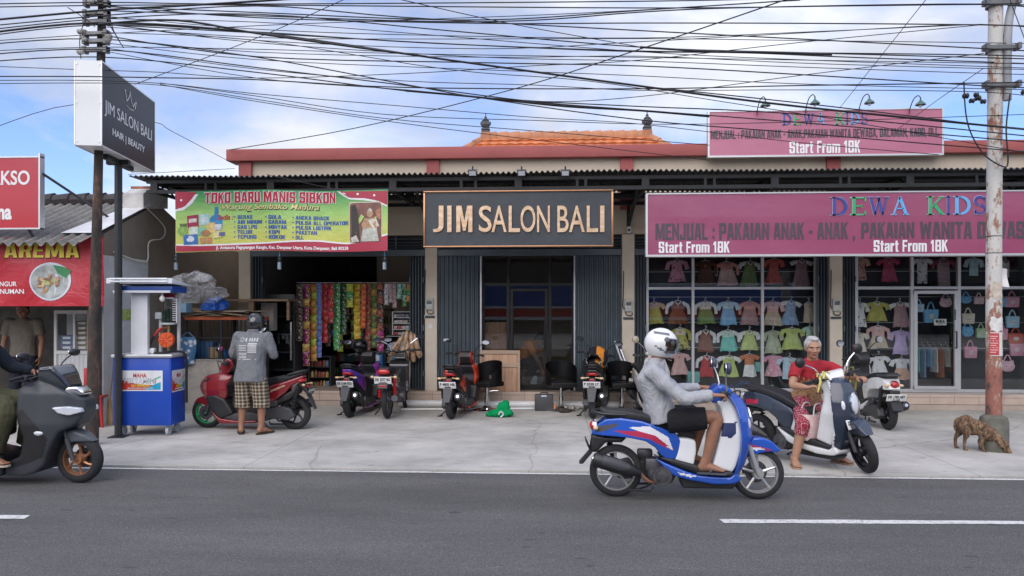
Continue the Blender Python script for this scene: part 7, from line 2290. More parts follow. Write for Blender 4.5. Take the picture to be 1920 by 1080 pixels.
def plastic(name, label, c, r, mat, seed, amp):
 t = thing(name, label, 'plastic sheet', c)
 mb = MB(); mb.ell((0, 0, 0), r[0], r[1], r[2], 40, 26)
 for v in mb.bm.verts:
  q = v.co * 7 + Vector((seed, 0, 0))
  v.co *= 1 + amp * (mnoise.noise(q) + .5 * mnoise.noise(q * 2.7))
  if v.co.z < -r[2] * .6: v.co.z = -r[2] * .6
 mb.B('sheet', mat, t, ang=25)
 return t
def film():
 m, N, L, P = nodes_of('clear_film')
 P.inputs['Base Color'].default_value = (.80, .82, .84, 1)
 P.inputs['Roughness'].default_value = .15
 n = noise_node(N, L, 7, 4)
 r = ramp(N, L, n.outputs['Fac'], [(.35, .05), (.7, .36)])
 L.new(r.outputs[0], P.inputs['Alpha'])
 bump(N, L, P, n.outputs['Fac'], .7, .05)
 return m
FILM = film()
plastic('plastic_wrap', 'crumpled clear plastic sheet heaped on the cage behind the fuel cart', at(375, 552, 11.8), (.34, .22, .24), FILM, 3, .55)
plastic('plastic_wrap', 'clear plastic sheet bunched over the fuel cart roof', at(357, 522, 11.3), (.28, .18, .10), FILM, 8, .6)
plastic('tarpaulin', 'crumpled bright blue tarpaulin beside the clear plastic on the cage', at(402, 573, 11.95), (.16, .16, .13), M('blue_tarp', (.02, .10, .42), .45, var=.15), 5, .5)
carton('light blue carton of water cups under the plastic on the cage', 331, 349, 568, 586, 11.75, .2, M('pale_blue_card', (.25, .42, .55), .6, var=.2), False)
ws = thing('wooden_shelf', 'rough wooden shelf across the alley above the cage', 'shelf', at(480, 562, 12.6))
xa, xb = AX(420, 12.6), AX(548, 12.6)
mb = MB()
mb.box(xa, xb, 12.4, 12.84, AZ(565, 12.6, 480), AZ(561, 12.6, 480))
mb.B('board', M('old_plank', (.20, .13, .08), .85, var=.3, vs=(.3, 4, 4)), ws, smooth=0, world=1)
mb = MB()
for p in (424, 470, 474, 541):
 x = AX(p, 12.45); mb.box(x - .022, x + .022, 12.42, 12.47, AZ(600, 12.45, p) if p != 474 else 1.2, AZ(565.5, 12.45, p))
mb.B('post', M('old_plank', ()), ws, smooth=0, world=1)
carton('pale cardboard box under the wooden shelf by the fridge', 489, 512, 568, 620, 12.9, .2, M('pale_card', (.42, .38, .33), .9), False)
fr = thing('drinks_fridge', 'tall glass-door drinks fridge in the shade at the left of the grocery', 'fridge', at(526, 725, 13.35))
x0f, x1f = AX(498, 13.35), AX(552, 13.35)
z0f, z1f = STEP_Z, AZ(552, 13.35, 525)
mb = MB(); mb.box(x0f, x0f + .03, 13.35, 13.9, z0f, z1f); mb.box(x1f - .03, x1f, 13.35, 13.9, z0f, z1f); mb.box(x0f + .031, x1f - .031, 13.35, 13.9, z1f - .1, z1f); mb.box(x0f + .031, x1f - .031, 13.85, 13.9, z0f, z1f - .101); mb.box(x0f + .031, x1f - .031, 13.35, 13.84, z0f, z0f + .15); mb.B('casing', M('fridge_grey', (.10, .105, .11), .4, var=.1), fr, smooth=0, world=1)
mb = MB(); mb.box(x0f + .01, x1f - .01, 13.32, 13.345, z0f + .14, z1f - .1, .004); mb.B('door', GLASSD, fr, smooth=0, world=1)
mb = MB(); mb.box(x1f - .06, x1f - .035, 13.29, 13.32, z0f + .5, z0f + 1.2, .005); mb.B('handle', ALU, fr, world=1)
for k in range(4):
 mb = MB(); mb.box(x0f + .035, x1f - .035, 13.4, 13.8, z0f + .3 + k * .33, z0f + .312 + k * .33); mb.B('shelf', ALU, fr, smooth=0, world=1)
pw = thing('wall_poster', 'small framed plant picture on the dark alley wall', 'poster', (AX(421, 14.85), 14.87, AZ(560, 14.85)))
mb = MB(); mb.box(-.11, .11, 0, .02, -.17, .17, .004); mb.B('frame', M('pale_frame', (.30, .24, .17), .7), pw)
mb = MB(); mb.box(-.085, .085, -.004, .001, -.14, .14); mb.B('print', M('leaf_print', (.10, .085, .06), .7, var=.6, scale=14), pw, smooth=0)

# -- children's clothes in the windows
DCOL = dict(pink=(.56, .24, .32), ppink=(.62, .38, .36), salmon=(.58, .26, .20), brown=(.20, .07, .035), dbrown=(.11, .04, .022), green=(.16, .25, .08), sage=(.36, .40, .26), lime=(.42, .50, .14), coral=(.56, .10, .07), mauve=(.36, .22, .23), white=(.68, .68, .66), cream=(.60, .55, .44), olive=(.40, .38, .08), blue=(.17, .40, .62), lblue=(.40, .56, .68), beige=(.46, .38, .28), denim=(.20, .32, .50), mint=(.42, .62, .50), turq=(.12, .50, .42), orange=(.50, .16, .05), red=(.42, .025, .035), crimson=(.50, .05, .13), lilac=(.44, .33, .58), black=(.02, .02, .022), peach=(.60, .36, .26), tan=(.48, .30, .14), cyan=(.40, .60, .64), maroon=(.22, .05, .07))
DCOL = {k: tuple(min(.8, x * 1.12 + .09 * max(v)) for x in v) for k, v in DCOL.items()}
PRINTED = {}
def cl(c, pr=None):
 if pr is None: return cloth('cloth_' + c, DCOL[c], .12, .8, 16)
 k = c + '_' + pr
 if k in PRINTED: return PRINTED[k]
 m, N, L, P = nodes_of('print_' + k)
 if pr == 'stripes':
  w = N.new('ShaderNodeTexWave'); w.bands_direction = 'Z'; w.inputs['Scale'].default_value = 14
  tc = N.new('ShaderNodeTexCoord'); L.new(tc.outputs['Object'], w.inputs['Vector'])
  r = ramp(N, L, w.outputs['Fac'], [(.45, DCOL[c]), (.55, (.62, .55, .55))])
 else:
  n = noise_node(N, L, 24 if pr == 'dots' else 13, 2); n.inputs['Distortion'].default_value = 1.0
  r = ramp(N, L, n.outputs['Fac'], [(.55, DCOL[c]), (.60, dict(dots=(.25, .06, .08), dark=(.03, .03, .035), light=(.65, .62, .58))[pr])])
 L.new(r.outputs[0], P.inputs['Base Color']); P.inputs['Roughness'].default_value = .9
 PRINTED[k] = m
 return m
HANG = M('white_hanger', (.70, .70, .70), .4)
def garment(px, top, bot, wpx, c1, c2, sl, label, Y=13.40, pr=None, sc=None, tee=False, hook=True):
 p = at(px, top, Y)
 W_ = wpx * Y / FOC / 2
 Hh = p.z - AZ(bot, Y, px)
 t = thing('child_dress' if not tee else 'child_shirt', label, 'dress' if not tee else 'shirt', p, rnd(-.12, .12), 'children\'s clothes hung in the shop windows')
 bw = W_ * (.60 if sl != 'none' else .8)
 wz = -Hh * (rnd(.33, .52) if not tee else 1.0); dr = rnd(.75, 1.7); t.rotation_euler.y = rnd(-.06, .06)
 mb = MB()
 secs = [((0, 0, -.012), bw * .55, .018), ((0, 0, -.03), bw * .92, .026), ((0, 0, -Hh * .2), bw * .90, .032), ((0, 0, wz * .9), bw * .86, .034), ((0, 0, wz), bw * .88, .034)]
 lat_loft(mb, secs, (1, 0, 0), 16)
 b = mb.B('bodice' if not tee else 'shirt_body', cl(c1, pr if (pr and c1 == c2) else None), t)
 if not tee:
  mb = MB()
  nf, ph = random.choice((7, 9, 11)), rnd(0, 6)
  hw = W_ * rnd(.70, .98)
  mb.grid(lambda u, v: ((bw * .86 + (hw - bw * .86) * v ** .8 + .008 * v * math.cos(nf * 2 * PI * u + ph)) * math.cos(2 * PI * u), (.034 + .03 * v + .012 * v * math.sin(nf * 2 * PI * u + ph)) * math.sin(2 * PI * u), wz + .01 - (Hh + wz + .01) * v + .008 * v * math.sin(3 * 2 * PI * u + ph)), 40, 6, closed_u=True)
  mb.B('skirt', cl(c2, pr), t)
 if sl != 'none':
  for s in (-1, 1):
   mb = MB()
   if sl == 'short': mb.tube([(s * bw * .62, 0, -.035), (s * W_ * .82, 0, -.06), (s * W_ * 1.0, 0, -.105 * dr)], [(.022, .036), (.024, .04), (.024, .042)], 10)
   else: mb.tube([(s * bw * .62, 0, -.035), (s * W_ * .84, 0, -.08), (s * W_ * (1.04 - .1 * dr), -.005, -Hh * .36), (s * W_ * (1.18 - .22 * dr), -.01, -Hh * .58)], [(.022, .036), (.022, .034), (.018, .028), (.018, .026)], 10)
   mb.B('sleeve', cl(sc or c1), t)
 mb = MB(); mb.tube([(-bw * .42, -.028, -.012), (-bw * .2, -.036, -.05), (0, -.038, -.062), (bw * .2, -.036, -.05), (bw * .42, -.028, -.012)], [.008, .010, .010, .010, .008], 6); mb.B('collar', cl(sc or ('white' if random.random() < .4 else c1)), t)
 mb = MB(); zz = -Hh * .2
 mb.box(-.014, .014, -.040, -.034, zz - .015, zz + .015, .002); mb.B('tag', M('red_white_tag', (.55, .25, .25), .5, var=.5, scale=90), t)
 if hook:
  mb = MB(); mb.tube(sln([(-bw * .9, 0, -.035), (0, 0, .01), (bw * .9, 0, -.035)], 3), .006, 6); mb.tube(sln([(0, 0, .0), (0, 0, .035), (.018, 0, .055), (.010, 0, .075), (-.014, 0, .068)], 4), .005, 6); mb.B('hanger', HANG, t)
random.seed(17)
GL = [
 (1269, 487, 528, 38, 'pink', 'pink', 'short', 'pink dress with red printed marks in the top left window pane', 'dots'), (1322, 489, 536, 42, 'dbrown', 'dbrown', 'long', 'dark brown dress in the top middle window pane'), (1362, 491, 535, 44, 'salmon', 'ppink', 'long', 'salmon dress with gauzy skirt in the top middle window pane'), (1406, 490, 537, 40, 'green', 'green', 'short', 'green dress with white collar in the top middle window pane', None, 'white'), (1451, 485, 532, 34, 'coral', 'coral', 'short', 'coral red dress in the top right pane of the first shop window'), (1503, 487, 538, 38, 'mauve', 'mauve', 'short', 'mauve pinafore over a white tee in the top right pane', None, 'white'),
 (1226, 567, 607, 38, 'tan', 'olive', 'short', 'tan and olive dress at the left end of the upper hanging row'), (1271, 564, 607, 42, 'brown', 'brown', 'long', 'brown pinafore with long white sleeves in the upper hanging row', None, 'white'), (1322, 565, 607, 40, 'cream', 'green', 'long', 'cream topped dress with green skirt in the upper hanging row', None, 'white'), (1365, 565, 609, 37, 'lblue', 'blue', 'short', 'sky blue dress with pale yoke in the upper hanging row'), (1406, 565, 609, 40, 'salmon', 'mauve', 'long', 'salmon long-sleeved dress with mauve skirt in the upper hanging row'), (1449, 565, 610, 38, 'ppink', 'beige', 'short', 'pink topped dress with beige skirt in the upper hanging row'), (1483, 564, 609, 36, 'denim', 'denim', 'short', 'denim blue dress with white shoulders in the upper hanging row', None, 'white'), (1516, 567, 604, 24, 'beige', 'beige', 'none', 'beige strap dress at the right end of the upper hanging row'),
 (1275, 615, 655, 38, 'cream', 'olive', 'long', 'dress with speckled yoke and olive sleeves in the middle hanging row', 'dark', 'olive'), (1323, 619, 660, 38, 'brown', 'brown', 'long', 'brown dress with white sleeves and collar in the middle hanging row', None, 'white'), (1365, 619, 658, 42, 'mint', 'turq', 'long', 'mint dress with turquoise tulle skirt in the middle hanging row', None, 'white'), (1405, 620, 656, 35, 'lime', 'lime', 'short', 'lime dress with a pocket and white sleeves in the middle hanging row', None, 'white'), (1449, 620, 662, 35, 'sage', 'sage', 'short', 'sage green dress with gauze skirt in the middle hanging row'), (1485, 615, 655, 40, 'lime', 'lime', 'short', 'leaf green dress with puffed sleeves in the middle hanging row'), (1518, 612, 633, 24, 'mint', 'mint', 'short', 'small mint tee at the right end of the middle hanging row', None, None, True),
 (1273, 662, 702, 36, 'ppink', 'ppink', 'short', 'plain pale pink dress behind the rider\'s helmet in the lowest row'), (1325, 667, 706, 38, 'red', 'red', 'long', 'crimson pinafore with long white sleeves in the lowest row', None, 'white'), (1367, 667, 706, 42, 'lime', 'lime', 'short', 'pale lime dress over a white tee in the lowest row', None, 'white'), (1405, 664, 706, 34, 'orange', 'white', 'short', 'dress with rust top and white skirt in the lowest row'), (1450, 666, 705, 33, 'pink', 'pink', 'short', 'pink dress with small printed skirt in the lowest row', 'light'), (1480, 670, 711, 42, 'lblue', 'lblue', 'short', 'plain pale blue tee beside the woman in red in the lowest row', None, None, True),
 (1614, 483, 525, 30, 'peach', 'peach', 'short', 'peach printed dress at the left of the second window\'s top band', 'dots'), (1665, 484, 528, 36, 'crimson', 'crimson', 'short', 'plain crimson dress in the second window\'s top band'), (1729, 484, 532, 34, 'white', 'white', 'short', 'white shirt with black leaf print in the second window\'s top band', 'dark', None, True), (1768, 486, 536, 42, 'maroon', 'maroon', 'short', 'maroon and white striped romper in the second window\'s top band', 'stripes', None, True), (1826, 484, 517, 32, 'cyan', 'cyan', 'short', 'pale cyan shirt in the top pane beside the big pole', None, None, True), (1884, 486, 520, 30, 'white', 'white', 'short', 'white shirt with black sleeves in the top pane right of the big pole', None, 'black', True),
 (1612, 567, 613, 30, 'white', 'white', 'short', 'white dress with black sprig print at the left of the second window', 'dark'), (1644, 566, 602, 40, 'olive', 'olive', 'short', 'mustard olive blouse with flared hem in the second window'), (1687, 567, 613, 40, 'mauve', 'mauve', 'short', 'dusty mauve dress with white collar in the second window', None, 'white'), (1611, 624, 662, 28, 'cream', 'cream', 'short', 'small cream dress at the left of the second window\'s middle row'), (1646, 611, 653, 42, 'ppink', 'beige', 'long', 'blush long-sleeved dress in the second window\'s middle row'), (1689, 620, 664, 36, 'lilac', 'lilac', 'short', 'lilac dress with gathered skirt in the second window\'s middle row'), (1647, 667, 704, 38, 'white', 'white', 'short', 'plain white dress above the parked cream scooter', 'light'), (1690, 672, 711, 36, 'white', 'peach', 'short', 'white dress with peach skirt beside the door')]
for g in GL:
 a = list(g) + [None] * 3
 pr = g[8] if len(g) > 8 else None; sc = g[9] if len(g) > 9 else None; tee = bool(g[10]) if len(g) > 10 else False
 garment(*g[:8], pr=pr, sc=sc, tee=tee)
# hanging bags
def bag(px, py, w, h, c, label, kind='tote', Y=13.34):
 p = at(px, py, Y)
 w_, h_ = w * Y / FOC / 2, h * Y / FOC / 2
 t = thing('child_bag', label, 'bag', p, rnd(-.15, .15), 'small bags hung in the shop window')
 mb = MB()
 if kind == 'round': mb.ell((0, 0, 0), w_, .045, h_ * .95, 16, 10); [mb.ell((s * w_ * .6, 0, h_ * .75), w_ * .25, .03, h_ * .3, 10, 7) for s in (-1, 1)]
 else: mb.prism([(-w_ * .9, -h_), (w_ * .9, -h_), (w_, h_ * .9), (-w_, h_ * .9)], -.03, .03)
 mb.vox(.008, 4).B('bag_body', M('bag_' + c, dict(blue=(.14, .36, .58), lblue=(.32, .52, .66), pink=(.58, .26, .34), lpink=(.62, .40, .46), cream=(.58, .52, .42), green=(.34, .50, .30), red=(.45, .06, .03))[c], .7, var=.15, scale=12), t)
 mb = MB(); mb.tube(sln([(-w_ * .5, 0, h_ * .8), (-w_ * .3, 0, h_ * 1.5), (0, 0, h_ * 1.9), (w_ * .3, 0, h_ * 1.5), (w_ * .5, 0, h_ * .8)], 4), .011, 6); mb.B('strap', M('bag_' + c, (0, 0, 0)), t)
 mb = MB()
 if kind == 'round':
  for s in (-1, 1): mb.ell((s * w_ * .35, -.044, 0), .008, .006, .010, 8, 6)
  mb.ell((0, -.047, -h_ * .22), .010, .005, .006, 8, 6)
  mb.B('eye_stitching', BLACKP, t)
 else:
  mb.ell((0, -.03, -h_ * .1), w_ * .38, .008, h_ * .34, 12, 7); mb.B('patch', M('bag_patch', (.55, .50, .46), .7, var=.4, scale=40), t)
random.seed(23)
for b_ in ((1722, 577, 20, 16, 'lblue', 'sky blue tote at the top left of the shop door'), (1745, 592, 28, 26, 'blue', 'large blue tote bag hanging in the shop door'), (1773, 568, 24, 18, 'lpink', 'round pink bag at the top right of the shop door', 'round'), (1811, 562, 20, 15, 'blue', 'round blue bag at the top left of the bag window', 'round'), (1835, 563, 18, 14, 'lpink', 'pink bag at the top of the window left of the pole'), (1876, 566, 20, 18, 'blue', 'blue bag at the top of the window right of the pole'), (1897, 566, 26, 20, 'pink', 'deep pink bag at the top right of the bag window'), (1815, 597, 22, 20, 'cream', 'cream tote with pink trim left of the pole'), (1814, 622, 22, 20, 'blue', 'round blue bag below the cream tote', 'round'), (1839, 624, 18, 18, 'green', 'pale green bag half behind the pole'), (1877, 626, 22, 22, 'pink', 'pink bag just right of the poster on the pole'), (1898, 603, 24, 22, 'lblue', 'pale blue bag at the right edge of the window'), (1904, 634, 26, 20, 'red', 'rust red pouch at the right edge of the window'), (1906, 655, 24, 24, 'pink', 'pink tote below the rust red pouch'), (1819, 660, 24, 22, 'pink', 'pink tote hanging lowest left of the pole'), (1889, 687, 26, 22, 'lpink', 'round light pink bag hanging lowest right of the pole', 'round')):
 bag(*b_)
# folded jeans hanging, open sign, sandals, clothes rail in the doorway
sg2 = thing('open_sign', 'small white BUKA card stuck inside the shop door', 'sign', at(1763, 604, 13.16))
mb = MB(); mb.box(-.105, .105, -.002, .002, -.055, .055, .001); mb.B('card', M('card_white', (.62, .62, .60), .6), sg2)
lettering('BUKA', -.075, .075, -.012, .038, -.003, BLKI, sg2, .05, .002, world=False); lettering('SILAKAN', -.045, .045, -.038, -.022, -.003, BLKI, sg2, .03, .002, world=False)
cr = thing('clothes_rail', 'rail of small blue, orange and white clothes seen through the shop door', 'clothes rail', at(1752, 645, 14.3))
mb = MB(); mb.tube([(-.55, 0, 0), (.55, 0, 0)], .012, 8); mb.tube([(-.5, 0, 0), (-.5, 0, -1.1)], .012, 8); mb.tube([(.5, 0, 0), (.5, 0, -1.1)], .012, 8); mb.tube([(-.5, -.2, -1.1), (-.5, .2, -1.1)], .012, 8); mb.tube([(.5, -.2, -1.1), (.5, .2, -1.1)], .012, 8); mb.B('rail', CHROME, cr)
for k in range(9):
 x = -.45 + k * .11
 mb = MB(); mb.tube(sln([(x, -.1, -.05), (x, 0, .0), (x, .02, .03), (x, -.015, .03)], 3), .005, 5); mb.B('hanger', HANG, cr)
 c_ = ('blue', 'turq', 'denim', 'blue', 'white', 'orange', 'white', 'brown', 'dbrown')[k]
 mb = MB(); mb.tube([(x, 0, -.06), (x, 0, -.12), (x, 0, -.3), (x, 0, -.42 - .1 * (k % 3))], [(.02, .10), (.03, .14), (.035, .14), (.04, .15)], 10); mb.B('garment', cl(c_), cr)
for i, (px, py, c_, lab) in enumerate(((1378, 722, (.02, .07, .26), 'navy blue pair of sandals at the left on the shop window floor'), (1398, 719, (.03, .12, .38), 'bright blue pair of sandals in the middle of the shop window floor'), (1417, 724, (.03, .06, .18), 'dark blue pair of sandals at the right on the shop window floor'), (1447, 722, (.25, .55, .46), 'mint green pair of sandals on the shop window floor'))):
 t = thing('sandal_pair', lab, 'sandals', (AX(px, 13.3), 13.32, STEP_Z + .03 + (.06 if i == 1 else 0)), .2 * i, 'sandals on the window floor')
 for s in (-1, 1):
  mb = MB(); mb.prism([(s * .055 - .035, -.09), (s * .055 + .035, -.09), (s * .055 + .042, .05), (s * .055 + .03, .10), (s * .055 - .03, .10), (s * .055 - .042, .05)], 0, .022, 'XY', .004); sdl = mb.B('sandal', M('sandal_%d' % i, c_, .5), t)
  mb = MB(); mb.tube([(s * .055 - .04, .02, .02), (s * .055 - .02, .03, .055), (s * .055 + .02, .03, .055), (s * .055 + .04, .02, .02)], [(.012, .005)] * 4, 6); mb.B('strap', M('sandal_%d' % i, c_), sdl)
carton('turquoise shoe box on the window floor left of the first mullion', 1289, 1312, 697, 717, 13.35, .2, M('turq_box', (.15, .46, .42), .5), False, 'shoe_box')
carton('turquoise shoe box on the window floor behind the white-skirted dress', 1416, 1429, 679, 697, 13.46, .14, M('turq_box', ()), False, 'shoe_box')
# -- fuel cart
f0 = gnd(213, 818); f1 = gnd(320, 818)
ch = math.atan2(f1.y - f0.y, f1.x - f0.x)
CW = (f1 - f0).length; CD = .44
ct = thing('fuel_cart', 'blue wheeled fuel cart with canopy, glass cylinder and red white MAHA PERTAMINI labels', 'fuel cart', (f0 + f1) / 2, ch)
CB = M('cart_blue', (.010, .065, .42), .4, var=.08, scale=2, dirt=.25); STW = M('cart_white', (.66, .67, .68), .35, var=.05)
zt_ = 1.07
mb = MB(); mb.box(-CW / 2, CW / 2, 0, CD, .14, zt_ - .03, .006); mb.B('cabinet', CB, ct)
mb = MB(); mb.box(-CW / 2 - .025, CW / 2 + .025, -.025, CD + .025, zt_ - .029, zt_ + .012, .006); mb.B('counter_top', ALU, ct)
mb = MB()
for x in (-CW / 2 + .005, CW / 2 - .005): mb.box(x - .012, x + .012, -.004, .02, .145, zt_ - .035)
mb.B('corner_trim', CB, ct, smooth=0)
for x in (-CW / 2 + .09, CW / 2 - .07):
 for y in (.09, CD - .1):
  mb = MB(); mb.lathe([(.03, -.018), (.06, -.018), (.062, -.01), (.062, .01), (.06, .018), (.03, .018)], (x, y, .062), 'X', 20); w = mb.B('caster', M('caster_grey', (.42, .44, .46), .5), ct)
  mb = MB(); mb.box(x - .03, x + .03, y - .03, y + .03, .125, .139); mb.box(x - .03, x - .024, y - .022, y + .022, .05, .126); mb.box(x + .024, x + .03, y - .022, y + .022, .05, .126); mb.B('fork', ALU, w, smooth=0)
def label_panel(Mx, w, h):
 def F(p): return Mx @ p
 mb = MB(); mb.box(-w / 2, w / 2, -.003, .0, -h / 2, h / 2); mb.transform(Mx); p = mb.B('label', M('label_white', (.72, .72, .72), .4), ct, smooth=0)
 for nm, pts, m, l in (('red_swoosh', [(-.46, .28), (-.40, .05), (-.1, -.15), (.3, -.22), (.1, -.44), (-.46, -.44)], M('label_red', (.50, .04, .03), .4), .004), ('blue_swoosh', [(.1, -.44), (.46, -.44), (.46, -.06), (.3, -.20)], M('label_cyan', (.02, .32, .52), .4), .0045), ('green_swoosh', [(.12, -.02), (.3, .06), (.46, .24), (.46, .18), (.3, .0), (.1, -.08)], M('label_green', (.05, .4, .25), .4), .005)):
  mb = MB(); f = mb.face([mb.v((a * w, -l, b * h)) for a, b in pts]); bmesh.ops.triangulate(mb.bm, faces=[f]); mb.transform(Mx); mb.B(nm, m, p, smooth=0)
 for s, a, b, c, d, m, bd in (('MAHA', -.14, .15, .16, .36, M('label_red', ()), .01), ('PERTAMINI', -.34, .35, -.13, .12, M('label_grey', (.16, .17, .2), .4), .015), ('PERTAMINI', -.33, .34, -.115, .105, M('label_white', ()), .0), ('NO SMOKING', -.18, .22, -.29, -.18, M('label_yellow', (.68, .58, .05), .4), .03), ('MELAYANI DENGAN SEPENUH HATI', -.26, .30, -.39, -.33, M('label_white', ()), .02)):
  mb = MB(); put_text(mb, s, a * w, b * w, c * h, d * h, -.006 if bd else -.0075, .0012, bd, frame=F); mb.B('lettering', m, p, smooth=0)
label_panel(MTr((-.03, -.001, .735)), CW * .80, .27)
label_panel(MTr((CW / 2 + .001, CD / 2, .72)) @ MRo(PI / 2, 4, 'Z'), CD * .92, .29)
xc = -.07
mb = MB(); mb.box(xc - .12, xc + .09, .10, .16, zt_ + .013, 1.90); mb.B('canopy_post', STW, ct, smooth=0)
for x in (-.33, .30):
 mb = MB(); mb.box(x, x + .03, CD - .08, CD - .04, zt_ + .013, 1.90); mb.B('canopy_post', STW, ct, smooth=0)
mb = MB(); mb.box(-CW / 2 + .02, CW / 2 + .02, .0, CD, 1.905, 1.99, .004); mb.B('canopy_fascia', M('canopy_blue', (.02, .08, .34), .4), ct)
mb = MB(); mb.prism([(-.09, 2.09), (-.09, 2.02), (CD + .06, 1.995), (CD + .06, 2.01)], -CW / 2 - .05, CW / 2 + .06, 'YZ', .004); mb.box(-CW / 2, CW / 2, -.02, -.006, 1.90, 1.93); mb.B('canopy_roof', M('canopy_white', (.68, .70, .72), .35, var=.06), ct)
mb = MB()
for k in range(2): mb.cyl((-CW / 2 + .0, -.10 , 2.045 + k * .035), (CW / 2, -.10, 2.045 + k * .035), .013, n=10)
mb.B('light_tube', M('tube_white', (.8, .82, .84), .2), ct)
GL2 = clear_glass('fuel_glass', (.85, .9, .88))
px_ = .24
mb = MB(); mb.lathe([(.085, 1.50), (.085, 1.82)], (px_, .24, 0), n=24, cap=False); cyl_ = mb.B('fuel_cylinder', GL2, ct)
mb = MB(); mb.lathe([(.078, 1.51), (.078, 1.68)], (px_, .24, 0), n=24); mb.B('fuel', M('green_fuel', (.006, .05, .03), .1, coat=.8), cyl_)
mb = MB(); mb.lathe([(.11, 1.475), (.11, 1.499)], (px_, .24, 0), n=24); mb.lathe([(.10, 1.821), (.10, 1.84), (.03, 1.86)], (px_, .24, 0), n=24); mb.B('cylinder_flange', ALU, cyl_)
mb = MB()
for k in range(10): mb.box(px_ + .088, px_ + .135, .16, .17, 1.53 + k * .03, 1.542 + k * .03)
mb.box(px_ + .136, px_ + .15, .16, .17, 1.5, 1.83); mb.B('scale', M('scale_paint', (.5, .5, .5), .5), ct, smooth=0)
mb = MB(); mb.cyl((px_, .24, zt_ + .013), (px_, .24, 1.475), .018); mb.tube([(px_ - .09, .22, 1.18), (px_ - .1, .22, 1.4), (px_, .24, 1.45)], .014, 8); mb.B('pump_pipe', M('brass', (.42, .28, .12), .4, metal=.7), ct)
mb = MB(); mb.lathe([(.02, -.03), (.10, -.028), (.10, .028), (.02, .03)], (px_ + .02, .14, 1.27), 'Y', 24);
for k in range(8): mb.tube([(px_ + .02 + .03 * math.cos(k * PI / 4), .108, 1.27 + .03 * math.sin(k * PI / 4)), (px_ + .02 + .092 * math.cos(k * PI / 4), .108, 1.27 + .092 * math.sin(k * PI / 4))], .008, 6)
mb.B('crank_wheel', M('crank_orange', (.62, .09, .02), .4, var=.1), ct)
mb = MB(); mb.tube(sln([(px_ - .12, .2, 1.42), (px_ - .17, .2, 1.34), (px_ - .24, .2, 1.18), (px_ - .22, .2, zt_ + .03), (px_, .1, zt_ + .03), (CW / 2 - .06, .26, zt_ + .04), (CW / 2 + .05, .34, zt_ - .02), (CW / 2 + .05, .36, .7), (CW / 2 + .045, .38, .40)], 5), .017, 8); mb.B('hose', RUBBER, ct)
mb = MB(); mb.tube([(px_ - .17, .19, 1.32), (px_ - .11, .19, 1.40), (px_ - .05, .2, 1.44)], [.016, .022, .010], 8); mb.B('nozzle', M('nozzle_red', (.45, .03, .03), .4), ct)
mb = MB(); mb.lathe([(.003, 1.92), (.012, 1.90), (.014, 1.87), (.034, 1.835), (.034, 1.81), (.015, 1.785)], (CW / 2 - .14, .06, 0), n=14); mb.B('bulb', M('frosted_bulb', ()), ct)
mb = MB(); mb.box(.06, .09, .34, .38, zt_ + .013, 1.6); mb.box(.03, .12, .28, .34, 1.55, 1.64, .01); mb.box(.02, .09, .14, .22, zt_ + .013, zt_ + .09, .02); mb.B('fitting', STW, ct)
mb = MB(); mb.lathe([(.12, 1.84), (.08, 1.885), (.0, 1.90)], (px_ - .02, .24, 0), n=12, cap=False); mb.B('red_shade', M('red_cloth', (.35, .03, .04), .7), ct)

# -- barber chairs, counter, tools, pipes
LEATH = M('black_leather', (.013, .013, .014), .35, var=.2, bmp=.15, bscale=80)
def barber(label, c, rz):
 t = thing('barber_chair', label, 'chair', c, rz, 'salon chairs outside the shop'); t.scale = (.9, .9, .92)
 mb = MB(); mb.box(-.24, .24, -.24, .22, .43, .52); mb.vox(.016, 5).B('seat', LEATH, t)
 mb = MB()
 def sh(u, v):
  a = R(-75) + R(330 - 75) * u
  rr = .30
  zz = .46 + .42 * v * (.55 + .45 * math.sin(PI * min(1, max(0, (u - .02) / .96))) ** .6)
  return (rr * 1.0 * math.sin(a - R(55)) * 1.0, -rr * .92 * math.cos(a - R(55)) * -1, zz)
 mb.grid(lambda u, v: (.29 * math.cos(R(-35) + R(250) * u), .27 * math.sin(R(-35) + R(250) * u), .47 + (.20 + .22 * math.sin(PI * u) ** .8) * v), 26, 6)
 bmesh.ops.solidify(mb.bm, geom=mb.bm.faces[:], thickness=.045)
 gone = [f for f in mb.bm.faces if .52 < f.calc_center_median().z < .60 and abs(f.calc_center_median().x) < .12 and f.calc_center_median().y > .15]
 bmesh.ops.delete(mb.bm, geom=gone, context='FACES')
 mb.B('backrest', LEATH, t)
 mb = MB(); mb.cyl((0, 0, .06), (0, 0, .25), .045, n=16); mb.cyl((0, 0, .25), (0, 0, .43), .028, n=14); mb.B('pump_column', CHROME, t)
 mb = MB(); mb.lathe([(.29, 0), (.29, .012), (.26, .03), (.08, .05), (.05, .08)], n=28); mb.B('base', CHROME, t)
 mb = MB(); mb.tube([(0, 0, .34), (.14, .06, .36), (.2, .1, .36)], .010, 6); mb.B('lever', CHROME, t)
 for s in (-1, 1):
  mb = MB(); mb.lathe([(.013, -.004), (.010, .004)], (s * .06, .295, .62), 'Y', 10); mb.B('stud', CHROME, t)
def place(px, py, Y):
 p = at(px, py, Y); return (p.x, Y, 0)
barber('black salon chair in front of the plywood counter', place(913, 740, 12.35), R(-35))
barber('black salon chair before the salon doorway, left of the black scooter', place(1052, 740, 12.35), R(15))
barber('black salon chair against the right pillar of the salon', place(1166, 745, 12.35), R(10))
cn = thing('plywood_counter', 'unfinished low plywood counter standing in the salon doorway', 'counter', at(937, 735, 12.9))
x0, x1 = AX(901, 12.86), AX(974, 12.86)
z1 = AZ(658, 12.86, 937)
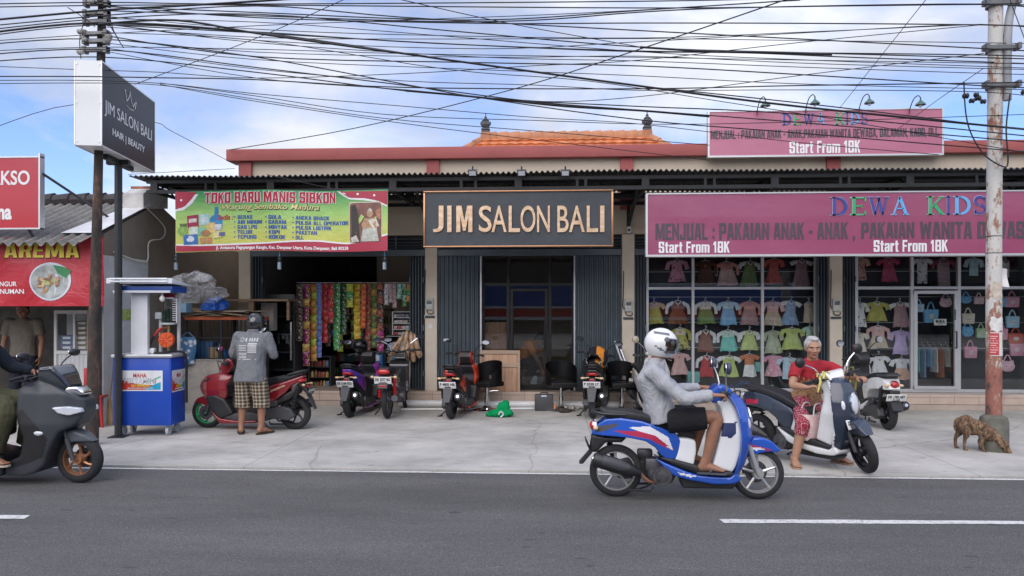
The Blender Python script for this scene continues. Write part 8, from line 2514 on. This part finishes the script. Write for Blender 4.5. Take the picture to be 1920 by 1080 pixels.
mb = MB(); mb.box(x0, x1, 12.86, 13.05, STEP_Z + .001, z1, .004); mb.B('carcass', PLY, cn, world=1)
mb = MB(); mb.box(x0 - .01, x1 + .01, 12.835, 12.859, z1 - .05, z1 + .012); mb.box(x0 - .01, x0 + .03, 12.837, 12.859, STEP_Z + .002, z1 - .051); mb.box(x1 - .03, x1 + .01, 12.837, 12.859, STEP_Z + .002, z1 - .051); mb.box(x0 + .031, x1 - .031, 12.838, 12.859, z1 - .28, z1 - .20); mb.B('batten', M('pale_ply', (.50, .36, .25), .65, var=.1, vs=(.4, 4, 4)), cn, smooth=0, world=1)
bk = thing('paint_bucket', 'dark paint bucket with white lid behind the salon glass', 'bucket', (AX(1001, 13.4), 13.4, STEP_Z))
mb = MB(); mb.lathe([(.11, 0), (.135, .30)], n=22); mb.B('bucket_body', M('bucket_navy', (.05, .06, .09), .4, var=.1), bk)
mb = MB(); mb.lathe([(.14, .30), (.145, .31), (.145, .345), (.135, .35)], n=22); mb.B('rim', M('white_cap', ()), bk)
mb = MB(); mb.tube(sln([(-.14, -.02, .32), (-.08, -.13, .2), (.06, -.14, .17), (.14, -.02, .32)], 4), .005, 6); mb.B('handle', ALU, bk)
mb = MB(); mb.box(-.05, .06, -.135, -.118, .05, .24, .004); mb.B('label', M('pale_print', ()), bk)
tb = thing('tool_case', 'square black plastic tool case standing in front of the step', 'tool case', (AX(1020, 12.3), 12.3, 0))
mb = MB(); mb.box(-.155, .155, -.06, .06, .0, .275, .02); mb.B('shell', GREYPL, tb)
mb = MB(); mb.box(-.045, .045, -.068, .068, .235, .262, .006); mb.B('clasp', M('white_cap', ()), tb)
mb = MB(); mb.tube([(-.06, 0, .275), (-.05, 0, .30), (.05, 0, .30), (.06, 0, .275)], .010, 8); mb.B('handle', BLACKP, tb)
gb = thing('cloth_bag', 'bright green cloth bag slumped on the pavement before the salon', 'bag', gnd(940, 781))
mb = MB(); mb.ell((0, 0, .05), .20, .14, .07, 22, 14); mb.ell((.03, .02, .14), .10, .09, .10, 16, 10); mb.ell((.06, .02, .21), .06, .06, .05, 12, 8); mb.ell((-.15, .0, .03), .10, .08, .04, 12, 8)
mb.vox(.011, 3); wrinkle(mb, .022, 11, 4)
for v in mb.bm.verts: v.co.z = max(v.co.z, .002)
mb.B('bag', cloth('green_cloth', (.0, .24, .075), .1, .6), gb)
mb = MB(); mb.tube(sln([(-.03, -.15, .05), (-.0, -.17, .10), (.04, -.15, .06), (.0, -.16, .01)], 4), .012, 6); mb.B('handle', M('white_cap', ()), gb)
PVC = M('white_pvc', (.70, .70, .69), .35, var=.04, dirt=.15)
def pipe(name, label, a, b, r, m=PVC, grp=None):
 a, b = Vector(a), Vector(b); t = thing(name, label, 'pipe', a, 0, grp)
 mb = MB(); mb.lathe([(r, 0), (r, 1), (r * .88, 1), (r * .88, 0)], n=18, cap=False)
 d = b - a; q = d.to_track_quat('Z', 'Y').to_matrix().to_4x4(); mb.transform(q @ Matrix.Diagonal((1, 1, d.length, 1))); mb.B('tube', m, t)
pipe('drain_pipe', 'thick white PVC pipe lying along the foot of the shop step', (AX(748, 12.62), 12.62, .062), (AX(1170, 12.62), 12.62, .062), .060)
pipe('conduit', 'thin white conduit lying askew on the pavement by the orange scooter', gnd(752, 770) + Vector((0, 0, .02)), (AX(1085, 12.5), 12.50, .02), .018)
pipe('leaning_pole', 'thin white pipe leaning against the pillar behind the rider, left of two', (AX(1195, 12.5), 12.4, .02), at(1153, 640, 12.85), .016, PVC, 'pipes leaning by the pillar')
pipe('leaning_pole', 'thicker silver pipe leaning against the pillar behind the rider, right of two', (AX(1205, 12.5), 12.45, .02), at(1164, 655, 12.83), .022, ALU, 'pipes leaning by the pillar')
for i, (px, py, c_, lab) in enumerate(((1057, 773, (.05, .04, .035), 'dark pair of worn shoes on the pavement by the tool case'), (1068, 768, (.40, .36, .30), 'pale pair of worn shoes by the black scooter'))):
 g_ = gnd(px, py); t = thing('shoes', lab, 'shoes', g_, .5 + i)
 for s in (-1, 1):
  mb = MB(); mb.ell((0, s * .06, .03), .13, .042, .035, 14, 8); mb.ell((-.07, s * .06, .05), .06, .04, .035, 12, 7); mb.vox(.01, 3).B('shoe', M('shoe_%d' % i, c_, .7, var=.3), t)
bt2 = thing('spray_bottle', 'small orange bottle standing beside the tool case', 'bottle', (AX(1040, 12.3), 12.3, 0)); mb = MB(); mb.lathe([(.03, 0), (.032, .08), (.02, .11), (.012, .13)], n=14); mb.B('bottle_body', M('bottle_orange', (.55, .22, .08), .4), bt2); mb = MB(); mb.cyl((0, 0, .13), (0, 0, .15), .013); mb.B('cap', M('white_cap', ()), bt2)
# jacket and helmets on the parked scooters
jk2 = thing('jacket', 'black and orange jacket draped over the black scooter', 'jacket', blk.location, blk.rotation_euler.z)
mb = MB(); mb.ell((.30, 0, .82), .20, .16, .10, 16, 10); mb.ell((.52, -.02, .90), .14, .17, .20, 16, 10); mb.ell((.45, .15, .74), .12, .06, .16, 12, 8); mb.vox(.013, 3)
for f in mb.bm.faces:
 c_ = f.calc_center_median(); f.material_index = 1 if (c_.y < -.02 and c_.y > -.14 and c_.z > .70) else 0
wrinkle(mb, .02, 10, 3).B('jacket_body', [cloth('navy_black', (.018, .02, .026)), cloth('orange_cloth', ())], jk2)
for i, (sc, p, yaw, pit, lab) in enumerate(((purple, (.93, .12, 1.06), R(170), R(-15), 'black helmet hung on the purple scooter\'s handlebar'), (blk, (.12, 0, .86), R(180), R(-30), 'black helmet resting on the black scooter\'s seat'))):
 q = sc.matrix_basis @ Vector(p); t = thing('helmet', lab, 'helmet', q, sc.rotation_euler.z); helmet_parts(t, (0, 0, 0), yaw, pit, HELM_BLACK, True, i == 0, .95, BLACKP, None, 'shell')
bskt = thing('woven_bag', 'pale pink and white woven plastic bag standing on the navy scooter\'s floor', 'bag', navy.matrix_basis @ Vector((.72, -.03, .275)), navy_h)
mb = MB(); mb.lathe([(.115, 0), (.125, .02), (.135, .27), (.13, .28), (.125, .27), (.115, .03)], n=26); mb.transform(Matrix.Diagonal((.75, 1.1, 1, 1)))
m_, N_, L_n, P_ = nodes_of('woven_plastic'); wv = noise_node(N_, L_n, 12, 3, vscale=(1, 1, 5)); r_ = ramp(N_, L_n, wv.outputs['Fac'], [(.4, (.60, .52, .48)), (.52, (.58, .33, .32)), (.66, (.64, .60, .56))]); L_n.new(r_.outputs[0], P_.inputs['Base Color']); P_.inputs['Roughness'].default_value = .5
ck = N_.new('ShaderNodeTexChecker'); ck.inputs['Scale'].default_value = 60; tc_ = N_.new('ShaderNodeTexCoord'); L_n.new(tc_.outputs['Object'], ck.inputs['Vector']); bump(N_, L_n, P_, ck.outputs['Fac'], .4, .005)
mb.B('bag_body', m_, bskt)
for s in (-1, 1):
 mb = MB(); mb.tube(sln([(s * .08, -.09, .26), (s * .07, -.05, .38), (s * .07, .05, .38), (s * .08, .09, .26)], 4), .008, 6); mb.B('handle', M('bag_handle', (.62, .56, .52), .5), bskt)
random.seed(41)
of = thing('palm_leaf_offering', 'yellow green palm leaf strips tied over the navy scooter\'s handlebar', 'offering', (navy.matrix_basis @ Vector((.93, .10, .98))), navy_h)
mb = MB()
for k in range(26):
 s = 1 if k % 2 else -1
 p = Vector((rnd(-.08, .04), s * .22 + rnd(-.09, .09), rnd(-.02, .05)))
 e = p + Vector((rnd(-.06, .09), rnd(-.10, .10), rnd(-.26, .06)))
 mb.tube([p, p.lerp(e, .5) + Vector((.02, 0, .03)), e], [(.010, .002), (.012, .002), (.006, .002)], 6)
mb.B('leaf_strips', M('young_palm', (.50, .46, .12), .6, var=.3, scale=14), of)
# electricity meters, door camera, small wall things
for i, (px, py, lab) in enumerate(((806, 570, 'grey electricity meter on the pillar between grocery and salon'), (1178, 573, 'grey electricity meter on the pillar between salon and clothes shop'), (1567, 572, 'grey electricity meter on the pillar in the middle of the clothes shop'))):
 t = thing('electricity_meter', lab, 'meter', at(px, py, FY), 0, 'meters on the pillars')
 mb = MB(); mb.box(-.065, .065, -.07, -.001, -.10, .10, .008); mb.B('housing', M('meter_grey', (.50, .50, .47), .5), t)
 mb = MB(); mb.box(-.045, .045, -.075, -.069, .0, .07, .002); mb.B('window', M('meter_glass', (.12, .13, .13), .15), t)
 mb = MB(); mb.tube(sln([(-.07, -.03, -.06), (-.10, -.03, -.0), (-.09, -.02, .12), (-.08, -.01, .6)], 4), .009, 6); mb.tube(sln([(-.05, -.03, -.10), (-.03, -.03, -.16), (.05, -.03, -.17), (.07, -.03, -.12)], 4), .008, 6); mb.B('cable', BLACKP, t)
 hp = thing('shutter_handle', ('dark pull handle below the meter on the pillar left of the salon', 'dark pull handle below the meter on the pillar right of the salon', 'dark pull handle below the meter on the clothes shop pillar')[i], 'handle', at(px, py + 24, FY), 0, 'handles on the pillars')
 mb = MB(); mb.box(-.085, .085, -.03, -.001, -.018, .018, .008); mb.B('grip', GREYPL, hp); mb = MB(); mb.box(-.10, .10, -.004, -.0005, -.026, .026); mb.B('backplate', M('meter_grey', ()), hp)
cv = thing('security_camera', 'white security camera on the pillar under the awning right of the salon sign', 'camera', at(1179, 431, FY - .05))
mb = MB(); mb.box(-.04, .04, -.05, .03, -.06, .06, .015); mb.B('housing', M('white_cap', ()), cv); mb = MB(); mb.ell((0, -.05, -.01), .022, .012, .022, 12, 8); mb.B('lens', BLACKP, cv); mb = MB(); mb.tube([(0, .03, .05), (.02, .03, .2), (-.01, .02, .34)], .008, 6); mb.B('cable', BLACKP, cv)
dc = thing('sticker', 'round white sticker on the pillar left of the salon', 'sticker', at(807, 612, FY)); mb = MB(); mb.lathe([(.038, -.003), (.038, -.0005)], axis='Y', n=20); mb.B('disc', PLATEW, dc)
# stall furniture
sc_ = thing('stall_cabinet', 'white framed glass cabinet inside the food stall', 'cabinet', (AX(131, 10.9), 10.9, .06))
xa, xb = AX(101, 10.9) - sc_.location.x, AX(168, 10.9) - sc_.location.x
z1 = AZ(582, 10.9, 130) - .06; zm = AZ(660, 10.9, 130) - .06
mb = MB()
for x in (xa, xb - .04): mb.box(x, x + .04, 0, .04, 0, z1)
mb.box(xa + .041, xb - .041, 0, .04, z1 - .05, z1); mb.box(xa + .041, xb - .041, 0, .04, zm - .03, zm + .02); mb.box(xa + .30, xa + .33, .002, .038, zm + .021, z1 - .051); mb.B('frame', M('white_shelf', ()), sc_, smooth=0)
mb = MB(); mb.grid(lambda u, v: (xa + .04 + (xb - xa - .08) * u, .02 + .006 * math.sin(u * 2 * PI * 7), zm * v), 60, 1); mb.box(xa, xb, .3, .32, 0, z1); mb.B('lower_panel', M('white_panel', (.56, .57, .57), .5, var=.06), sc_)
mb = MB(); mb.box(xa + .045, xb - .045, .015, .019, zm + .03, z1 - .06); mb.B('pane', GLASS, sc_, smooth=0)
for i, (u, n_, c_, lab) in enumerate(((.14, 6, (.30, .20, .12), 'stack of brown packets on the right in the glass cabinet'), (-.10, 3, (.10, .13, .30), 'stack of blue packets on the left in the glass cabinet'))):
 for k in range(n_):
  t = thing('packet', '%s packet, number %d from the bottom in the stall cabinet' % (('brown', 'blue')[i], k + 1), 'packet', (sc_.location.x + u, 11.05, .06 + zm + .03 + k * .075), 0, 'packets in the stall cabinet')
  t['label'] = lab.replace('stack of', 'one of the stacked'); mb = MB(); mb.box(-.10, .10, -.08, .08, 0, .068, .01); mb.B('box', M('packet_%d' % i, c_, .6, var=.3, scale=12), t); mb = MB(); mb.box(-.06, .06, -.083, -.076, .015, .05, .001); mb.B('label', PLATEW, t)
rc = thing('plastic_chair', 'red plastic chair behind the poles at the food stall', 'chair', (AX(170, 10.3), 10.35, 0), R(10))
RPL = M('red_plastic', (.46, .025, .03), .4, var=.06)
mb = MB(); mb.box(-.2, .2, -.2, .2, .42, .45, .01); mb.B('seat', RPL, rc)
mb = MB(); mb.box(-.2, -.15, .17, .21, .45, .82, .01); mb.box(.15, .2, .17, .21, .45, .82, .01); mb.box(-.149, .149, .17, .21, .72, .82, .01); mb.box(-.05, .05, .172, .208, .45, .72, .006); mb.B('backrest', RPL, rc)
for sx in (-1, 1):
 for sy in (-1, 1):
  mb = MB(); mb.tube([(sx * .17, sy * .17, .42), (sx * .21, sy * .2, 0)], [.025, .02], 8); mb.B('leg', RPL, rc)
br_ = thing('broom', 'straw broom leaning behind the fuel cart against the white wall', 'broom', (AX(206, 10.4), 10.4, 0))
mb = MB(); mb.tube([(0, 0, .35), (.06, .03, 1.1)], .012, 6); mb.B('handle', M('old_plank', ()), br_); mb = MB(); mb.tube([(-.04, 0, 0), (-.02, 0, .2), (0, 0, .38)], [(.10, .03), (.07, .03), (.02, .02)], 10); mb.B('bristles', M('straw', (.30, .20, .10), .9, var=.4, scale=40, vs=(1, 1, .1)), br_)
# -- poles
def peeling():
 m, N, L, P = nodes_of('peeling_pole_paint')
 n = noise_node(N, L, 9, 7, rough=.75, vscale=(1, 1, .45)); n2 = noise_node(N, L, 2.2, 3, vscale=(1, 1, .6))
 tc = N.new('ShaderNodeTexCoord'); sx = N.new('ShaderNodeSeparateXYZ'); L.new(tc.outputs['Object'], sx.inputs[0])
 mr = N.new('ShaderNodeMapRange'); mr.inputs[1].default_value = .9; mr.inputs[2].default_value = 1.7; mr.inputs[3].default_value = .15; mr.inputs[4].default_value = -.04; L.new(sx.outputs[2], mr.inputs[0])
 ad = N.new('ShaderNodeMath'); L.new(n.outputs['Fac'], ad.inputs[0]); L.new(mr.outputs[0], ad.inputs[1])
 a2 = N.new('ShaderNodeMath'); a2.operation = 'MULTIPLY_ADD'; a2.inputs[1].default_value = .3; L.new(n2.outputs['Fac'], a2.inputs[0]); L.new(ad.outputs[0], a2.inputs[2])
 r = ramp(N, L, a2.outputs[0], [(.50, (.50, .49, .46)), (.63, (.56, .54, .50)), (.68, (.30, .20, .14)), (.74, (.29, .12, .085)), (.84, (.24, .095, .07)), (.88, (.07, .06, .055))])
 L.new(r.outputs[0], P.inputs['Base Color']); P.inputs['Roughness'].default_value = .8
 bump(N, L, P, n.outputs['Fac'], .6, .015)
 return m
pp = gnd(1856, 842)
pol = thing('utility_pole', 'tall grey pole with peeling red and white paint beside the dog', 'pole', (pp.x, 9.14, 0))
mb = MB(); mb.tube([(0, 0, .3), (0, 0, 2.2), (.03, 0, 6.5)], [.086, .084, .075], 24); mb.B('shaft', peeling(), pol)
mb = MB(); mb.lathe([(.155, 0), (.155, .34), (.14, .40), (.085, .43)], n=32); wrinkle(mb, .004, 14); mb.B('concrete_base', M('mossy_concrete', (.13, .125, .10), .95, var=.35, scale=7, bmp=.5, bscale=40, dirt=.5), pol)
PGREY = M('pole_grey', (.30, .31, .32), .6, var=.15, dirt=.3)
mb = MB(); mb.tube(sln([(.12, -.06, 4.15), (.125, -.06, 4.9), (.17, -.06, 5.25), (.30, -.1, 5.7), (.5, -.2, 6.2)], 5), .045, 10); mb.B('lamp_arm', PGREY, pol)
GALV = M('galvanised', (.16, .16, .16), .5, metal=.5, var=.3)
for z in (4.33, 4.77, 5.30):
 mb = MB(); mb.lathe([(.075, z - .03), (.09, z - .03), (.09, z + .03), (.075, z + .03)], n=24, cap=False); mb.box(-.18, .24, -.12, -.085, z - .022, z + .022); mb.box(-.165, -.13, -.16, -.04, z - .035, z + .035); mb.box(.19, .23, -.16, -.04, z - .035, z + .035); mb.B('clamp', GALV, pol)
for z in (2.35, 2.55):
 mb = MB(); mb.lathe([(.08, z - .008), (.091, z), (.08, z + .008)], n=24, cap=False); mb.B('wire_band', GALV, pol)
for dx, dz, s in ((-.40, 4.19, .035), (-.33, 4.13, .03), (-.26, 4.16, .033), (-.2, 4.12, .03), (-.28, 4.2, .028), (.26, 4.22, .03), (.34, 4.06, .032)):
 mb = MB(); mb.lathe([(s * .5, -s), (s, -s * .6), (s * .7, 0), (s, s * .6), (s * .5, s)], (dx, -.14, dz), 'X', 12); mb.B('insulator', BLACKP, pol)
mb = MB(); mb.tube(sln([(-.42, -.14, 4.35), (-.40, -.14, 4.0), (-.34, -.14, 3.75), (-.2, -.15, 3.5), (0, -.15, 3.36), (.08, -.14, 3.4), (.06, -.14, 3.8), (.11, -.13, 4.2)], 5), .009, 6); mb.B('drop_cable', BLACKP, pol)
pst = thing('poster', 'red printed poster wrapped on the peeling pole', 'poster', (pp.x, 9.14, 0))
mb = MB(); zc = AZ(645, 9.1, 1856)
def wrap(x, z, r=.0895): return (r * math.sin(x / r), -r * math.cos(x / r), z)
mb.grid(lambda u, v: wrap(-.085 + .19 * u, zc - .14 + .28 * v), 10, 4); mb.B('paper', M('paper_white', (.62, .60, .58), .6, var=.08), pst)
mb = MB(); mb.grid(lambda u, v: wrap(-.095 + .105 * u, zc - .13 + .26 * v, .091), 6, 4); mb.B('red_block', M('poster_red', (.45, .06, .06), .6, var=.15, scale=18), pst)
mb = MB(); mb.grid(lambda u, v: wrap(.018 + .04 * u, zc - .05 + .16 * v, .0917), 4, 2); mb.B('pale_figure', M('poster_cream', (.66, .62, .52), .6), pst)
mb = MB(); mb.grid(lambda u, v: wrap(.064 + .04 * u, zc - .04 + .16 * v, .0913), 4, 2); mb.B('green_block', M('poster_green', (.12, .22, .12), .6, var=.4, scale=25), pst)
mb = MB()
for k in range(8): mb.grid(lambda u, v: wrap(-.085 + (.06 + .02 * (k % 3)) * u, zc - .10 + k * .027 + .008 * v, .092), 3, 1)
mb.B('lettering', M('poster_pale', (.68, .5, .48), .6), pst)
for i, (z, w, h, lab) in enumerate(((AZ(608, 9.1, 1856), .17, .16, 'torn white paper notice above the red poster on the pole'), (AZ(545, 9.1, 1856), .12, .2, 'peeling yellowed paper scrap higher up the pole'))):
 t = thing('notice', lab, 'notice', (pp.x, 9.14, 0)); mb = MB(); mb.grid(lambda u, v: wrap(-w / 2 + w * u + .012 * math.sin(v * 9), z - h / 2 + h * v + .012 * math.sin(u * 11), .0887), 10, 6); mb.B('paper', M('torn_paper_%d' % i, ((.66, .65, .62), (.52, .45, .36))[i], .8, var=.2, scale=16, dirt=.4), t)
hg = thing('hanging_paper', 'white paper sheet tied with wire at the side of the pole', 'paper', at(1877, 517, 9.1))
mb = MB(); mb.grid(lambda u, v: (-.05 + .12 * u + .02 * v, .015 * math.sin(v * 4), .10 - .22 * v - .02 * u), 6, 6); mb.B('sheet', M('paper_white', ()), hg); mb = MB(); mb.tube([(-.06, 0, .1), (-.15, .03, .11)], .003, 5); mb.B('wire', BLACKM, hg)
q0 = gnd(172, 834); q1 = at(192, 0, q0.y)
pl = thing('utility_pole', 'dark weathered pole carrying tangled cables behind the lightbox sign', 'pole', (q0.x, q0.y, 0))
tp = Vector((q1.x - q0.x, 0, q1.z)); tp2 = tp * 1.12
mb = MB(); mb.tube([(0, 0, 0), tp * .3, tp * .6, tp2], [.078, .068, .052, .046], 20)
m_, N_, L_n, P_ = nodes_of('weathered_pole'); n_ = noise_node(N_, L_n, 7, 8, rough=.75, vscale=(1, 1, .4)); r_ = ramp(N_, L_n, n_.outputs['Fac'], [(.36, (.022, .02, .02)), (.52, (.06, .045, .035)), (.60, (.13, .07, .045)), (.68, (.24, .22, .20)), (.75, (.05, .04, .04))]); L_n.new(r_.outputs[0], P_.inputs['Base Color']); P_.inputs['Roughness'].default_value = .9; bump(N_, L_n, P_, n_.outputs['Fac'], .6, .02)
mb.B('shaft', m_, pl)
for py in (12, 30, 46, 68, 82, 98):
 c_ = tp * ((AZ(py, q0.y, 190)) / tp.z); mb = MB(); mb.box(c_.x - .16, c_.x + .14, -.12, -.05, c_.z - .02, c_.z + .02); mb.box(c_.x - .17, c_.x - .13, -.13, -.04, c_.z - .04, c_.z + .04); mb.box(c_.x + .10, c_.x + .14, -.13, -.04, c_.z - .04, c_.z + .04); mb.B('clamp', GALV, pl, smooth=0)
random.seed(9)
for k in range(9):
 c_ = tp * ((AZ(random.choice((8, 30, 66, 80, 100)) + rnd(-5, 5), q0.y, 190)) / tp.z); s = rnd(.025, .04)
 mb = MB(); x = c_.x + rnd(-.2, .2); mb.lathe([(s * .5, -s), (s, -s * .5), (s * .6, 0), (s, s * .5), (s * .5, s)], (x, -.14, c_.z), 'X', 10); mb.B('insulator', M('porcelain', (.42, .40, .36), .3, var=.2), pl)
mb = MB()
for a_, b_, d_ in (((163, 25), (150, 70), (152, 110)), ((205, 30), (215, 62), (232, 90)), ((200, 20), (208, 50), (222, 73)), ((178, 50), (160, 35), (127, 14))):
 mb.tube(sln([at(*a_, q0.y - .12) - pl.location, at(*b_, q0.y - .14) - pl.location, at(*d_, q0.y - .12) - pl.location], 5), .006, 5)
mb.B('loose_wire', BLACKP, pl)

# -- overhead cables
CABM = M('cable_black', (.012, .012, .014), .5, var=.1)
def cable(pts, r, label, grp='overhead cables strung across the street', Y=9.0, dY=0.0):
 P = []
 for i, p in enumerate(pts):
  P.append(at(p[0], p[1], p[2] if len(p) > 2 else Y + dY * (p[0] - 960) / 960))
 o = P[len(P) // 2]; Q = sln(P, 5)
 if pts[0][0] < -30: Q.insert(0, Q[0] + (Q[0] - Q[1]).normalized() * 24)
 if pts[-1][0] >= 1950: Q.append(Q[-1] + (Q[-1] - Q[-2]).normalized() * 24)
 mb = MB(); mb.tube([q - o for q in Q], r, 6)
 c = mb.B('overhead_cable', CABM); c.location = o
 tag(c, label, 'cable', grp)
THN = 'thin black cable strung across the sky between the two poles'; MED = 'medium black cable sagging across the sky between the two poles'; THK = 'thick black cable bundle sagging across the sky'
T_, M_, K_ = .0045, .0070, .0125
random.seed(2)
for r, pts in (
 (M_, [(-60, 9), (190, 5), (480, 7), (1200, 2), (1500, -4)]), (M_, [(-60, 14), (190, 10), (480, 10), (1200, 15), (1600, 11), (1845, 8), (2000, 10)]), (K_, [(-60, 42), (185, 20), (330, 12), (480, 3), (600, -6)]),
 (M_, [(-60, 52), (185, 30), (480, 11), (760, 33), (1200, 58), (1841, 91), (2000, 100)]), (M_, [(-60, 60), (185, 36), (480, 26), (840, 57), (1200, 88), (1500, 98), (2000, 112)]), (K_, [(-60, 66), (185, 42), (480, 62), (840, 112), (1200, 161), (1500, 200), (2000, 250)]),
 (M_, [(-60, 72), (185, 46), (480, 60), (800, 80), (1200, 95), (1500, 99), (1845, 103), (2000, 108)]), (T_, [(-60, 80), (190, 64), (480, 48), (700, 40), (1000, 28), (1200, 19), (1500, 0)]), (M_, [(-60, 86), (185, 73), (480, 107), (760, 158), (900, 183), (1200, 225), (1500, 250), (2000, 291)]),
 (T_, [(-60, 98), (185, 88), (480, 92), (760, 100), (1200, 108), (1845, 118), (2000, 122)]), (M_, [(-60, 106), (185, 92), (480, 127), (760, 160), (1000, 190), (1200, 207), (1500, 230), (2000, 272)]), (M_, [(-60, 119), (185, 107), (480, 136), (760, 170), (1000, 190), (1200, 199), (1500, 215), (2000, 262)]),
 (T_, [(-60, 122), (150, 131), (300, 136), (480, 146), (760, 138), (1000, 124), (1200, 112), (1500, 80), (1841, 47)]), (M_, [(-60, 143, 8.3), (150, 144, 8.3), (300, 146, 8.3), (480, 150, 8.35), (760, 164, 8.6), (1200, 166), (1500, 160), (1845, 155), (2000, 152)]), (T_, [(-60, 151, 8.3), (150, 151, 8.3), (300, 156, 8.3), (480, 176, 8.35), (760, 200, 8.6), (1000, 220), (1200, 232), (1500, 268), (1760, 290)]),
 (T_, [(-60, 158, 8.3), (150, 155, 8.3), (300, 160, 8.3), (480, 186, 8.35), (720, 222, 8.6), (1000, 246), (1330, 272)]), (T_, [(190, 45), (480, 76), (900, 92), (1200, 78), (1500, 62), (1841, 45), (2000, 62)]), (T_, [(190, 30), (480, 55), (800, 66), (1200, 71), (1500, 60), (1841, 45)]), (M_, [(190, 12), (480, 24), (760, 36), (960, 36), (1200, 20), (1460, 2), (1560, -6)]), (M_, [(190, 20), (480, 30), (800, 40), (1000, 38), (1200, 23), (1400, 14), (1841, 8), (1960, 20)]),
 (T_, [(190, 50), (480, 70), (760, 73), (1200, 73), (1500, 76), (1841, 80), (2000, 84)]), (M_, [(190, 10), (480, 33), (900, 43), (1200, 43), (1500, 44), (1845, 46), (2000, 52)]), (T_, [(190, 80), (480, 112), (900, 130), (1200, 142), (1500, 158), (2000, 170)]), (M_, [(190, 66), (480, 106), (900, 118), (1200, 124), (1500, 140), (1841, 160), (2000, 168)]),
 (T_, [(190, 44), (480, 80), (900, 107), (1200, 114), (1500, 126), (1845, 138), (2000, 142)]), (T_, [(190, 72), (480, 97), (900, 107), (1200, 106), (1500, 118), (1845, 128), (2000, 131)]), (T_, [(185, 35), (480, 41), (760, 62), (1200, 97), (1500, 112), (1845, 124), (2000, 130)]), (M_, [(185, 46), (480, 62), (760, 78), (1000, 90), (1200, 97), (1400, 99), (1600, 107), (1845, 116), (2000, 122)]),
 (T_, [(190, 88), (480, 130), (760, 152), (1000, 160), (1200, 170), (1500, 168), (1845, 172), (2000, 190)]), (T_, [(190, 95), (480, 146), (760, 168), (1000, 190), (1200, 181), (1500, 142), (1845, 100)]), (T_, [(300, 156, 8.4), (480, 180, 8.4), (720, 214), (1000, 226), (1330, 232), (2000, 212)]), (T_, [(190, 60), (480, 75), (840, 130), (1100, 152), (1350, 190), (1600, 230), (2000, 300)]), (T_, [(300, 158, 8.4), (480, 190, 8.4), (820, 240, 8.8), (1330, 300, 9.2)]),
 (K_, [(760, 170), (860, 178), (930, 186), (1060, 199), (1200, 207), (1330, 218)]), (K_, [(185, 45), (330, 38), (480, 62), (640, 84), (800, 106)]), (K_, [(1200, 88), (1330, 96), (1440, 98), (1560, 102)]), (M_, [(1200, 161), (1400, 182), (1600, 204), (1845, 234), (2000, 252)])):
 d = rnd(-.25, .25)
 Y = 8.75 + rnd(-.25, .2)
 cable([(p[0], p[1] + rnd(-.7, .7), *(p[2:])) for p in pts], r, {T_: THN, M_: MED, K_: THK}[r], Y=Y, dY=d)
for pts, r, lab in (([(253, 158, 9.4), (477, 73, 9.0), (645, -1, 8.6)], T_, 'thin cable rising steeply to the right from behind the lightbox sign'), ([(430, 281, 12.75), (667, 240, 12.0), (960, 168, 10.6), (1200, 92, 9.2), (1480, -3, 7.9)], M_, 'long cable rising from the left parapet corner across the other cables'), ([(746, -2, 7.6), (960, 45, 8.2), (1200, 88, 9.0)], T_, 'thin cable slanting down to the right from the top edge of the picture'),
 ([(1574, 203, 12.6), (1640, 120, 10.6), (1737, -2, 8.2)], T_, 'thin cable rising steeply from the pink roof board to the top edge'), ([(1686, 240, 12.3), (1760, 186, 10.6), (1843, 129, 9.2)], T_, 'thin cable running from the roof board up to the peeling pole'), ([(1893, -2, 8.2), (1935, 110, 8.9)], T_, 'steep cable at the top right corner beyond the pole'), ([(-40, 250, 9.6), (140, 196, 9.8), (290, 229, 10.6), (322, 246, 11.2), (440, 308, 12.8)], T_, 'thin cable passing behind the lightbox to the parapet corner'), ([(240, 327, 11.6), (440, 316, 12.8)], T_, 'short slack cable above the left end of the awning'), ([(500, 327, 11.0), (600, 349, 11.0), (640, 356, 11.02)], T_, 'short loose cable hanging across the awning truss above the green banner')):
 cable(pts, r, lab, 'slanting service cables')
